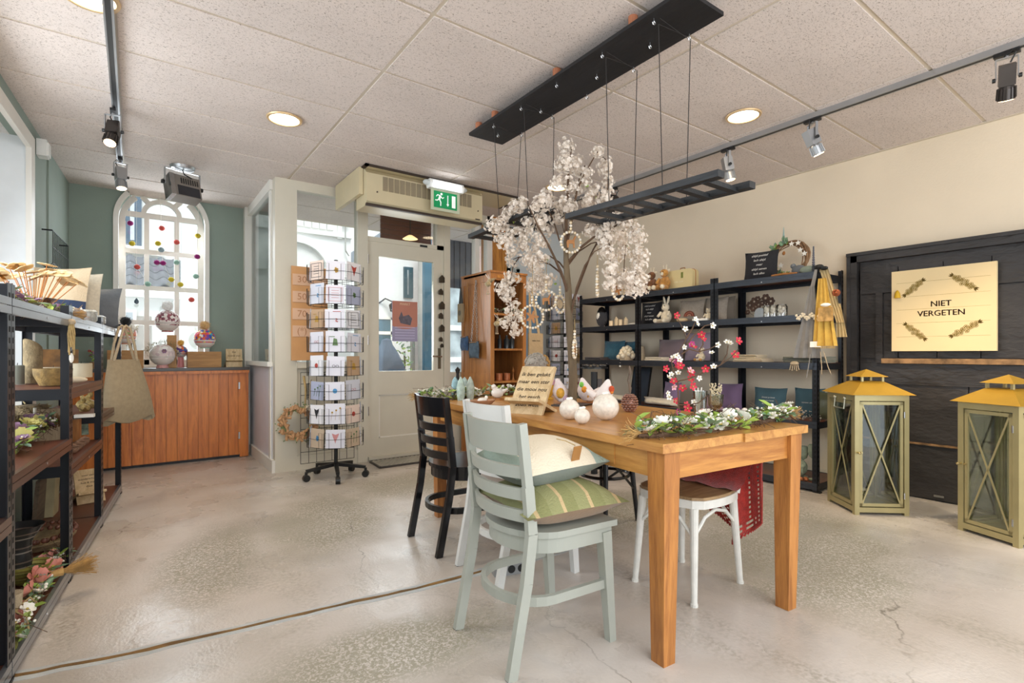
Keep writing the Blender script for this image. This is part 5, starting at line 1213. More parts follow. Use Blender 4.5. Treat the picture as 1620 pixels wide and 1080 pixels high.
# bottom shelf
vz = thing('striped_vase', 'flared dark vase with pale bands on the bottom left shelf', 'vase', oL(31, .16, Z0))
vp = [(0, 0), (.045, 0), (.05, .05), (.04, .12), (.045, .17), (.085, .235), (.08, .235), (.04, .17), (0, .12)]
part('body', B().lathe(vp, n=26), stripe_mat('banded_black_glaze', [(0, '#2b2a2a'), (.4, '#7d7469'), (.5, '#2b2a2a'), (.75, '#5e5148'), (.85, '#2b2a2a')], 'Z', 16, .25, .1), vz, True)
bk = thing('bead_basket', 'oval bark tray rimmed with brown beads on the bottom left shelf', 'tray', oL(62, .20, Z0), lrz)
part('tray', B().lathe([(0, 0), (.12, 0), (.15, .035), (.14, .04), (.10, .015), (0, .012)], n=24, sy=1.25), M_bark, bk, True)
bm = B().sph((0, 0, 0), .0125, 8).mesh('bead', mat('brown_glass_bead', '#6d4436', .2, var=.3), True)
for z, R, n in ((.06, .145, 26), (.045, .105, 18)):
    for k in range(n): a = 2*PI*k/n; link('bead', bm, bk, (R*math.cos(a), 1.25*R*math.sin(a), z))
for k, (px, q, R, z, lb) in enumerate(((46, .15, .095, 0, 'larger green streaked wooden bowl on the bottom left shelf'), (42, .15, .08, .035, 'smaller green streaked wooden bowl nested in the larger one'))):
    pr_ = [(0, 0), (R*.5, 0), (R*.85, R*.35), (R, R*.62), (R*.95, R*.62), (R*.78, R*.36), (R*.4, .02), (0, .018)]
    solo('streaked_bowl', B().lathe(pr_, n=28, sx=1.1), stripe_mat('streaked_green_wood', [(0, '#9c9648'), (.3, '#5f5c2e'), (.4, '#a89f58'), (.7, '#7a5a34'), (.8, '#9c9648')], 'Z', 30, .4, .2), lb, 'bowl', oL(px if k == 0 else px, q-.03, Z0+z), lrz, smooth=True)
wd_ = B().prism([(-.12, 0), (.12, 0), (.16, .24), (-.02, .24)], (0, 0, 0), (0, 1, 0), (0, 0, 1), (.02, 0, 0)); solo('leaning_board', wd_, wood('grey_drift', '#6d5c48', '#4b3e30', .7, 'y'), 'dark weathered wedge of wood at the back of the bottom left shelf', 'board', oL(58, .31, Z0), lrz)
solo('plaster_block', B().prism([(-.07, 0), (.07, 0), (.11, .2), (.0, .24)], (0, 0, 0), (0, 1, 0), (0, 0, 1), (-.06, 0, 0)), mat('ochre_plaster', '#a49773', .8, var=.2), 'pale ochre plaster wedge beside the dark wedge on the bottom shelf', 'board', oL(88, .25, Z0), lrz)
def book_stand(label, loc, rz, w, h, lines, size, mt_=None, lean=.55):
    """cross-legged plank stand holding an engraved board; front is local -y"""
    t = thing('text_board', label, 'text board', loc, rz); m = mt_ or wood('pale_engraved_oak', '#d8bf95', '#b39468', .6, 'z', 2.4, .1)
    up = Vector((0, math.sin(lean), math.cos(lean))); nm = Vector((0, -math.cos(lean), math.sin(lean))); X_ = Vector((1, 0, 0))
    o = Vector((0, -.05, .0))
    part('board', B().prism([(-w/2, 0), (w/2, 0), (w/2*1.02, h), (-w/2*.98, h)], o, X_, up, -nm*.018), m, t)
    part('cross_plank', B().beam(Vector((0, -.06-.02, .075)), Vector((0, .14, .0)), w*.98, .016, up=(0, 0, 1)), m, t)
    for i, s_ in enumerate(lines): text('lettering', s_, size, mat('burnt_lettering', '#2e2118', .8), t, face_m(o+up*(h*.82-i*size*1.45)+nm*.0008, X_, up), .0006, shear=.15)
    return t
book_stand('engraved pale wood text board on a cross stand on the bottom left shelf', oL(142, .12, Z0), lrz+.35, .15, .24, ['voor een', 'wonderschoon', 'huis & mooi', 'thuis'], .018)
bt = thing('twine_bundle', 'bundle of pale paper tied with jute twine at the near end of the bottom shelf', 'bundle', oL(24, .05, Z0), lrz)
part('roll', B().tube([(0, 0, 0), (0, .01, .07), (0, 0, .13)], [.02, .016, .022], 10), M_linen, bt, True)
part('twine', B().torus((0, .006, .07), .019, .004, 14, 6).tube([(.0, -.014, .07), (.04, -.04, .05), (.05, -.06, .0)], .003, 5).tube([(0, -.014, .07), (.03, .04, .09), (.05, .05, .06), (.02, .0, .065)], .003, 5), M_cord, bt)
garland('pink and white flower garland lying on the edge of the bottom left shelf', [oL(22, .01, Z0), oL(50, .05, Z0), oL(78, .06, Z0), oL(97, .05, Z0)], .042, 'pwsspws', 44, None, 40, False, 18)
bs = B(); tuft(bs, (0, 0, 0), (.85, .35, .0), .12, 240, .32, .001); bs.tube([(-.03, -.01, 0), (.01, .0, 0)], [.012, .018], 8)
solo('straw_bunch', bs, M_straw, 'tied straw broom head sticking out over the floor at the second post', 'straw bunch', (oL(97, .0, 0)[0]-.0, oL(97, .0, 0)[1]-.05, .125), 0)
# wire basket on the left wall
wk = thing('wire_basket', 'black wire letter basket on the left wall by the arched window', 'basket', (lwx(5.45)+.005, 5.45, 1.95), -.055)
wk_b = B()
for k in range(14): wk_b.cyl((.06, -.35+.05*k, .02), (.06, -.35+.05*k, -.22+.0*k), .0022, n=4).tube([(.06, -.35+.05*k, -.22), (.03, -.35+.05*k, -.25), (0, -.35+.05*k, -.24)], .0022, 4)
for z in (.02, -.1, -.22): wk_b.cyl((.06, -.36, z), (.06, .31, z), .003, n=5)
wk_b.cyl((0, -.36, .02), (.06, -.36, .02), .006, n=6).cyl((0, .31, .02), (.06, .31, .02), .006, n=6); part('wires', wk_b, M_wire, wk)

# ================================================================== counter goods in front of the arched window
CZ = .924
def cY(px, Y=6.08): return pY(px, 500, Y).x
def wbox(label, x0, x1, y0, y1, z0, z1, hollow=False):
    t = thing('wooden_box', label, 'box', ((x0+x1)/2, (y0+y1)/2, z0)); w, d, h = (x1-x0)/2, (y1-y0)/2, z1-z0
    part('front', B().bb(-w, w, -d, -d+.012, 0, h), M_oak2, t); part('back', B().bb(-w, w, d-.012, d, 0, h), M_oak2, t)
    for s_ in (-1, 1): part('side', B().bb(s_*w-s_*.012, s_*w, -d+.012, d-.012, 0, h), M_oak2, t)
    part('lid', B().bb(-w+.012, w-.012, -d+.012, d-.012, h-.012, h-.001), M_oak2, t); return t
M_oak2 = wood('yellow_pine_box', '#b98748', '#93632c', .5, 'x', 2.4, .15)
wbox('yellow pine box at the right of the window counter under the multicoloured ball', cY(296), cY(349), 6.02, 6.16, CZ, pY(320, 556, 6.05).z)
wbox('yellow pine box at the left end of the window counter under the white blossom tree', cY(170), cY(227), 6.0, 6.14, CZ, pY(210, 554, 6.05).z)
wbox('upright pine block in the middle of the window counter under the floral ball', cY(264), cY(279), 6.06, 6.15, CZ, pY(270, 530, 6.08).z)
def bauble(label, px, py, Y, r, cols, scale, pom, pomcol, pomr, ring=None, wreath=False, zb=None):
    p = pY(px, py, Y); zb_ = zb if zb is not None else p.z-r
    t = thing('bobble_lamp', label, 'ornament', (p.x, Y, zb_)); c = Vector((0, 0, p.z-zb_))
    m = mat('floral_%d_%d' % (px, py), cols[0], .5, var=.1)
    nt = m.node_tree; N = nt.nodes; L = nt.links; b_ = N['Principled BSDF']; vo = N.new('ShaderNodeTexVoronoi'); vo.inputs['Scale'].default_value = scale
    tc = N.new('ShaderNodeTexCoord'); L.new(tc.outputs['Object'], vo.inputs['Vector']); rp = N.new('ShaderNodeValToRGB'); rp.color_ramp.interpolation = 'CONSTANT'
    e = rp.color_ramp.elements
    while len(e) < len(cols): e.new(.5)
    for i, (el, cc) in enumerate(zip(e, cols)): el.position = .1+.8*i/len(cols); el.color = lin(cc)+(1,)
    se = N.new('ShaderNodeSeparateColor'); L.new(vo.outputs['Color'], se.inputs[0]); L.new(se.outputs[0], rp.inputs[0]); L.new(rp.outputs[0], b_.inputs['Base Color'])
    part('ball', B().sph(c, r, 24), m, t, True)
    part('lower_bowl', B().lathe([(.0, -r*1.01), (r*.55, -r*.86), (r*.86, -r*.55), (r*1.01, -r*.12), (r*1.0, -r*.12), (0, -r*.2)], c, 24), mat('cream_cover', '#d8cdc6', .5, var=.05), t, True)
    part('foot_ring', B().lathe([(r*.45, 0), (r*.5, 0), (r*.42, max(.012, c.z-r*.92)), (r*.3, max(.012, c.z-r*.92))], n=20), mat('foot_%d' % px, ring or '#c9a09a', .5), t, True)
    if pom:
        pb = B(); pc = c+Vector((0, 0, r+pomr*.75)); pb.sph(pc, pomr*.8, 12, jit=.08)
        for i in range(170):
            d = rv(1)
            if d.length < .2: continue
            d.normalize(); s_ = d.cross(rv(1)).normalized()*.0022; pb.add([pc+d*pomr*.6-s_, pc+d*pomr*.6+s_, pc+d*pomr*random.uniform(1.0, 1.2)], [(0, 1, 2)])
        part('pompom', pb, mat('pom_%d' % px, pomcol, .95, var=.15, scale=60, sheen=.3), t)
    if wreath:
        wr_ = B(); 
        for i in range(160):
            a = PI*(i/160)+random.uniform(-.1, .1); p_ = c+Vector((math.cos(a)*r*1.15, -.03, math.sin(a)*r*1.05+.01))+rv(.012); tuft(wr_, p_, rv(1), .03, 1, .5, .0012)
        part('dried_wreath', wr_, mat('dried_moss_wreath', '#8a7d58', .95, var=.4, scale=50), t, kind='stuff')
        link('flower', FL['v'], t, c+Vector((.01, -r-.005, .035)), (PI/2, 0, 0), .9)
    return t
bauble('ball lamp with rose floral print and white fluffy pompom on the upright block', 265, 508, 6.10, .105, ['#e8d9d2', '#9c5560', '#c08a8c', '#efe6e0', '#7c3c48'], 55, True, '#eceae6', .06, '#a4564e')
bauble('pale floral ball lamp with a dried wreath in front of the upright block', 257, 561, 5.99, .105, ['#e9dfd8', '#dfd2cc', '#c9b3b4', '#efe9e4', '#ddc9c4'], 30, False, '#8a7d58', .05, '#c9908c', True, CZ)
bauble('multicoloured confetti ball lamp with a straw-coloured pompom on the right pine box', 324, 536, 6.09, .097, ['#e0572f', '#3a9fb4', '#7b3f9c', '#f0e8dc', '#e2487c', '#e8b93a', '#2c4f9c'], 42, True, '#cfa46c', .055, '#a9c7ae')
bauble('orange paisley ball lamp with a black pompom at the far left of the counter', 199, 530, 6.06, .085, ['#d0653c', '#d8547c', '#e2a04c', '#8fa05c', '#d98a7c'], 36, True, '#141414', .055, '#c98a6c')
bauble('small colourful ball lamp half hidden behind the upright pine block', 286, 556, 6.17, .06, ['#2f6fa8', '#c23f5c', '#e8d2c0', '#d86a3c', '#5c3f8c'], 40, True, '#d8a84c', .035, '#d88c8c', zb=CZ)
def xtree(label, loc, m, n, h, spread, fl, fs):
    t = thing('blossom_branch', label, 'plant', loc); b = B(); tips = []
    def grow(p, d, L, r, dep):
        q = p+d*L; b.tube([p, p.lerp(q, .5)+rv(.006), q], [r, r*.85, r*.65], 5)
        tips.append((q, d)); tips.append((p.lerp(q, .5), d))
        if dep:
            for _ in range(n): grow(q, (d+rv(spread)).normalized(), L*.72, r*.62, dep-1)
    grow(Vector((0, 0, 0)), Vector((0, 0, 1)), h*.35, .005, 3); part('twigs', b, M_stem, t)
    for q, d in tips[3:]: link('flower', FL[fl], t, q+rv(.004), rv(1.2).to_tuple(), fs)
    return t
xtree('small white blossom tree standing in the left pine box before the window', (cY(208, 6.07), 6.07, pY(210, 554, 6.05).z), M_stem, 3, .26, .75, 's', 1.15)
book_stand('small engraved wood text board on the window counter right of the pine box', (cY(370, 6.06)+.0, 6.08, CZ), .0, .15, .19, ['Eet', 'vooral met', 'plezier'], .026, None, .18)
struct('trim_13', B().bb(1.052, 1.30, PY_+.3, BY-.1, .945, .985), M_white)
book_stand('engraved wood text board standing inside the porch glass', (1.19, 5.62, .986), -.1, .15, .19, ['Geluk zit', 'in kleine', 'dingen'], .024, None, .2)
def pot(label, px): 
    t = thing('potted_plant', label, 'plant', (cY(px, 6.12), 6.12, CZ)); part('pot', B().lathe([(0, 0), (.03, 0), (.04, .06), (.035, .06), (0, .05)], n=14), M_cork, t, True)
    for i in range(16): link('leaf', LEAF[i % 3], t, Vector((random.uniform(-.02, .02), random.uniform(-.02, .02), .06+random.uniform(0, .08))), (random.uniform(.2, 1.2), 0, random.uniform(0, 6.3)), 1.1)
    for i in range(5): link('flower', FL['r' if i % 2 else 'v'], t, Vector((random.uniform(-.04, .04), random.uniform(-.04, .02), .12+random.uniform(0, .05))), (1, 0, i), .8)
pot('small potted plant with red and mauve flowers at the left end of the counter', 150)
# pompom strings
YP = 6.16; PC = {'p': '#8f1a6c', 'y': '#c9b32c', 'r': '#d1564c', 'm': '#93b8a8', 'g': '#8fa3a8'}
strs = [('leftmost string, of four pompoms', [(165, 308, None), (206, 353, 'p'), (209, 385, 'y'), (217, 422, 'r'), (234, 449, 'm')]),
        ('second string, ending in a yellow pompom', [(252, 310, None), (256, 361, 'r'), (250, 385, 'y'), (248, 415, 'p')]),
        ('third string, with a grey and a magenta pompom', [(254, 318, None), (255, 395, 'g'), (258, 416, 'p'), (271, 442, 'y')]),
        ('fourth string, ending low with a coral pompom', [(279, 318, None), (279.5, 383, 'r'), (279.5, 415, 'm'), (285.5, 450, 'y'), (303, 474, 'r')]),
        ('rightmost string, with a mint pompom at its end', [(314, 322, None), (313, 373, 'y'), (312, 406, 'p'), (310, 437, 'm')])]
for lb, L_s in strs:
    top = pY(L_s[0][0], L_s[0][1], YP); top.z = CEIL-.003
    if lb.startswith('leftmost'): top.x = pY(205, 310, YP).x
    t = thing('pompom_string', lb+' in the arched window', 'garland', top, group='pompom strings in the arched window')
    pts = [pY(x, y, YP)-top for x, y, c in L_s[1:]]
    part('thread', B().tube([Vector((0, 0, 0))]+pts, .0012, 4), M_petal, t)
    for (x, y, c), p in zip(L_s[1:], pts): part('pompom', B().sph(p, .027, 12, (1, 1, .92), jit=.05), mat('pompom_'+c, PC[c], .95, var=.12, scale=60, sheen=.3), t, True)
gx = pY(216, 476, YP); gt = thing('glass_drop', 'small dark glass drop hanging low in the arched window', 'ornament', (gx.x, YP, gx.z)); part('drop', B().lathe([(0, -.03), (.018, -.02), (.02, 0), (.008, .02), (0, .03)], n=12), mat('dark_blue_glass', '#4a5a66', .1), gt, True); part('thread', B().cyl((0, 0, .03), (0, 0, 1.0), .001, n=4), M_petal, gt)
# ================================================================== goods in and on the oak cabinet
def oC(x, z, y=.12): return (cbx+x, cby+y, z+.001)
M_copper = mat('copper_votive', '#b06b42', .4, .3, var=.3, scale=40); M_dkbot = mat('dark_glass_bottle', '#2a2f33', .2)
for k, x in enumerate((.19, .29)):
    solo('votive_glass', B().lathe([(0, 0), (.038, 0), (.04, .075), (.036, .075), (.034, .01), (0, .01)], n=18), M_copper, ('left' if k == 0 else 'right')+' marbled copper votive glass on the lowest lit shelf of the oak cabinet', 'candle holder', oC(x, .78), smooth=True)
for k, z in enumerate((0, .034)):
    solo('small_dish', B().lathe([(0, 0), (.035, 0), (.042, .028), (.038, .028), (0, .012)], n=18), M_ok, ('lower' if k == 0 else 'upper')+' small wooden dish of the two stacked left of the votive glasses', 'dish', oC(.08, .78+z), smooth=True)
solo('wooden_figure', B().lathe([(0, 0), (.02, 0), (.008, .03), (.006, .08), (.016, .10), (.006, .12), (0, .15)], n=10), M_ok, 'small turned wooden figure right of the votive glasses in the oak cabinet', 'figure', oC(.375, .78), smooth=True)
solo('wooden_ring_box', B().lathe([(0, 0), (.045, 0), (.045, .022), (0, .022)], n=20), M_ok, 'round pale wooden box on the middle shelf of the oak cabinet', 'box', oC(.08, 1.115), smooth=True)
for k, (x, r) in enumerate(((.20, .022), (.29, .032), (.36, .028))):
    solo('bottle', B().lathe([(0, 0), (r, 0), (r, .09), (r*.4, .115), (r*.4, .14), (0, .14)], n=16), M_dkbot, ('slim', 'broad', 'medium')[k]+' dark glass bottle on the middle shelf of the oak cabinet', 'bottle', oC(x, 1.115), smooth=True)
dg = garland('dried twig and seed garland along the top shelf of the oak cabinet', [oC(.05, 1.475, .08), oC(.2, 1.475, .06), oC(.41, 1.475, .08)], .032, 's', 8, M_straw, 10, False, 6, (1,), zlift=.003)
for k, x in enumerate((.14, .2, .27)): solo('tree_figure', B().lathe([(.02, 0), (.022, .01), (.012, .03), (.018, .03), (.006, .07), (0, .09)], n=8), M_stem, ('first', 'second', 'third')[k]+' tiny brown tree behind the dried garland in the oak cabinet', 'figure', oC(x, 1.475, .25))
# hanging birds
M_felt = mat('oat_felt', '#b4a078', .95, var=.2, scale=40, sheen=.4)
def hang_bird(px, py, label):
    p = pY(px, py, cby-.06); t = thing('felt_bird', label, 'ornament', p)
    part('body', B().sph((0, 0, 0), .033, 12, (1, .9, .85), jit=.05), M_felt, t, True); part('head', B().sph((.018, 0, .036), .02, 10), M_felt, t, True)
    part('hat', B().lathe([(.022, 0), (.012, .04), (0, .085)], (.03, 0, .035), 10, Matrix.Rotation(1.15, 3, 'Y')), mat('taupe_felt', '#9b8a6c', .95), t, True)
    for s_ in (-1, 1): part('leg', B().tube([(s_*.008, 0, -.025), (s_*.01, 0, -.09)], .003, 5).sph((s_*.01, 0, -.098), .009, 8), M_linen, t)
    part('hanger', B().tube([(.01, 0, .05), (-.012, .03, .10)], .0022, 4).tube([(.02, 0, .05), (.02, .03, .10)], .0022, 4), M_petal, t)
hang_bird(772, 449, 'felt bird with pointed hat hanging at the top of the oak cabinet'); hang_bird(786, 512, 'felt bird with pointed hat hanging from the middle shelf of the oak cabinet')
# bags on the cabinet side (plane x = cbx)
def sB(px, py, off=.04): return pX(px, py, cbx-off)
M_denim = mat('blue_denim', '#3f5a7c', .9, var=.3, scale=20, bump=.4, sheen=.2); M_denim2 = mat('grey_denim', '#4d5c68', .9, var=.25, scale=20, bump=.4)
def pouch(label, px, py, w, h, m, strap_px, top_py, chain=False):
    c = sB(px, py, .05); t = thing('denim_bag', label, 'bag', c)
    b = B().cushion(w, h, .07, 8, Matrix.Rotation(PI/2, 3, 'Z'), wr=.1); part('pouch', b, m, t, True)
    part('zip', B().cyl((-.02, -w*.35, h*.42), (-.02, w*.35, h*.42), .004, n=6), M_tan, t)
    tp = sB(strap_px, top_py, .02)-c
    for s_ in (-1, 1):
        a = Vector((0, s_*w*.3, h*.42))
        if not chain: part('strap', B().beam(a, tp, .010, .004, up=(1, 0, 0)), M_tan, t)
        else:
            b = B(); n = 26
            for k in range(n):
                p0 = a.lerp(tp, k/n); p1 = a.lerp(tp, (k+1.3)/n); mid = (p0+p1)/2; R = ((p1-p0).to_track_quat('X', 'Z').to_matrix()) @ Matrix.Rotation((k % 2)*PI/2, 3, 'X')
                b.torus(mid, (p1-p0).length*.5, .0022, 8, 4, R, sc=(1, .55))
            part('chain_strap', b, M_steel, t)
    return t
pouch('blue washed denim pouch bag hanging on the side of the oak cabinet', 735, 543, .15, .16, M_denim, 740, 447)
pouch('grey denim bag on a chain strap hanging on the side of the oak cabinet', 750, 553, .19, .18, M_denim2, 753, 444, True)
c = sB(729, 495, .03); ppb = thing('paper_bag', 'small kraft gift bag with black handles hanging at the back edge of the cabinet side', 'bag', c)
part('paper', B().box((0, 0, 0), (.03, .09, .20)), mat('kraft_paper', '#a8987a', .8, var=.05), ppb); part('round_print', B().cyl((-.0155, 0, 0), (-.0165, 0, 0), .03, n=16), mat('grey_ink', '#77705f', .7), ppb)
part('handle', B().prism([(-.04, .10), (.04, .10), (.008, .28), (-.008, .28)], (-.004, 0, 0), (0, 1, 0), (0, 0, 1), (.006, 0, 0)), M_blk, ppb)
# kraft aprons on the right side of the cabinet
M_kraft = mat('kraft_canvas', '#b79d79', .85, var=.06, scale=40, bump=.2)
ap = thing('canvas_apron', 'kraft canvas shopping bag hanging at the right side of the oak cabinet', 'bag', (cbx+cbw+.04, cby-.01, 0))
part('body', B().bb(.0, .19, -.015, .01, .98, 1.28).bb(.0, .17, -.01, .0, .94, .99), M_kraft, ap)
part('strap', B().prism([(0, 1.28), (.035, 1.28), (.018, 1.87), (0, 1.87)], (-.0, -.012, 0), (1, 0, 0), (0, 0, 1), (0, .006, 0)).prism([(.13, 1.28), (.165, 1.28), (.03, 1.87), (.015, 1.87)], (0, .002, 0), (1, 0, 0), (0, 0, 1), (0, .006, 0)), M_kraft, ap)
text('lettering', 'lekker thuis', .022, M_blk, ap, face_m((.095, -.0155, 1.20), (1, 0, 0), (0, 0, 1)))
# pedestal with black tiers, notice on a small board near the far rack
pd = pD(940, 600, 4.6); ped = thing('tiered_stand', 'black tiered stand with dark pebbles behind the table, in front of the far shelving bay', 'stand', (pd.x, pd.y, 0))
part('column', B().cyl((0, 0, 0), (0, 0, .9), .03, n=12), M_blk, ped)
for z, r in ((.70, .16), (.93, .12)): part('tier', B().lathe([(0, 0), (r, 0), (r, .014), (0, .014)], (0, 0, z), 24), M_blk, ped)
pbm = B().sph((0, 0, .012), .022, 8, (1, 1, .6)).mesh('pebble', mat('dark_pebble', '#3a3632', .5, var=.2), True)
for z, r, n in ((.714, .12, 12), (.944, .085, 8)):
    for k in range(n): a = 2*PI*k/n; link('pebble', pbm, ped, (r*math.cos(a), r*math.sin(a), z))

# ================================================================== blossom tree on the table
TZ = .7625
def oT(px, py, z=TZ): v = pZ(px, py, z); return (v.x, v.y, z)
to = Vector(oT(905, 641)); tree = thing('blossom_tree', 'white blossom tree with a straight brown trunk standing on the table', 'tree', to)
M_trunk = mat('grey_brown_bark', '#6a5a44', .85, var=.3, scale=14, bump=.8, stretch=(1, 1, .2))
dT = (to-Vector((0, 0, EYE))).dot(fwd)
def tp(x, y, dd=0.): return pD(x, y, dT+dd)-to
part('base_plate', B().box((0, 0, .004), (.20, .17, .008), (0, 0, .4)), M_dkmetal, tree)
part('trunk', B().tube([(0, 0, .0), tp(907, 600), tp(904, 550), tp(900, 500), tp(899, 460), tp(896, 420), tp(895, 380)], [.027, .026, .024, .022, .021, .017, .014], 12), M_trunk, tree, True)
def branch(pts, r0, r1=.0025):
    n = len(pts); part('branch', B().tube([tp(*p) for p in pts], [r0+(r1-r0)*i/(n-1) for i in range(n)], 6), M_stem, tree, True)
branch([(895, 380), (896, 345), (898, 310), (899, 280), (902, 250), (905, 232)], .011)
branch([(896, 390), (905, 345), (913, 300), (925, 275), (938, 252), (945, 240)], .008)
branch([(913, 300, .02), (917, 280, .05), (925, 262, .06), (934, 268, .08)], .004)
branch([(900, 470), (888, 430, -.05), (868, 388, -.12), (850, 355, -.18), (835, 322, -.2)], .009)
branch([(899, 460), (876, 405, .06), (858, 370, .1), (842, 345, .14), (818, 330, .2)], .008)
branch([(895, 400), (885, 380, .05), (876, 350, .05), (862, 322, .05), (856, 314, .05)], .006)
branch([(897, 450), (888, 432, .1), (870, 418, .2), (845, 409, .28), (822, 406, .34), (812, 410, .36)], .006)
branch([(897, 430), (885, 415, .15), (870, 405, .2), (862, 402, .25)], .006)
branch([(898, 415), (918, 392, -.05), (938, 376, -.1), (960, 364, -.12), (985, 352, -.15), (1000, 348, -.15)], .008)
branch([(898, 420), (915, 398, .08), (935, 385, .1), (962, 378, .15)], .006)
branch([(905, 480), (920, 440, .05), (935, 402, .1), (945, 382, .12), (965, 372, .12)], .008)
branch([(938, 395, .1), (950, 378, .1), (962, 368, .15), (980, 362, .15)], .005)
branch([(903, 500), (912, 455, -.08), (925, 420, -.12), (940, 398, -.15), (952, 392, -.15)], .006)
branch([(985, 352, -.15), (1000, 358, -.15), (1008, 385, -.15), (1006, 430, -.14), (1004, 455, -.14)], .004)
branch([(960, 366, -.12), (965, 390, -.1), (966, 430, -.1), (965, 455, -.1)], .004)
branch([(980, 362, .15), (992, 370, .16), (988, 410, .16), (986, 450, .16)], .004)
branch([(862, 322, .05), (875, 318, .04), (885, 335, .04), (893, 370, .02)], .004)
branch([(822, 406, .34), (812, 420, .36), (806, 450, .36), (808, 500, .36)], .004)
branch([(945, 240), (958, 252, .02), (962, 285, .02), (960, 320, .02)], .003)
def cluster_me(seed, R=.052):
    rnd = random.Random(seed); b = B()
    for _ in range(34):
        d = Vector((rnd.gauss(0, 1), rnd.gauss(0, 1), rnd.gauss(0, 1))).normalized(); c = d*R*rnd.uniform(.3, 1.1)*(1+.3*rnd.random()); u = d.orthogonal().normalized(); v = d.cross(u)
        for l, (rr, cup) in enumerate(((.0165, .35), (.011, .8))):
            for k in range(5):
                a = 2*PI*(k+.5*l)/5+rnd.uniform(-.2, .2); e = u*math.cos(a)+v*math.sin(a); f = d.cross(e)
                q = rr*rnd.uniform(.85, 1.15); b.add([c, c+e*q*.55+f*q*.42+d*q*cup*.4, c+e*q*1.05+f*q*.15+d*q*cup, c+e*q*1.05-f*q*.15+d*q*cup, c+e*q*.55-f*q*.42+d*q*cup*.4], [(0, 1, 2, 3, 4)])
    return b.mesh('blossom_cluster', M_bl, True)
def petal_mat(name, col):
    m = mat(name, col, .7, var=.04, scale=30); nt = m.node_tree; N = nt.nodes; L = nt.links; b = N['Principled BSDF']
    tr_ = N.new('ShaderNodeBsdfTranslucent'); L.new(b.inputs['Base Color'].links[0].from_socket, tr_.inputs[0]); mx = N.new('ShaderNodeMixShader'); mx.inputs[0].default_value = .3
    L.new(b.outputs[0], mx.inputs[1]); L.new(tr_.outputs[0], mx.inputs[2]); L.new(mx.outputs[0], N['Material Output'].inputs[0]); return m
M_bl = petal_mat('blush_white_blossom', '#f8efe4')
CLM = [cluster_me(s) for s in range(4)]
cl = [(893, 247, 0), (903, 234, 0), (884, 262, 0), (897, 270, 0), (907, 254, 0), (886, 285, 0), (900, 295, 0), (924, 288, .03), (914, 302, .02), (933, 308, .03), (945, 240, 0), (958, 262, .02), (962, 285, .02), (960, 305, .02), (893, 315, 0), (902, 326, 0), (890, 325, 0), (942, 300, .05), (922, 272, .04), (928, 320, .05),
      (786, 352, .2), (803, 343, .2), (817, 336, .2), (832, 334, .1), (846, 328, -.1), (856, 350, .0), (862, 362, .1), (850, 375, .1), (836, 352, .1), (790, 378, .2), (804, 384, .2), (815, 370, .2), (825, 388, .15), (812, 397, .2), (845, 398, .1), (856, 408, .1), (850, 420, .1), (862, 384, .1), (862, 316, .05), (876, 322, .04), (884, 345, .04), (798, 362, .2), (828, 372, .15), (778, 358, .22),
      (812, 418, .36), (805, 433, .36), (800, 448, .36), (809, 460, .36), (803, 474, .36), (816, 482, .36), (806, 500, .36), (813, 515, .36), (822, 503, .36), (848, 443, .2), (860, 458, .2), (846, 455, .22), (868, 442, .18), (855, 432, .2), (835, 410, .3),
      (944, 366, -.1), (960, 357, -.12), (975, 352, -.15), (992, 350, -.15), (1005, 362, -.15), (1011, 378, -.15), (960, 382, -.1), (966, 402, -.1), (971, 422, -.1), (975, 442, -.1), (964, 446, -.1), (986, 396, .16), (1001, 402, -.14), (1010, 420, -.14), (1000, 438, -.14), (1013, 448, -.14), (990, 446, .16), (1002, 460, -.14), (985, 380, .16), (1015, 397, -.15), (975, 372, .1), (986, 430, .16), (956, 372, -.1)]
cl2 = cl+[(x+random.uniform(-11, 11), y+random.uniform(-11, 11), dd+random.uniform(-.06, .06)) for x, y, dd in cl]
for i, (x, y, dd) in enumerate(cl2):
    link('blossom_cluster', CLM[i % 4], tree, tp(x, y, dd+random.uniform(-.03, .03)), (random.uniform(0, 6), random.uniform(0, 6), 0), random.uniform(.45, .85))
for i in range(14):
    x, y, dd = cl[(i*7) % len(cl)]; link('leaf', LEAF[2], tree, tp(x+8, y+6, dd), (random.uniform(0, 6), 1, i), .8)
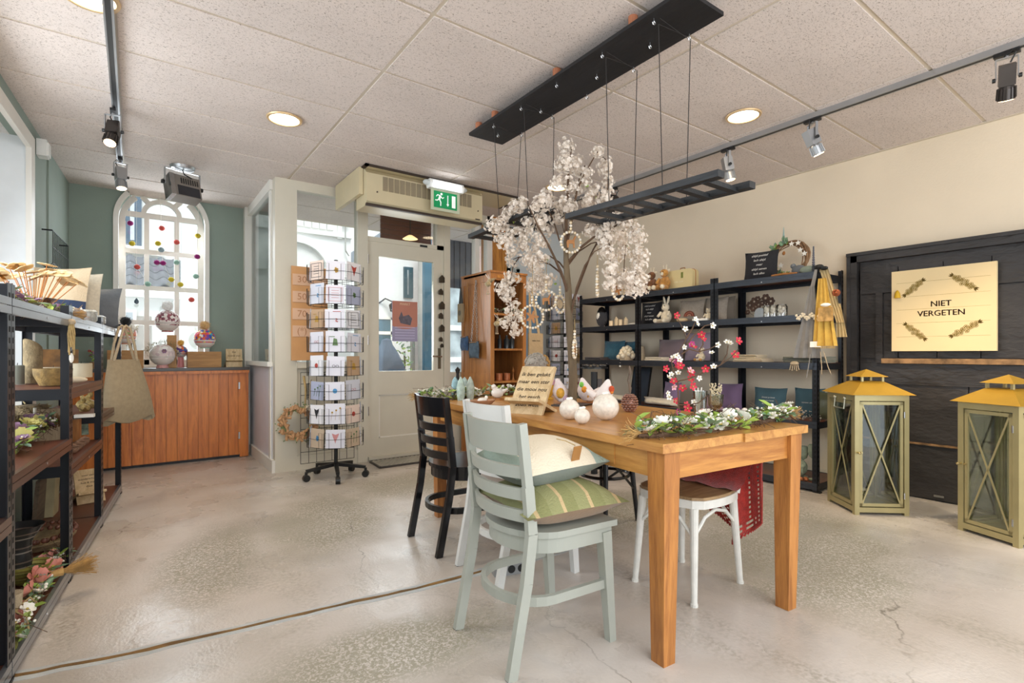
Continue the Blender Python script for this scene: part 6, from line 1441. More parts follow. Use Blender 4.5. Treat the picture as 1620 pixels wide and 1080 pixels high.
# bead rings hanging from the branches
M_bead = mat('natural_wood_bead', '#dcc8a6', .5, var=.12, scale=50); M_bead2 = mat('white_bead', '#e9e2d4', .45, var=.05); M_figw = mat('laser_cut_wood', '#a8703a', .6, var=.1)
bdm = [B().sph((0, 0, 0), .0085, 8).mesh('bead', m_, True) for m_ in (M_bead, M_bead2)]
stag = [(-.02, -.03), (-.012, -.03), (-.01, -.008), (.012, -.008), (.014, -.03), (.022, -.03), (.02, .008), (.03, .03), (.022, .034), (.01, .012), (-.018, .012), (-.024, .0)]
flw = [((.022+.012*math.cos(5*2*PI*i/30))*math.cos(2*PI*i/30), (.022+.012*math.cos(5*2*PI*i/30))*math.sin(2*PI*i/30)) for i in range(30)]
def bead_ring(label, px, py, dd, R, yaw, fig, hang, heartish=False, fm=None):
    c = tp(px, py, dd)+to; t = thing('bead_ring', label, 'ornament', c, YAW*-1+yaw); n = int(2*PI*R/.0165)
    for k in range(n):
        a = 2*PI*k/n; rr = R*(1+(.12*abs(math.cos(a)) if heartish else 0)); z = R*math.sin(a)*(1.15 if heartish and math.sin(a) < 0 else 1)
        link('bead', bdm[k % 2], t, (rr*math.cos(a), 0, z))
    part('string', B().tube([(0, 0, R), (.002, 0, R+hang)], .0015, 4), M_cord, t)
    for k in range(3): link('bead', bdm[k % 2], t, (0, 0, R+.018+.017*k))
    s_ = R/.055; part('wooden_figure', B().prism([(x*s_, z*s_) for x, z in fig], (0, .003, 0), (1, 0, 0), (0, 0, 1), (0, -.006, 0)), fm or M_figw, t)
    return t
bead_ring('large wooden bead ring with a wooden flower hanging low left of the trunk', 842, 501, .15, .068, .1, flw, .26)
bead_ring('bead ring with a wooden stag hanging left of the trunk, higher than the flower one', 864, 474, .12, .055, -.1, stag, .18, True)
bead_ring('narrow bead ring with a pale disc hanging close to the left of the trunk', 886, 481, .1, .05, .9, [(.03*math.cos(2*PI*i/14), .03*math.sin(2*PI*i/14)) for i in range(14)], .12, False, M_linen)
bead_ring('bead ring with a rusty wooden bird hanging high on the trunk of the blossom tree', 903, 383, -.06, .058, .2, stag, .12)
bead_ring('bead ring seen edge-on with a small kraft tag, right of the trunk', 945, 452, -.05, .058, 1.35, flw, .16)
bead_ring('bead ring with a gold charm hanging lowest on the right side of the tree', 978, 458, -.1, .05, .75, flw, .14, True)
bead_ring('small bead ring hanging against the trunk near the table', 909, 552, -.02, .05, 1.3, flw, .12)

# ================================================================== goods on the table
def tiltm(rx, ry, rz): return Euler((rx, ry, rz)).to_matrix()
M_cer = mat('speckled_white_ceramic', '#e6dccd', .25, var=.12, scale=60)
for px, py, r, lb in ((958, 671, .060, 'largest of the three cream ceramic balls on the table'), (901, 668.5, .047, 'middle-sized cream ceramic ball on the table, left of the other two'), (921, 674, .0335, 'smallest cream ceramic ball on the table, in front of the other two')):
    p = oT(px, py-.33*r*822/2.3); t = thing('ceramic_ball', lb, 'ornament', p)
    part('ball', B().sph((0, 0, r*.97), r, 28), M_cer, t, True)
    part('bow', B().sph((-.008, 0, r*2), .009, 8, (1.4, .7, .7)).sph((.008, 0, r*2+.001), .009, 8, (1.4, .7, .7)).cyl((0, 0, r*1.9), (0, 0, r*2), .004, n=6), M_petal, t, True)
book_stand('slanted pale wood board with burnt lettering on a cross stand on the table', (1.60, 2.06, TZ), -1.12, .19, .285, ['Ik ben gelukt', 'maar een ster', 'die mooi nou', 'het gesch', 'zoals west'], .031, None, .62)
# fluted shell bowl with white bird
t = thing('fluted_bowl', 'brown fluted oval bowl holding a small white bird near the white chair', 'bowl', oT(763, 641)); b = B(); n = 40
for r, z in ((.03, 0), (.05, .008), (.07, .03), (.068, .032), (.045, .012), (0, .01)):
    b.v += [((r+(.003 if i % 2 else 0)*(r > .04))*math.cos(2*PI*i/n)*1.15, (r+(.003 if i % 2 else 0))*math.sin(2*PI*i/n)*.8, z) for i in range(n)]
b.f = [(k*n+i, k*n+(i+1) % n, (k+1)*n+(i+1) % n, (k+1)*n+i) for k in range(5) for i in range(n)]; b.mi = [0]*len(b.f); part('shell', b, mat('fluted_rose_wood', '#b48a6c', .55, var=.15), t, True)
part('bird', B().sph((0, 0, .03), .022, 10, (1.5, .8, .7)).sph((.028, 0, .045), .011, 8), M_petal, t, True)
def bird(label, px, py, s_, m, beak=M_blk, bm_=None, rz=0):
    t = thing('bird_figure', label, 'ornament', oT(px, py), rz); part('wood_base', B().lathe([(0, 0), (.03*s_, 0), (.03*s_, .012*s_), (0, .012*s_)], n=14, sx=1.3), M_ok, t)
    part('body', B().sph((0, 0, .045*s_), .034*s_, 16, (1.25, .85, 1)), m, t, True); part('head', B().sph((.026*s_, 0, .088*s_), .018*s_, 12), m, t, True)
    part('neck', B().tube([(.012*s_, 0, .06*s_), (.026*s_, 0, .085*s_)], [.022*s_, .014*s_], 10), m, t, True)
    part('beak', B().lathe([(.006*s_, 0), (0, .02*s_)], (.042*s_, 0, .088*s_), 8, Matrix.Rotation(PI/2, 3, 'Y')), beak, t); part('eye', B().sph((.03*s_, -.016*s_, .093*s_), .003*s_, 6), M_blk, t)
    part('tail', B().lathe([(.016*s_, 0), (.006*s_, .04*s_)], (-.035*s_, 0, .055*s_), 8, Matrix.Rotation(-1.1, 3, 'Y')), m, t, True); return t
bird('white porcelain bird at the left of the slanted text board', 787, 632, .95, mat('glossy_white', '#e4ded6', .2, var=.05), M_ok, rz=2.6)
bird('beige wooden bird with dark crest behind the slanted text board', 853, 641, 1.35, mat('beige_lacquer', '#c9b094', .35, var=.1), M_blk, rz=-.4)
# patchwork hens
def hen(label, px, py, m, spots, rz, s_=1.0):
    t = thing('fabric_hen', label, 'ornament', oT(px, py), rz); part('wood_base', B().bb(-.04, .06, -.022, .022, 0, .010), M_ok, t)
    pr_ = [(0, .01), (.035, .02), (.052, .05), (.05, .08), (.034, .11), (.02, .135), (.012, .15), (0, .156)]
    part('body', B().lathe([(r*s_, z*s_) for r, z in pr_], n=18, sy=.6, M=Matrix(((1, 0, .28), (0, 1, 0), (0, 0, 1)))), m, t, True)
    part('tail', B().lathe([(.022, 0), (.015, .04), (0, .06)], (-.035, 0, .06), 10, Matrix.Rotation(-.9, 3, 'Y')), m, t, True)
    for k, (x, z, r, c) in enumerate(spots): part('fabric_patch', B().sph((x+.28*z, -.024 if abs(rz+YAW) < .5 else .024, z), r, 10, (1, .6, 1.2)), mat('patch_'+c.strip('#'), c, .8, var=.25, scale=60), t, True)
    return t
M_hen = mat('floral_hen_cotton', '#e9dcd8', .8, var=.08, scale=50)
hen('patchwork fabric hen with mauve head and mustard wing, left of the tree trunk', 893, 640, M_hen, [(.042, .135, .016, '#b88a94'), (.012, .07, .026, '#cf9c3c'), (-.01, .04, .018, '#c9a8b8')], PI-YAW+.2)
hen('pale fabric hen with green and orange pineapple print, just right of the trunk', 932, 638, M_hen, [(.02, .115, .014, '#7cc04c'), (.012, .085, .017, '#e0912c'), (.0, .05, .012, '#e8b060')], PI-YAW+.1)
hen('white fabric hen with an orange flower print, right of the pineapple one', 950, 643, mat('white_hen_cotton', '#efe6e0', .8, var=.04), [(.03, .10, .016, '#c9542c'), (.035, .085, .011, '#e08a3c')], -YAW, 1.0)
solo('glass_bell', B().lathe([(0, 0), (.026, 0), (.028, .01), (.012, .02), (.03, .05), (.032, .13), (.015, .17), (0, .17)], n=18), mat('amber_glass_bottle', '#c99c3c', .15, var=.1), 'amber glass lamp bottle behind the slanted text board', 'bottle', oT(869, 632), smooth=True)
# woven bobble ball on a stem
bo = thing('bobble_bouquet', 'grey and tan bobbly dried flower ball above the slanted text board', 'dried flowers', oT(850, 632))
dB = (Vector(bo.location)-Vector((0, 0, EYE))).dot(fwd); cz = pD(849, 574, dB).z-TZ
part('stem_vase', B().lathe([(0, 0), (.035, 0), (.04, .05), (.02, cz-.10), (.03, cz-.05), (0, cz-.05)], n=14), M_linen, bo, True)
b = B(); b.sph((0, 0, cz), .07, 14, (1.15, 1, .85))
for i in range(230):
    d = rv(1).normalized(); b.cur = 1 if d.x > .25 else 0; b.sph(Vector((0, 0, cz))+Vector((d.x*.082, d.y*.072, d.z*.062)), .0075, 6)
part('bobbles', b, [mat('grey_bobble', '#9c958a', .9, var=.15), mat('tan_bobble', '#a8824c', .9, var=.15)], bo, True)
# glass leaf vases at the far left corner
for k, (px, py, h, c) in enumerate(((720, 630, .145, '#8fb4bc'), (729, 633, .15, '#a9bfb4'), (735, 629, .14, '#9fb2ac'), (744, 632, .15, '#a4b0a4'))):
    lp = [(0, 0), (.022, 0), (.028, .03), (.03, .08), (.02, .12), (.004, h), (0, h)]
    solo('shell_cone', B().lathe(lp, n=12, sy=.7), mat('shell_glass_'+c[1:], c, .2, var=.25, scale=40, bump=.4), ('blue', 'mint', 'grey-green', 'pale green')[k]+' frosted cone ornament, %s from the left of the four behind the black chair' % ('first', 'second', 'third', 'last')[k], 'ornament', oT(px, py), smooth=True)
pb_ = thing('peg_bird', 'small black wooden peg bird at the far left corner of the table', 'figure', oT(724, 628)); part('body', B().lathe([(0, 0), (.015, 0), (.018, .03), (.01, .16), (.018, .19), (.0, .21)], n=10), M_blk, pb_, True)
# copper pine cone
t = thing('copper_pinecone', 'metallic copper pine cone lying upright on the table right of the cream balls', 'ornament', oT(996, 651)); b = B(); b.sph((0, 0, .045), .034, 14, (1, 1, 1.25))
for i in range(9):
    th = .35+i*.29
    for k in range(12):
        a = 2*PI*(k+.5*(i % 2))/12; R = .037*math.sin(th); p = Vector((R*math.cos(a), R*math.sin(a), .045-.046*math.cos(th))); b.sph(p, .009, 6, (1, 1, .7))
part('scales', b, mat('rose_copper', '#b08a7c', .25, .75, var=.2), t, True)
part('stem', B().tube([(0, 0, .085), (.006, 0, .12), (-.006, .004, .16), (.006, 0, .20), (-.002, 0, .235)], [.005, .008, .005, .009, .004], 6), mat('twisted_brown_stem', '#6b5a4a', .6, var=.3), t, True)
# cherry branch on a moss plate
M_chb = Vector(oT(1072, 668)); t = thing('cherry_branch', 'red and white silk cherry branch on a round moss plate on the table', 'flower branch', M_chb); dC = (M_chb-Vector((0, 0, EYE))).dot(fwd)
def cp(x, y, dd=0): return pD(x, y, dC+dd)-M_chb
part('plate', B().lathe([(0, 0), (.075, 0), (.08, .01), (0, .012)], n=24), M_wflower, t, True)
mo = B().lathe([(.0, .03), (.04, .028), (.066, .018), (.072, .010)], n=20); mo.f = mo.f
for i in range(200): p = Vector((random.gauss(0, .032), random.gauss(0, .032), .024)); mo.add([p+rv(.006), p+rv(.006), p+rv(.008)+Vector((0, 0, .008))], [(0, 1, 2)])
part('moss', mo, M_moss, t)
br = B()
for pts in ([(1074, 662), (1073, 630), (1072, 603), (1066, 590), (1062, 572), (1075, 555), (1086, 535), (1078, 515), (1070, 500)], [(1072, 603), (1092, 598), (1115, 588), (1140, 577), (1155, 566), (1168, 552)], [(1086, 545), (1098, 530), (1115, 515), (1126, 513)],
            [(1078, 560), (1090, 552), (1105, 556), (1122, 552), (1135, 545)], [(1086, 535), (1095, 520), (1100, 508)], [(1115, 588), (1125, 582), (1130, 580)], [(1140, 577), (1150, 560), (1152, 545)], [(1105, 556), (1112, 545), (1112, 538)], [(1074, 640), (1090, 640), (1105, 637), (1120, 625)]):
    br.tube([cp(*p) for p in pts], [.0035-.002*i/len(pts) for i in range(len(pts))], 5)
part('twig', br, M_stem, t)
for col, L__ in (('r', [(1110, 530), (1112, 535), (1097, 548), (1168, 539), (1053, 583), (1076, 578), (1072, 581), (1116, 583), (1092, 600), (1096, 611), (1080, 614), (1066, 603), (1069, 634), (1088, 646), (1086, 640), (1070, 499), (1163, 561), (1093, 590)]), ('m', [(1072, 651), (1094, 544), (1072, 572)]), ('k', [(1092, 586), (1063, 570), (1066, 612)]),
                 ('s', [(1100, 505), (1103, 512), (1127, 515), (1084, 520), (1150, 541), (1155, 543), (1135, 545), (1126, 558), (1082, 549), (1070, 562), (1066, 565), (1062, 592), (1058, 597), (1056, 622), (1059, 628), (1129, 580), (1106, 598), (1075, 569), (1073, 590), (1098, 636)])):
    for (x, y) in L__: link('flower', FL[col], t, cp(x, y, random.uniform(-.03, .03)), (random.uniform(.6, 1.9), random.uniform(-.5, .5), -YAW+random.uniform(-.6, .6)), random.uniform(.75, 1.0)*(1.0 if col != 's' else 1.15))
# glasses
gl = thing('glass_tumbler', 'clear glass tumbler holding glass straws behind the cherry branch', 'glass', oT(1107, 655)); part('glass', B().lathe([(0, 0), (.028, 0), (.036, .115), (.034, .115), (.026, .008), (0, .008)], n=24), mat('pale_green_tumbler', '#b9c6bc', .1, var=.03), gl, True) if False else part('glass', B().lathe([(0, 0), (.028, 0), (.036, .115), (.034, .115), (.026, .008), (0, .008)], n=24), glass('tumbler_glass', (.86, .9, .88), 1.2), gl, True)
part('coaster', B().lathe([(0, -.0005), (.045, -.0005), (.045, .003), (0, .003)], n=20), M_ok, gl)
for k in range(3): part('straw', B().cyl((.01*(k-1), .005*k, .01), (.03*(k-1), .01, .13), .003, n=6), M_petal, gl)
dv = thing('dried_bouquet', 'clear goblet of pale dried statice flowers on a wooden disc', 'dried flowers', oT(1132, 661)); part('disc', B().lathe([(0, -.0005), (.05, -.0005), (.05, .006), (0, .006)], n=20), M_ok, dv)
part('goblet', B().lathe([(.022, .006), (.008, .014), (.008, .03), (.032, .06), (.036, .11), (.034, .11), (.03, .062), (0, .036)], n=20), glass('tumbler_glass'), dv, True)
b = B()
for i in range(240): a = random.uniform(0, 6.28); z = random.uniform(.045, .16); r = .012+.22*(z-.03)*random.uniform(.3, 1); b.sph((r*math.cos(a), r*math.sin(a)*.7, z), .0035, 5)
part('statice', b, mat('statice', '#cdbf9f', .9, var=.3, scale=80), dv, kind='stuff')
solo('striped_ball', B().sph((0, 0, .022), .022, 20), stripe_mat('rose_stripes', [(0, '#c99a94'), (.5, '#dab4ac')], 'X', 130), 'small rose striped ball between the tumbler and the dried bouquet', 'ornament', oT(1112, 661), smooth=True)
for k, px in enumerate((1156, 1166, 1178, 1188)): solo('nut_ornament', B().sph((0, 0, .012), .014, 10, (1.3, .9, .8)), M_cer, ('first', 'second', 'third', 'fourth')[k]+' small taupe nut ornament behind the near garland', 'ornament', oT(px, 652), smooth=True)
# garlands
garland('white and green flower garland along the near right edge of the table', [oT(1012, 694), oT(1070, 690), oT(1130, 684), oT(1190, 673), oT(1250, 663)], .044, 'wswsws', 60, M_stem, 60, True, 18, (0, 2, 1))
garland('white flower garland along the far end of the table behind the glass cones', [oT(664, 632), oT(710, 632), oT(765, 628), oT(838, 622)], .04, 'wswwsw', 40, M_stem, 50, True, 20, (0, 2, 1))
# chunky knotted rope end near the garland
t = thing('knotted_driftwood', 'knotted piece of brown bark at the left end of the near table garland', 'bark', oT(1000, 690)); b = B()
for k in range(9): a = random.uniform(0, 6); b.tube([Vector((-.02, 0, .014))+rv(.014), Vector((.0, .0, .028))+rv(.012), Vector((.03, .0, .014))+rv(.014)], random.uniform(.005, .009), 6)
part('knots', b, mat('brown_knot', '#8c6a42', .8, var=.3, scale=40), t, True)
# ================================================================== goods on the right shelving
RW = -PI/2
def oR(px, z, X=4.36): return (X, pX(px, 500, X).y, z+.001)
S1, S2, S3, S4, S5 = 1.69, 1.365, .99, .54, .07
M_txt = mat('pale_stitched_text', '#d9d6d0', .8); M_bcush = mat('black_linen', '#222226', .9, var=.1, scale=60, sheen=.1)
M_grcush = mat('warm_grey_linen', '#a39788', .9, var=.08, scale=60, bump=.3, bscale=200)
lines = ['altijd positief', 'lach altijd', 'maar', 'altijd samen', 'lach alles']
cush('black cushion with pale script leaning by the wreath on the top shelf', .28, .25, .08, M_bcush, oR(1203, S1, 4.33), RW+.12, -.12, None, lines, M_txt, .026)
cush('black cushion with pale script on the second shelf of the middle bay', .24, .235, .08, M_bcush, oR(1029, S2, 4.36), RW+.1, -.15, None, lines, M_txt, .024)
cush('grey cushion half behind the black script cushion in the middle bay', .23, .22, .08, M_grcush, oR(1039, S2, 4.46), RW, -.15)
def rainbow(o, w, m=None):
    for r, c in ((.052, '#7a3b2c'), (.041, '#b06a54'), (.03, '#8c4a38'), (.018, '#c98f74')):
        pts = [(r*math.cos(PI*i/12), -.045-.0, .05+r*math.sin(PI*i/12)) for i in range(13)]; part('rainbow_arc', B().tube(pts, .0045, 5), mat('arc_'+c[1:], c, .9, var=.1), o)
c_ = cush('grey cushion with a rust rainbow on the second shelf of the middle bay', .26, .22, .08, M_grcush, oR(1093, S2, 4.38), RW+.1, -.15); rainbow(c_, .2)
c_ = cush('grey cushion with a rainbow half behind the shelving post, middle bay', .24, .23, .08, M_grcush, oR(1131, S2, 4.42), RW+.0, -.15); rainbow(c_, .2)
cush('plain taupe cushion behind the post, at the end of the second shelf row', .22, .24, .07, mat('taupe_linen', '#8f8374', .9, var=.08), oR(1143, S2, 4.52), RW+.25, -.12)
# plush animals
def plush(label, loc, rz, h, m, m2=None, ears='bunny', lie=False):
    t = thing('plush_toy', label, 'toy', loc, rz); m2 = m2 or m; k = h/.24
    part('body', B().sph((0, 0, .06*k), .05*k, 14, (1, .85, 1.15)), m, t, True); part('head', B().sph((0, -.01*k, .145*k), .036*k, 14, (1, .95, 1)), m, t, True)
    part('muzzle', B().sph((0, -.042*k, .137*k), .016*k, 10), m2, t, True); part('nose', B().sph((0, -.057*k, .142*k), .004*k, 6), M_blk, t)
    for s_ in (-1, 1):
        if ears == 'bunny': part('ear', B().sph((s_*.02*k, 0, .205*k), .012*k, 10, (1.1, .5, 3.4), Matrix.Rotation(s_*.25, 3, 'Y')), m, t, True)
        elif ears == 'horn': part('ear', B().sph((s_*.035*k, 0, .17*k), .012*k, 8, (1.6, .6, .8)), m2, t, True); part('horn', B().cyl((s_*.012*k, 0, .175*k), (s_*.016*k, 0, .21*k), .004*k, n=6).sph((s_*.016*k, 0, .212*k), .007*k, 6), m2, t)
        else: part('ear', B().sph((s_*.03*k, 0, .175*k), .014*k, 10, (1, .6, 1)), m, t, True)
        part('arm', B().tube([(s_*.04*k, -.02*k, .10*k), (s_*.055*k, -.05*k, .06*k)], [.014*k, .012*k], 8), m, t, True)
        part('leg', B().tube([(s_*.03*k, -.02*k, .02*k), (s_*.045*k, -.085*k, .018*k)], [.02*k, .017*k], 8), m, t, True); part('foot', B().sph((s_*.045*k, -.095*k, .022*k), .02*k, 8), m2, t, True)
        part('eye', B().sph((s_*.014*k, -.043*k, .155*k), .004*k, 6), M_blk, t)
    return t
M_cream_pl = mat('cream_plush', '#e6d8bc', .95, var=.06, scale=60, sheen=.4); M_brn_pl = mat('brown_plush', '#7a4f30', .95, var=.3, scale=30, sheen=.3); M_gold_pl = mat('golden_plush', '#c08a44', .95, var=.3, scale=30, sheen=.3)
plush('white plush rabbit with long ears on the second shelf of the middle bay', oR(1054, S2, 4.33), RW, .27, M_cream_pl)
plush('small cream plush bear beside the post in the middle bay', oR(1121, S2, 4.30), RW, .15, M_cream_pl, None, 'bear')
plush('brown giraffe plush sitting left of the cream suitcase on the top shelf', oR(1032, S1, 4.27), RW, .27, M_brn_pl, M_cream_pl, 'horn')
plush('golden giraffe plush next to the cream suitcase on the top shelf', oR(1052, S1, 4.27), RW, .28, M_gold_pl, M_cream_pl, 'horn')
plush('small rust plush animal at the foot of the giraffes on the top shelf', oR(1041, S1, 4.22+.02), RW, .13, M_gold_pl, M_brn_pl, 'bear')
plush('cream plush animal lying on the third shelf of the middle bay', oR(1110, S3, 4.30), RW, .16, M_cream_pl, M_gold_pl, 'bear')
M_wp = mat('pale_wood_ring', '#d8bd92', .6, var=.1)
solo('teething_ring', B().torus((0, 0, .02), .035, .018, 18, 8), M_wp, 'pale ring toy lying right of the plush rabbit', 'toy', oR(1079, S2, 4.28), smooth=True)
# suitcase
sc_ = thing('suitcase', 'cream round-cornered childrens suitcase on the top shelf of the middle bay', 'suitcase', oR(1080, S1, 4.36), RW)
rr_ = []
for cx, cz, a0 in ((.11, .155, 0), (-.11, .155, 1), (-.11, .035, 2), (.11, .035, 3)):
    for i in range(5): a = a0*PI/2+PI/2*i/4; rr_.append((cx+.035*math.cos(a), cz+.035*math.sin(a)))
part('shell', B().prism(rr_, (0, -.05, 0), (1, 0, 0), (0, 0, 1), (0, .1, 0)), mat('cream_suitcase', '#e2cf98', .4, var=.03), sc_)
part('seam', B().tube([(x*1.005, -.0, z*1.0) for x, z in rr_], .004, 5, closed=True), M_ok, sc_); part('handle', B().tube([(-.03, 0, .19), (-.025, 0, .212), (.025, 0, .212), (.03, 0, .19)], .005, 6), M_tan, sc_)
part('name_tag', B().box((.03, -.053, .135), (.022, .004, .055)), mat('olive_tag', '#7f8436', .6), sc_)
text('lettering', 'reis mee', .03, mat('pale_script', '#f0e6c6', .6), sc_, face_m((-.01, -.0505, .075), (1, 0, 0), (0, 0, 1)))
# wreath on the top shelf
wr = thing('star_wreath', 'vine wreath with white stars and green sprigs standing on the top shelf', 'wreath', oR(1246, S1, 4.46), RW, rot=(-.12, 0, RW)); b = B()
for i in range(16):
    R = .145+random.uniform(-.02, .02); ph = random.uniform(0, 6); b.tube([((R+.008*math.sin(3*a+ph))*math.cos(a), .012*math.sin(2*a+ph), .165+(R+.008*math.sin(3*a+ph))*math.sin(a)) for a in [2*PI*j/28 for j in range(28)]], .0055, 4, closed=True)
part('vine_ring', b, mat('vine_brown', '#8a6a4c', .85, var=.3, scale=30), wr)
for i in range(90): a = random.uniform(1.6, 4.9); R = .15+random.uniform(-.03, .03); link('leaf', LEAF[1 if i % 2 else 2], wr, (R*math.cos(a), -.025, .165+R*math.sin(a)), (random.uniform(.8, 2.2), random.uniform(-1, 1), random.uniform(-1, 1)), .9)
star = [((.024 if i % 2 == 0 else .011)*math.cos(PI/2+PI*i/5), (.024 if i % 2 == 0 else .011)*math.sin(PI/2+PI*i/5)) for i in range(10)]
for a, R in ((1.35, .13), (1.0, .15), (.55, .12), (3.9, .07), (.2, .14)): part('star', B().prism(star, (R*math.cos(a), -.03, .165+R*math.sin(a)), (1, 0, 0), (0, 0, 1), (0, .006, 0)), M_petal, wr)
part('tuft', B().tube([(-.05, -.01, .31), (-.055, 0, .37), (-.06, 0, .46)], [.014, .009, .002], 6), mat('pale_teal_feather', '#9fb3ae', .9, var=.2), wr)
part('wood_charm', B().sph((-.03, -.03, .22), .014, 8, (1, .5, 1.3)).sph((-.12, -.03, .07), .014, 8, (1, .5, 1.5)), M_figw, wr)
solo('grey_pebble_bird', B().sph((0, 0, .045), .05, 14, (1.15, .8, .9)).sph((-.045, 0, .085), .022, 10), mat('slate_felt', '#6f7479', .9, var=.15), 'slate grey rounded bird ornament at the right foot of the star wreath', 'ornament', oR(1264, S1, 4.36), RW, smooth=True)
solo('sage_pebble_bird', B().sph((0, 0, .032), .04, 14, (1.6, .8, .8)), mat('sage_felt', '#8d9a8c', .9, var=.15), 'sage grey rounded ornament beside the slate bird', 'ornament', oR(1278, S1, 4.30), RW, smooth=True)
b = B()
for k in range(11): b.lathe([(0, 0), (.016-.001*k, .004), (.005, .022), (0, .022)], (0, 0, .018*k), 8)
solo('slate_tree', b, mat('slate_scales', '#5b5d68', .7, var=.2), 'thin stacked slate-coloured tree above the hanging aprons', 'ornament', oR(1287, S1, 4.26), RW)
solo('driftwood_stick', B().tube([(-.1, 0, .01), (0, 0, .016), (.1, .01, .01)], .009, 7), M_figw, 'orange brown stick lying along the front of the wreath', 'stick', oR(1240, S1, 4.25), RW)
solo('wooden_tray', B().box((0, 0, .008), (.34, .1, .014)), M_wflower, 'pale wooden plank lying on the far end of the top shelf', 'tray', oR(975, S1, 4.36), RW)
# aprons hanging at the near end
M_gapron = mat('grey_linen_apron', '#8f8b86', .9, var=.07, scale=30, bump=.2, bscale=150); M_oapron = mat('ochre_linen_apron', '#c9a24a', .9, var=.08, scale=30, bump=.25, bscale=150)
def drape(b, top, bot, w0, w1, n=10, m=9, wav=.012, ax=Vector((0, -1, 0)), nrm=Vector((-1, 0, 0)), ph=0):
    rows = []
    for i in range(n+1):
        f = i/n; c = Vector(top).lerp(Vector(bot), f); w = w0+(w1-w0)*f; rows.append([c+ax*(w*(j/m-.5))+nrm*(wav*(.3+f)*math.sin(j*2.1+ph+f*1.2)) for j in range(m+1)])
    rows2 = [[v-nrm*.004 for v in r] for r in rows]; b.strip(rows); b.strip([list(reversed(r)) for r in rows2])
    for a_, c_ in ((rows[-1], rows2[-1]), (rows2[0], rows[0])): b.strip([a_, c_])
    for j in (0, -1): b.strip([[r[j] for r in rows], [r[j] for r in rows2]])
    return b
def hx(px, py, X): return pX(px, py, X)
AX = 4.165
t = thing('grey_apron', 'grey linen apron with a felt ball belt hanging at the near end of the shelving', 'apron', (AX, hx(1283, 430, AX).y, 0)); o0 = Vector(t.location)
part('cloth', drape(B(), hx(1285, 452, AX)-o0, hx(1278, 566, AX)-o0, .035, .205, ph=1), M_gapron, t, True)
part('strap', drape(B(), hx(1291, 426, AX)-o0, hx(1285, 455, AX)-o0, .02, .03, 4, 3, .002), M_gapron, t, True)
bb_ = B()
for k in range(26): v = hx(1260+38*k/25, 499+3*math.sin(k*.7)+(k % 2)*3, AX-.022)-o0; bb_.sph(v, .0105, 7)
part('felt_balls', bb_, M_cream_pl, t, True)
part('tie', B().tube([hx(1282, 560, AX-.01)-o0, hx(1279, 580, AX-.01)-o0, hx(1276, 597, AX-.01)-o0], .004, 5), M_gapron, t)
AX2 = 4.13
t = thing('ochre_apron', 'ochre linen apron with a knitted pocket hanging over the near shelving post', 'apron', (AX2, hx(1305, 430, AX2).y, 0)); o0 = Vector(t.location)
part('cloth', drape(B(), hx(1301, 440, AX2)-o0, hx(1305, 547, AX2)-o0, .055, .17, ph=2), M_oapron, t, True)
part('shoulder', drape(B(), hx(1303, 425, AX2+.05)-o0, hx(1330, 510, AX2+.02)-o0, .06, .05, ph=.4, wav=.006), mat('beige_linen_strap', '#b29c70', .9, var=.08), t, True)
part('strap_end', drape(B(), hx(1326, 480, AX2+.03)-o0, hx(1332, 533, AX2+.03)-o0, .03, .07, ph=1.4, wav=.005), mat('beige_linen_strap', '#b29c70'), t, True)
part('pocket', drape(B(), hx(1306, 486, AX2-.025)-o0, hx(1306, 508, AX2-.028)-o0, .10, .11, 3, 6, .005), M_straw, t, True)
part('frayed_hem', (lambda b: [b.cyl(hx(1290+1.6*k, 546, AX2)-o0, hx(1290+1.6*k, 551, AX2)-o0, .0015, n=4) for k in range(20)] and b)(B()), M_oapron, t)
part('white_trim', drape(B(), hx(1288, 540, AX2-.004)-o0, hx(1290, 549, AX2-.004)-o0, .06, .075, 2, 5, .004), M_petal, t, True)
part('small_dove', B().sph(hx(1306, 482, AX2-.05)-o0, .02, 10, (.7, 1.8, .7)), M_petal, t, True)
part('rust_rosette', B().torus(hx(1323, 463, AX2-.0)-o0, .016, .012, 12, 6, Matrix.Rotation(PI/2, 3, 'Y')).sph(hx(1323, 463, AX2-.01)-o0, .012, 8), mat('rust_fabric', '#8a4420', .8, var=.3, scale=60), t, True)
part('black_bow', B().sph(hx(1296, 422, AX2+.03)-o0, .022, 8, (1, 1.5, .9)).sph(hx(1304, 424, AX2+.03)-o0, .02, 8, (1, 1.4, .8)), M_blk, t, True)
for k, dx in enumerate((0, 5)): part('hanging_tie', B().tube([hx(1298+dx, 556, AX2)-o0, hx(1300+dx*2, 580, AX2)-o0, hx(1300+dx*3, 592, AX2)-o0], .003, 5), M_linen, t)
# second shelf: bark flowers, jars, penguin bag, candles
t = thing('bark_flowers', 'dark brown bark flower stems on a mirror stand on the second shelf', 'dried flowers', oR(1205, S2, 4.38), RW); b = B(); sb = B()
part('mirror_arch', B().prism([(-.05+.05+.05*math.cos(a), .04+.05*math.sin(a)) for a in [PI*i/10 for i in range(11)]]+[(-.05, 0), (.05, 0)][:2], (.0, -.03, 0), (1, 0, 0), (0, 0, 1), (0, .006, 0)), M_chrome, t)
for k, (x, z, s_) in enumerate(((-.10, .12, .9), (-.06, .15, 1), (-.02, .12, .8), (-.12, .06, .6), (.04, .17, 1), (.085, .14, .95), (.01, .13, .7), (-.07, .09, .8), (-.03, .165, .8), (.06, .12, .7))):
    for j in range(6): a = 2*PI*j/6; b.sph(Vector((x+.024*s_*math.cos(a), -.01, z+.024*s_*math.sin(a))), .016*s_, 6, (1, .35, 1))
    sb.tube([(x*.2, 0, 0), (x*.7, 0, z*.6), (x, 0, z)], .0018, 4)
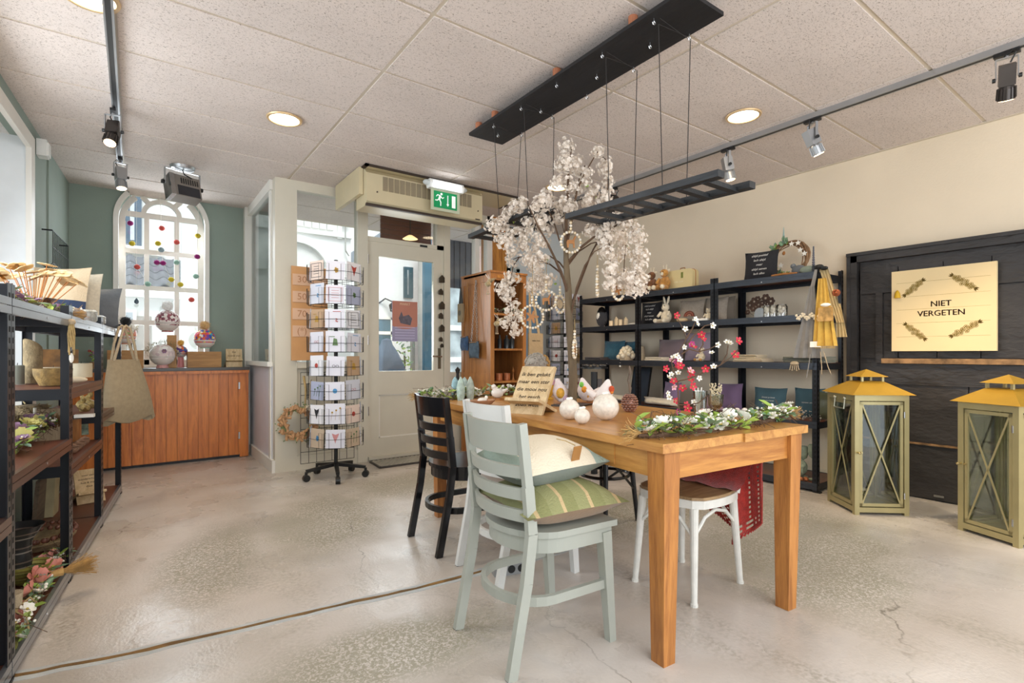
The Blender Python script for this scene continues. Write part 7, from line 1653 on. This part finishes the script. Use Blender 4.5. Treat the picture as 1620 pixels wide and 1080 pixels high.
part('bark_petals', b, mat('dark_bark_petal', '#4a3428', .7, var=.3, scale=30), t, True); part('stems', sb, M_stem, t); part('foot', B().box((0, 0, .005), (.16, .07, .01)), M_wflower, t)
M_jar = glass('jar_glass', (.93, .94, .92), 1.2)
for k, px in enumerate((1214, 1224, 1237)):
    r = (.032, .032, .044)[k]; t = thing('glass_jar', ('left', 'middle', 'right and widest')[k]+' glass jar of cream eggs on the second shelf of the near bay', 'jar', oR(px, S2, 4.31))
    part('glass', B().lathe([(r, 0), (r, .08), (r*.8, .095), (r*.8, .10), (r*.77, .10)], n=18), M_jar, t, True); b = B()
    for j in range(10): a = j*2.4; b.sph((r*.5*math.cos(a), r*.5*math.sin(a), .018+.0065*j), .014, 7, (1, 1, 1.2))
    part('eggs', b, M_petal, t, True)
t = thing('plush_toy', 'dark grey penguin plush with a white belly at the far end of the second shelf', 'toy', oR(952, S2, 4.34), RW); part('body', B().sph((0, 0, .10), .07, 16, (1, .8, 1.4)), mat('charcoal_plush', '#38383c', .95, var=.1, sheen=.3), t, True)
part('belly', B().sph((-.01, -.035, .12), .04, 12, (.9, .6, 1.2)), M_petal, t, True); part('head', B().lathe([(.055, 0), (.03, .05), (.0, .065)], (0, 0, .17), 14), M_blk, t, True)
for s_ in (-1, 1): part('wing', B().sph((s_*.065, 0, .11), .02, 8, (.8, .8, 3)), mat('charcoal_plush', '#38383c'), t, True)
for k, (px, h, r, f) in enumerate(((967, .065, .024, 0), (975, .11, .022, 1), (982, .07, .022, 0), (990, .10, .022, 1))):
    pr_ = [(0, 0), (r, 0), (r, h-.035), (0, h)] if f else [(0, 0), (r, 0), (r, h), (0, h)]
    solo('house_candle', B().lathe(pr_, n=4 if f else 16), mat('ivory_glow_wax', '#efd9b4', .5, var=.03), ('short round', 'pointed house-shaped', 'squat round', 'pointed house-shaped')[k]+' cream candle, %s from the left on the far second shelf' % ('first', 'second', 'third', 'fourth')[k], 'candle', oR(px, S2, 4.32), RW+.4, smooth=False)
solo('white_cloth', B().sph((0, 0, .012), .05, 12, (1.5, 1, .25)), M_petal, 'small folded white cloth right of the house candles', 'cloth', oR(1003, S2, 4.32), RW, smooth=True)
solo('white_book', B().box((0, 0, .01), (.16, .1, .018)), M_petal, 'flat white booklet under the cream bear', 'book', oR(1112, S2, 4.26), RW)
# third shelf
M_teal = mat('teal_waffle', '#3d6878', .95, var=.15, scale=20, bump=.6, bscale=70, sheen=.3); M_mauve = mat('mauve_velvet', '#7d6a6c', .8, var=.1, sheen=.5); M_lil = mat('lilac_grey_linen', '#a794a0', .9, var=.05)
cush('teal knitted cushion on the third shelf of the far bay', .26, .22, .10, M_teal, oR(970, S3, 4.38), RW+.25, -.2)
cush('second teal cushion half hidden behind the cream bobble pouf', .24, .21, .09, M_teal, oR(992, S3, 4.48), RW-.1, -.15)
cush('mauve velvet cushion on the third shelf of the middle bay', .30, .22, .10, M_mauve, oR(1060, S3, 4.42), RW+.05, -.15)
cush('large lilac cushion leaning at the near end of the middle bay, third shelf', .30, .28, .08, M_lil, oR(1104, S3, 4.47), RW+.05, -.12)
folded('dark folded scarf on the third shelf of the far bay', .26, .16, 2, mat('dark_brown_knit', '#4b4240', .95, var=.2, scale=60, sheen=.2), oR(945, S3, 4.30), RW, .016)
t = thing('bobble_pouf', 'cream basket covered with wool balls on the third shelf, far bay', 'basket', oR(991, S3, 4.30)); part('basket', B().lathe([(0, 0), (.07, 0), (.075, .07), (0, .07)], n=20), M_linen, t, True)
for k in range(22): a = k*2.4; r = .085-.003*k*.9; part('wool_ball', B().sph((r*math.cos(a), r*math.sin(a), .03+.005*k), .026, 10), M_cream_pl, t, True)
part('paper_tag', B().tube([(-.08, 0, .05), (-.10, 0, -.02)], .001, 4).box((-.10, 0, -.045), (.002, .02, .05)), M_petal, t)
solo('beige_cone', B().lathe([(0, 0), (.05, 0), (.035, .15), (.0, .16)], n=16), M_linen, 'beige tapered felt vase behind the far post on the third shelf', 'vase', oR(1014, S3, 4.42), smooth=True)
folded('cream folded cloth with a ribbon on the third shelf of the middle bay', .22, .14, 3, M_cream_pl, oR(1040, S3, 4.28), RW, .012)
for k, z in enumerate((0, .032)): folded(('lower', 'upper')[k]+' stack of folded cream tea towels on the third shelf of the near bay', .27-.05*k, .2, 3, mat('cream_cotton', '#d9cbb0', .9, var=.05), oR(1192-6*k, S3+z, 4.34), RW, .010)
folded('folded grey-green shawl on the third shelf under the aprons', .34, .2, 3, mat('grey_green_wool', '#6f7062', .95, var=.12, sheen=.3), oR(1280, S3, 4.34), RW, .016)
t = thing('tassel_bunch', 'small knotted tassels hanging over the third shelf edge under the grey apron', 'tassel', oR(1257, S3-.006, 4.19)); part('cords', (lambda b: [b.tube([(0, .012*(k-2), 0), (-.004, .015*(k-2), -.03), (-.002, .018*(k-2), -.05-.008*(k % 2))], .004, 5) for k in range(5)] and b)(B().sph((0, 0, .0), .022, 8, (1, 1.6, .8))), M_linen, t, True)
# fourth shelf
M_tcush = mat('petrol_cotton', '#47626a', .9, var=.08, bump=.2, bscale=100); M_pur = mat('purple_velvet', '#7c6280', .8, var=.1, sheen=.5); M_olive = mat('olive_satin', '#6c6f54', .35, var=.1, bump=.3, bscale=20)
cush('petrol cushion with stitched script on the fourth shelf of the near bay', .27, .23, .09, M_tcush, oR(1217, S4, 4.40), RW+.1, -.15, None, ['Geniet je leven', 'van het leven', 'bij jouw thuis'], M_txt, .018)
cush('petrol cushion half behind the near post on the fourth shelf', .22, .24, .08, M_tcush, oR(1280, S4, 4.44), RW+.2, -.12, None, ['samen sterk'], M_txt, .02)
cush('olive satin cushion at the near end of the fourth shelf', .24, .22, .09, M_olive, oR(1308, S4, 4.40), RW-.2, -.15)
cush('purple cushion with a paper label right of the middle post, fourth shelf', .26, .25, .10, M_pur, oR(1150, S4, 4.40), RW+.35, -.15)
cush('lilac cushion behind the cherry branch on the fourth shelf', .24, .23, .09, mat('lilac_velvet', '#93799a', .8, sheen=.5), oR(1061, S4, 4.44), RW-.2, -.15)
cush('rose cushion behind the glass tumbler on the fourth shelf', .2, .12, .09, mat('rose_velvet', '#b8949a', .8, sheen=.5), oR(1128, S4, 4.36), RW+.1, -.2)
cush('flat cream cushion lying at the far end of the fourth shelf', .34, .06, .18, M_cream_pl, oR(985, S4, 4.36), RW, 0)
cush('long cream pillow lying on the fourth shelf of the middle bay', .42, .07, .2, M_cream_pl, oR(1045, S4, 4.33), RW, 0)
t = thing('dark_picture', 'dark blue-grey picture panel leaning on the fourth shelf behind the pine cone', 'picture', oR(1010, S4, 4.47), rot=(-.18, 0, RW-.1)); part('panel', B().box((0, 0, .19), (.26, .012, .37)), mat('midnight_print', '#39424c', .35, var=.4, scale=3), t)
part('frame', B().bb(-.133, -.125, -.01, .008, .0, .38).bb(.125, .133, -.01, .008, 0, .38).bb(-.133, .133, -.01, .008, .372, .38), M_blk, t)
solo('notice_card', B().box((0, 0, .11), (.17, .004, .22)), mat('taupe_card', '#8f8683', .6, var=.04), 'taupe card with small print at the far end of the fourth shelf', 'card', oR(944, S4, 4.50), RW)
t = thing('berry_branch', 'grey seed branch on the fourth shelf at the near post', 'dried flowers', oR(1275, S4, 4.28)); b = B()
for i in range(70): p = Vector((random.gauss(0, .02), random.gauss(0, .06), random.uniform(.0, .07))); b.sph(p, random.uniform(.003, .009), 5)
part('seeds', b, mat('silver_seed', '#9a958c', .4, var=.4, scale=60), t, kind='stuff')
# bottom shelf
M_patina = mat('patina_plaster', '#8f9a84', .75, var=.2, scale=25, bump=.3)
t = thing('plaster_sculpture', 'small green-grey plaster head lying on the bottom shelf by the near post', 'sculpture', oR(1262, S5, 4.30), RW-.5)
part('head', B().sph((0, 0, .07), .062, 20, (.9, 1, 1.1)), M_patina, t, True); part('nose', B().lathe([(.012, 0), (.006, .03), (0, .035)], (0, -.055, .055), 8, Matrix.Rotation(.2, 3, 'X')), M_patina, t, True)
part('lips', B().sph((0, -.055, .04), .014, 8, (1.2, .6, .5)), M_patina, t, True); part('ear', B().sph((-.055, .0, .06), .016, 8, (.5, .8, 1.5)).sph((.055, 0, .06), .016, 8, (.5, .8, 1.5)), M_patina, t, True)
part('eyelid', B().sph((-.022, -.052, .082), .012, 8, (1.2, .5, .5)).sph((.022, -.052, .082), .012, 8, (1.2, .5, .5)), M_patina, t, True); part('curls', B().sph((0, .008, .085), .064, 16, (.93, 1, 1.05), jit=.05), M_patina, t)
for k, (px, h) in enumerate(((1271, .20), (1286, .23))):
    solo('goblet_candle', B().lathe([(0, 0), (.03, 0), (.032, .012), (.005, .018), (.004, h-.06), (.024, h-.045), (.036, h-.01), (.034, h+.035), (.028, h+.05), (.026, h+.045), (0, h-.02)], n=20), M_patina, ('shorter', 'taller')[k]+' grey-green egg cup goblet on a thin stem, bottom shelf', 'goblet', oR(px, S5, 4.34-.05*k), smooth=True)
solo('copper_shells', B().sph((0, 0, .012), .018, 8, (1.3, .9, .8)).sph((.03, .02, .012), .016, 8, (1.3, .9, .8)).sph((-.02, .03, .012), .015, 8), M_copper, 'few small copper shells between the head and the goblets', 'ornament', oR(1276, S5, 4.24), smooth=True)

# ================================================================== what stands outside
M_ext = mat('white_plaster_house', '#eeeeea', .9, var=.03, scale=1.5); M_roof = mat('grey_roof_tile', '#6f7277', .7, var=.2, scale=6); M_frame = mat('blue_grey_frame', '#56697a', .5); M_dteal = mat('dark_teal_paint', '#2f5560', .45)
struct('ground', B().bb(-8, 12, 6.6, 20, -.2, -.02), mat('street_paving', '#a3a19a', .9, var=.1, scale=2))
# house behind the arched window
hs_ = thing('white_house', 'white house with a grey framed window seen above the tiled roof through the arched window', 'building', (0, 11, 0))
HW0 = 11.0
part('wall', B().bb(-3.2, 2.6, 0, .3, 0, 7), M_ext, hs_)
a, c = pY(192, 300, HW0-.02), pY(224, 391, HW0-.02); part('window_frame', B().bb(a.x, c.x, -.06, 0, c.z, 5.2), M_frame, hs_); part('pane', B().bb(a.x+.12, c.x-.1, -.07, -.06, c.z+.1, 5.0), mat('curtained_pane', '#cfd6dc', .2), hs_)
part('window_ledge', B().bb(a.x-.1, c.x+.3, -.14, 0, c.z-.12, c.z), M_ext, hs_)
a, c = pY(310, 330, HW0-.02), pY(318, 400, HW0-.02); part('window_frame', B().bb(a.x, c.x+.2, -.06, 0, c.z, a.z), M_frame, hs_)
RY0 = 9.0; rz0, rz1 = pY(270, 455, RY0).z, pY(270, 408, 10.2).z
sh2 = thing('tiled_outhouse', 'low outhouse with curved grey roof tiles outside the arched window', 'building', (0, 9.0, 0))
part('wall', B().bb(-2.6, 2.2, .12, .5, 0, rz0-.1), M_ext, sh2)
part('gutter', B().bb(-2.6, 2.2, -.05, .12, rz0-.16, rz0-.02), M_ext, sh2); part('brick_band', B().bb(-2.6, .2, .09, .12, .6, rz0-.42), mat('taupe_brick', '#8d8578', .9, var=.25, scale=9), sh2)
a, c = pY(189, 488, RY0), pY(216, 503, RY0); part('window_frame', B().bb(a.x, c.x, .05, .09, c.z-.3, a.z), M_petal, sh2); part('pane', B().bb(a.x+.04, c.x-.04, .045, .05, c.z-.26, a.z-.04), mat('grey_pane', '#8f9aa0', .2), sh2)
part('roof_deck', B().prism([(0, rz0-.02), (1.25, rz1-.02), (1.25, rz1-.15), (0, rz0-.15)], (-2.6, 0, 0), (0, 1, 0), (0, 0, 1), (4.8, 0, 0)), M_roof, sh2)
rws = 4; wt = .20
tb_ = B(); seg = 8; v = []
for yy, zz in ((0, 0), (.36, .0)):
    for i in range(seg+1): x_ = -wt/2+wt*i/seg; v.append((x_, yy, zz+.028*math.sin(2*PI*i/seg)+.02))
tb_.add(v, [(i, i+1, i+seg+2, i+seg+1) for i in range(seg)]); tb_.add([(x_, yy, z_-.018) for x_, yy, z_ in v], [(i+seg+1, i+seg+2, i+1, i) for i in range(seg)]); tb_.add(v[:seg+1]+[(x_, yy, z_-.018) for x_, yy, z_ in v[:seg+1]], [(i+seg+1, i+seg+2, i+1, i) for i in range(seg)])
tmesh = tb_.mesh('roof_tile', M_roof, True); sl_ = math.atan2(rz1-rz0, 1.25)
for r_ in range(rws):
    for k in range(24): link('roof_tile', tmesh, sh2, (-2.5+wt*k+.1, .0+.31*r_*math.cos(sl_), rz0+.31*r_*math.sin(sl_)+.004), (sl_-.02, 0, 0))
# boarded barn gable seen through the porch glass
bn = thing('boarded_gable', 'white boarded gable with cable and junction box outside the porch glass', 'building', (0, 7.4, 0)); GY = 7.4
xg0, xg1 = pY(455, 400, GY).x, pY(556, 400, GY).x
part('wall', B().bb(-.0+xg0-1.2, xg1, .02, .2, 0, 4.4), M_ext, bn)
n_ = 9
for k in range(n_): x0 = xg0-.3+(xg1-.25-xg0+.3)*k/n_; x1 = xg0-.3+(xg1-.25-xg0+.3)*(k+1)/n_; part('board', B().bb(x0+.006, x1-.006, -.01, .02, pY(510, 362, GY).z, pY(510, 336, GY).z+.06), M_ext, bn)
def gz(y, x=510): return pY(x, y, GY).z
part('batten', B().bb(xg0-.5, xg1, -.03, .02, gz(372), gz(366)), M_ext, bn); part('batten', B().bb(xg1-.2, xg1-.14, -.02, .02, gz(374), gz(334)), M_ext, bn)
part('ledge', B().bb(xg0-.5, xg1+.02, -.12, .02, gz(322), gz(312)), M_ext, bn)
part('cable', B().tube([(pY(468, 333, GY).x, -.05, gz(335, 468)), (pY(490, 331, GY).x, -.05, gz(331.5, 490)), (pY(520, 334, GY).x, -.05, gz(335, 520)), (pY(544, 340, GY).x, -.05, gz(339, 544)), (pY(562, 346, GY).x, -.05, gz(345, 562))], .016, 6), mat('grimy_cable', '#5f5c54', .9, var=.4, scale=20), bn)
jx = pY(545, 345, GY).x; part('junction_box', B().bb(jx-.04, jx+.04, -.09, .0, gz(352, 545), gz(338, 545)), mat('grey_box', '#a9a8a0', .6), bn); part('drop_cable', B().tube([(jx, -.04, gz(350, 545)), (jx, -.04, gz(396, 545)), (jx+.05, -.04, gz(405, 545)), (jx-.0, -.04, gz(398, 545))], .009, 5), mat('grey_box', '#a9a8a0'), bn)
aw = ring(B(), pY(470, 415, GY).x, gz(432, 490), .40, .50, 0, PI, -.05, .02, 16); part('arch_moulding', aw, M_ext, bn)
# porch soffit and its lamp, seen through the transom
pl = thing('porch_soffit', 'dark red-brown boarded porch wall with a small lamp outside the transom', 'porch', (0, 5.55, 0)); a, c = pY(603, 336, 5.55), pY(682, 388, 5.55); a.z -= .25
for k in range(5): z0 = c.z+(a.z+.25-c.z)*k/5; part('board', B().bb(a.x, c.x, 0, .03, z0+.003, z0+(a.z+.25-c.z)/5-.003), mat('oxblood_board', '#5c3228', .6, var=.12, scale=5), pl)
q = pY(649, 378, 5.4); part('lamp_shade', B().lathe([(.024, .04), (.05, .024), (.085, 0), (.075, 0), (.0, .008)], (q.x, -.15, q.z), 24), mat('warm_porch_lamp', '#f2cf94', .5, emit=1.5, var=.0), pl, True); part('cord', B().cyl((q.x, -.15, q.z+.04), (q.x, -.15, CEIL), .006, n=6), M_blk, pl)
# dark ribbed wall beside
rbw = thing('wall_cladding', 'dark grey ribbed cladding outside the side light', 'cladding', (0, 6.3, 0)); a, c = pY(709, 352, 6.3), pY(754, 458, 6.3)
for k in range(5): x0 = a.x+(c.x-a.x)*k/5; part('rib', B().bb(x0+.006, x0+(c.x-a.x)/5-.006, 0, .03, c.z, a.z+.2), mat('anthracite_cladding', '#5c6068', .35, var=.1), rbw)
part('backing', B().bb(a.x, c.x, .03, .05, c.z, a.z+.2), M_blk, rbw)
# house opposite the door
HY = 9.2; h2 = thing('white_cottage', 'white cottage with dark teal door, tall window and lantern opposite the shop door', 'building', (0, HY, 0))
x0, x1 = pY(590, 500, HY).x-.6, pY(672, 500, HY).x; part('wall', B().bb(x0, x1, 0, .3, 0, 5.0), M_ext, h2)
def hh(x, y): return pY(x, y, HY)
a, c = hh(638, 422), hh(652, 472); part('window_frame', B().bb(a.x, c.x, -.05, 0, c.z, a.z), M_dteal, h2); part('pane', B().bb(a.x+.06, c.x-.1, -.06, -.05, c.z+.06, a.z-.06), mat('reflecting_pane', '#aeb8ba', .15, var=.4, scale=3), h2)
a, c = hh(594, 505), hh(617, 524); part('transom_window', B().bb(a.x-.4, c.x, -.05, 0, c.z, a.z), mat('slate_teal', '#4a6b78', .3), h2)
a, c = hh(594, 530), hh(616, 585); part('front_door', B().bb(a.x-.4, c.x, -.06, 0, 0, a.z), M_dteal, h2)
part('door_casing', B().bb(c.x, c.x+.07, -.07, 0, 0, hh(600, 502).z).bb(a.x-.4, c.x+.07, -.07, 0, hh(600, 529).z, hh(600, 524).z).bb(a.x-.4, c.x+.07, -.07, 0, hh(600, 505).z, hh(600, 500).z), M_petal, h2)
a = hh(616, 487); part('wall_lantern', B().lathe([(.0, -.1), (.05, -.08), (.08, .04), (.02, .09), (0, .12)], (a.x, -.16, a.z), 6).tube([(a.x, -.16, a.z+.1), (a.x-.12, -.1, a.z+.16), (a.x-.2, 0, a.z+.08)], .015, 6), M_blk, h2)
a, c = hh(649, 540), hh(652, 590); part('post', B().bb(a.x, a.x+.07, -.06, 0, 0, a.z), mat('grey_post', '#8d8f88', .8), h2)
gb_ = hh(598, 412); part('roof_verge', B().beam((x0, -.1, hh(596, 425).z), (hh(630, 395).x, -.1, hh(618, 404).z+.6), .12, .14), mat('verge_grey', '#8e959c', .6), h2)
# blue post and downpipe
cw_ = thing('blue_post', 'blue-grey painted door leaf standing open outside the glass door', 'door leaf', (0, 7.0, 0)); a, c = pY(672, 420, 7.0), pY(683, 585, 7.0); part('leaf', B().bb(a.x, c.x, 0, .08, 0, a.z+.8), mat('weathered_blue', '#4f7c92', .5, var=.15, scale=4), cw_)
dp = thing('drain_pipe', 'pale downpipe outside between the cottage and the blue leaf', 'pipe', (pY(666, 500, 8).x, 8.0, 0)); part('pipe', B().cyl((0, 0, 0), (0, 0, 4), .05, n=12), mat('pale_pipe', '#b5b0a8', .6), dp)
# arched white window in the side wall seen through the side light
aw2 = thing('arched_window_house', 'white arched window in a brick wall outside the side light', 'building', (0, 8.6, 0)); a, c = pY(712, 425, 8.6), pY(728, 575, 8.6)
part('brick_wall', B().bb(a.x-.5, c.x+1.2, .05, .25, 0, a.z+.6), mat('rose_brick', '#a58d84', .9, var=.2, scale=6), aw2); part('arch', ring(B(), (a.x+c.x)/2, a.z-.2, .22, .32, 0, PI, -.02, .05, 14), M_ext, aw2)
part('frame', B().bb((a.x+c.x)/2-.32, (a.x+c.x)/2-.22, -.02, .05, 0, a.z-.2).bb((a.x+c.x)/2+.22, (a.x+c.x)/2+.32, -.02, .05, 0, a.z-.2).bb((a.x+c.x)/2-.3, (a.x+c.x)/2+.3, -.02, .05, 1.5, 1.6).bb((a.x+c.x)/2-.3, (a.x+c.x)/2+.3, -.02, .05, .9, 1.0), M_ext, aw2)
part('pane', B().bb((a.x+c.x)/2-.24, (a.x+c.x)/2+.24, .03, .045, .5, a.z), mat('reflecting_pane', '#aeb8ba'), aw2)
bk2 = thing('bay_house', 'pale house front seen past the orange post', 'building', (0, 9.5, 0)); part('wall', B().bb(6.2, 11, 0, .2, 0, 5), M_ext, bk2); a, c = pY(757, 410, 9.5), pY(770, 440, 9.5); part('window_frame', B().bb(a.x, c.x, -.05, 0, c.z-.5, a.z), M_frame, bk2)
# tarpaulin-covered parasol and shrub
q = pY(612, 583, 7.6); ta = thing('covered_parasol', 'folded parasol under a slate blue cover outside the glass door', 'parasol cover', (q.x, 7.6, 0)); b = B(); n = 20
for z, r in ((0, .5), (.5, .38), (.9, .26), (1.1, .16), (1.2, .09), (1.27, .07), (1.3, 0.01)): b.v += [(r*(1+.12*math.sin(5*2*PI*i/n))*math.cos(2*PI*i/n), r*(1+.12*math.sin(5*2*PI*i/n))*math.sin(2*PI*i/n), z) for i in range(n)]
b.f = [(k*n+i, k*n+(i+1) % n, (k+1)*n+(i+1) % n, (k+1)*n+i) for k in range(6) for i in range(n)]; b.mi = [0]*len(b.f); part('cover', b, mat('slate_tarp', '#5d6f84', .6, var=.15, scale=5), ta, True)
q = pY(640, 583, 7.9); pz = thing('street_shrub', 'small leafy shrub in front of the white cottage', 'shrub', (q.x, 7.9, 0)); part('stem', B().cyl((0, 0, 0), (0, 0, 1.1), .015, n=6), M_stem, pz)
for i in range(70): link('leaf', LEAF[i % 2], pz, (random.gauss(0, .08), random.gauss(0, .08), random.uniform(.3, 1.35)), (random.uniform(0, 2), random.uniform(0, 2), random.uniform(0, 6)), 1.7)
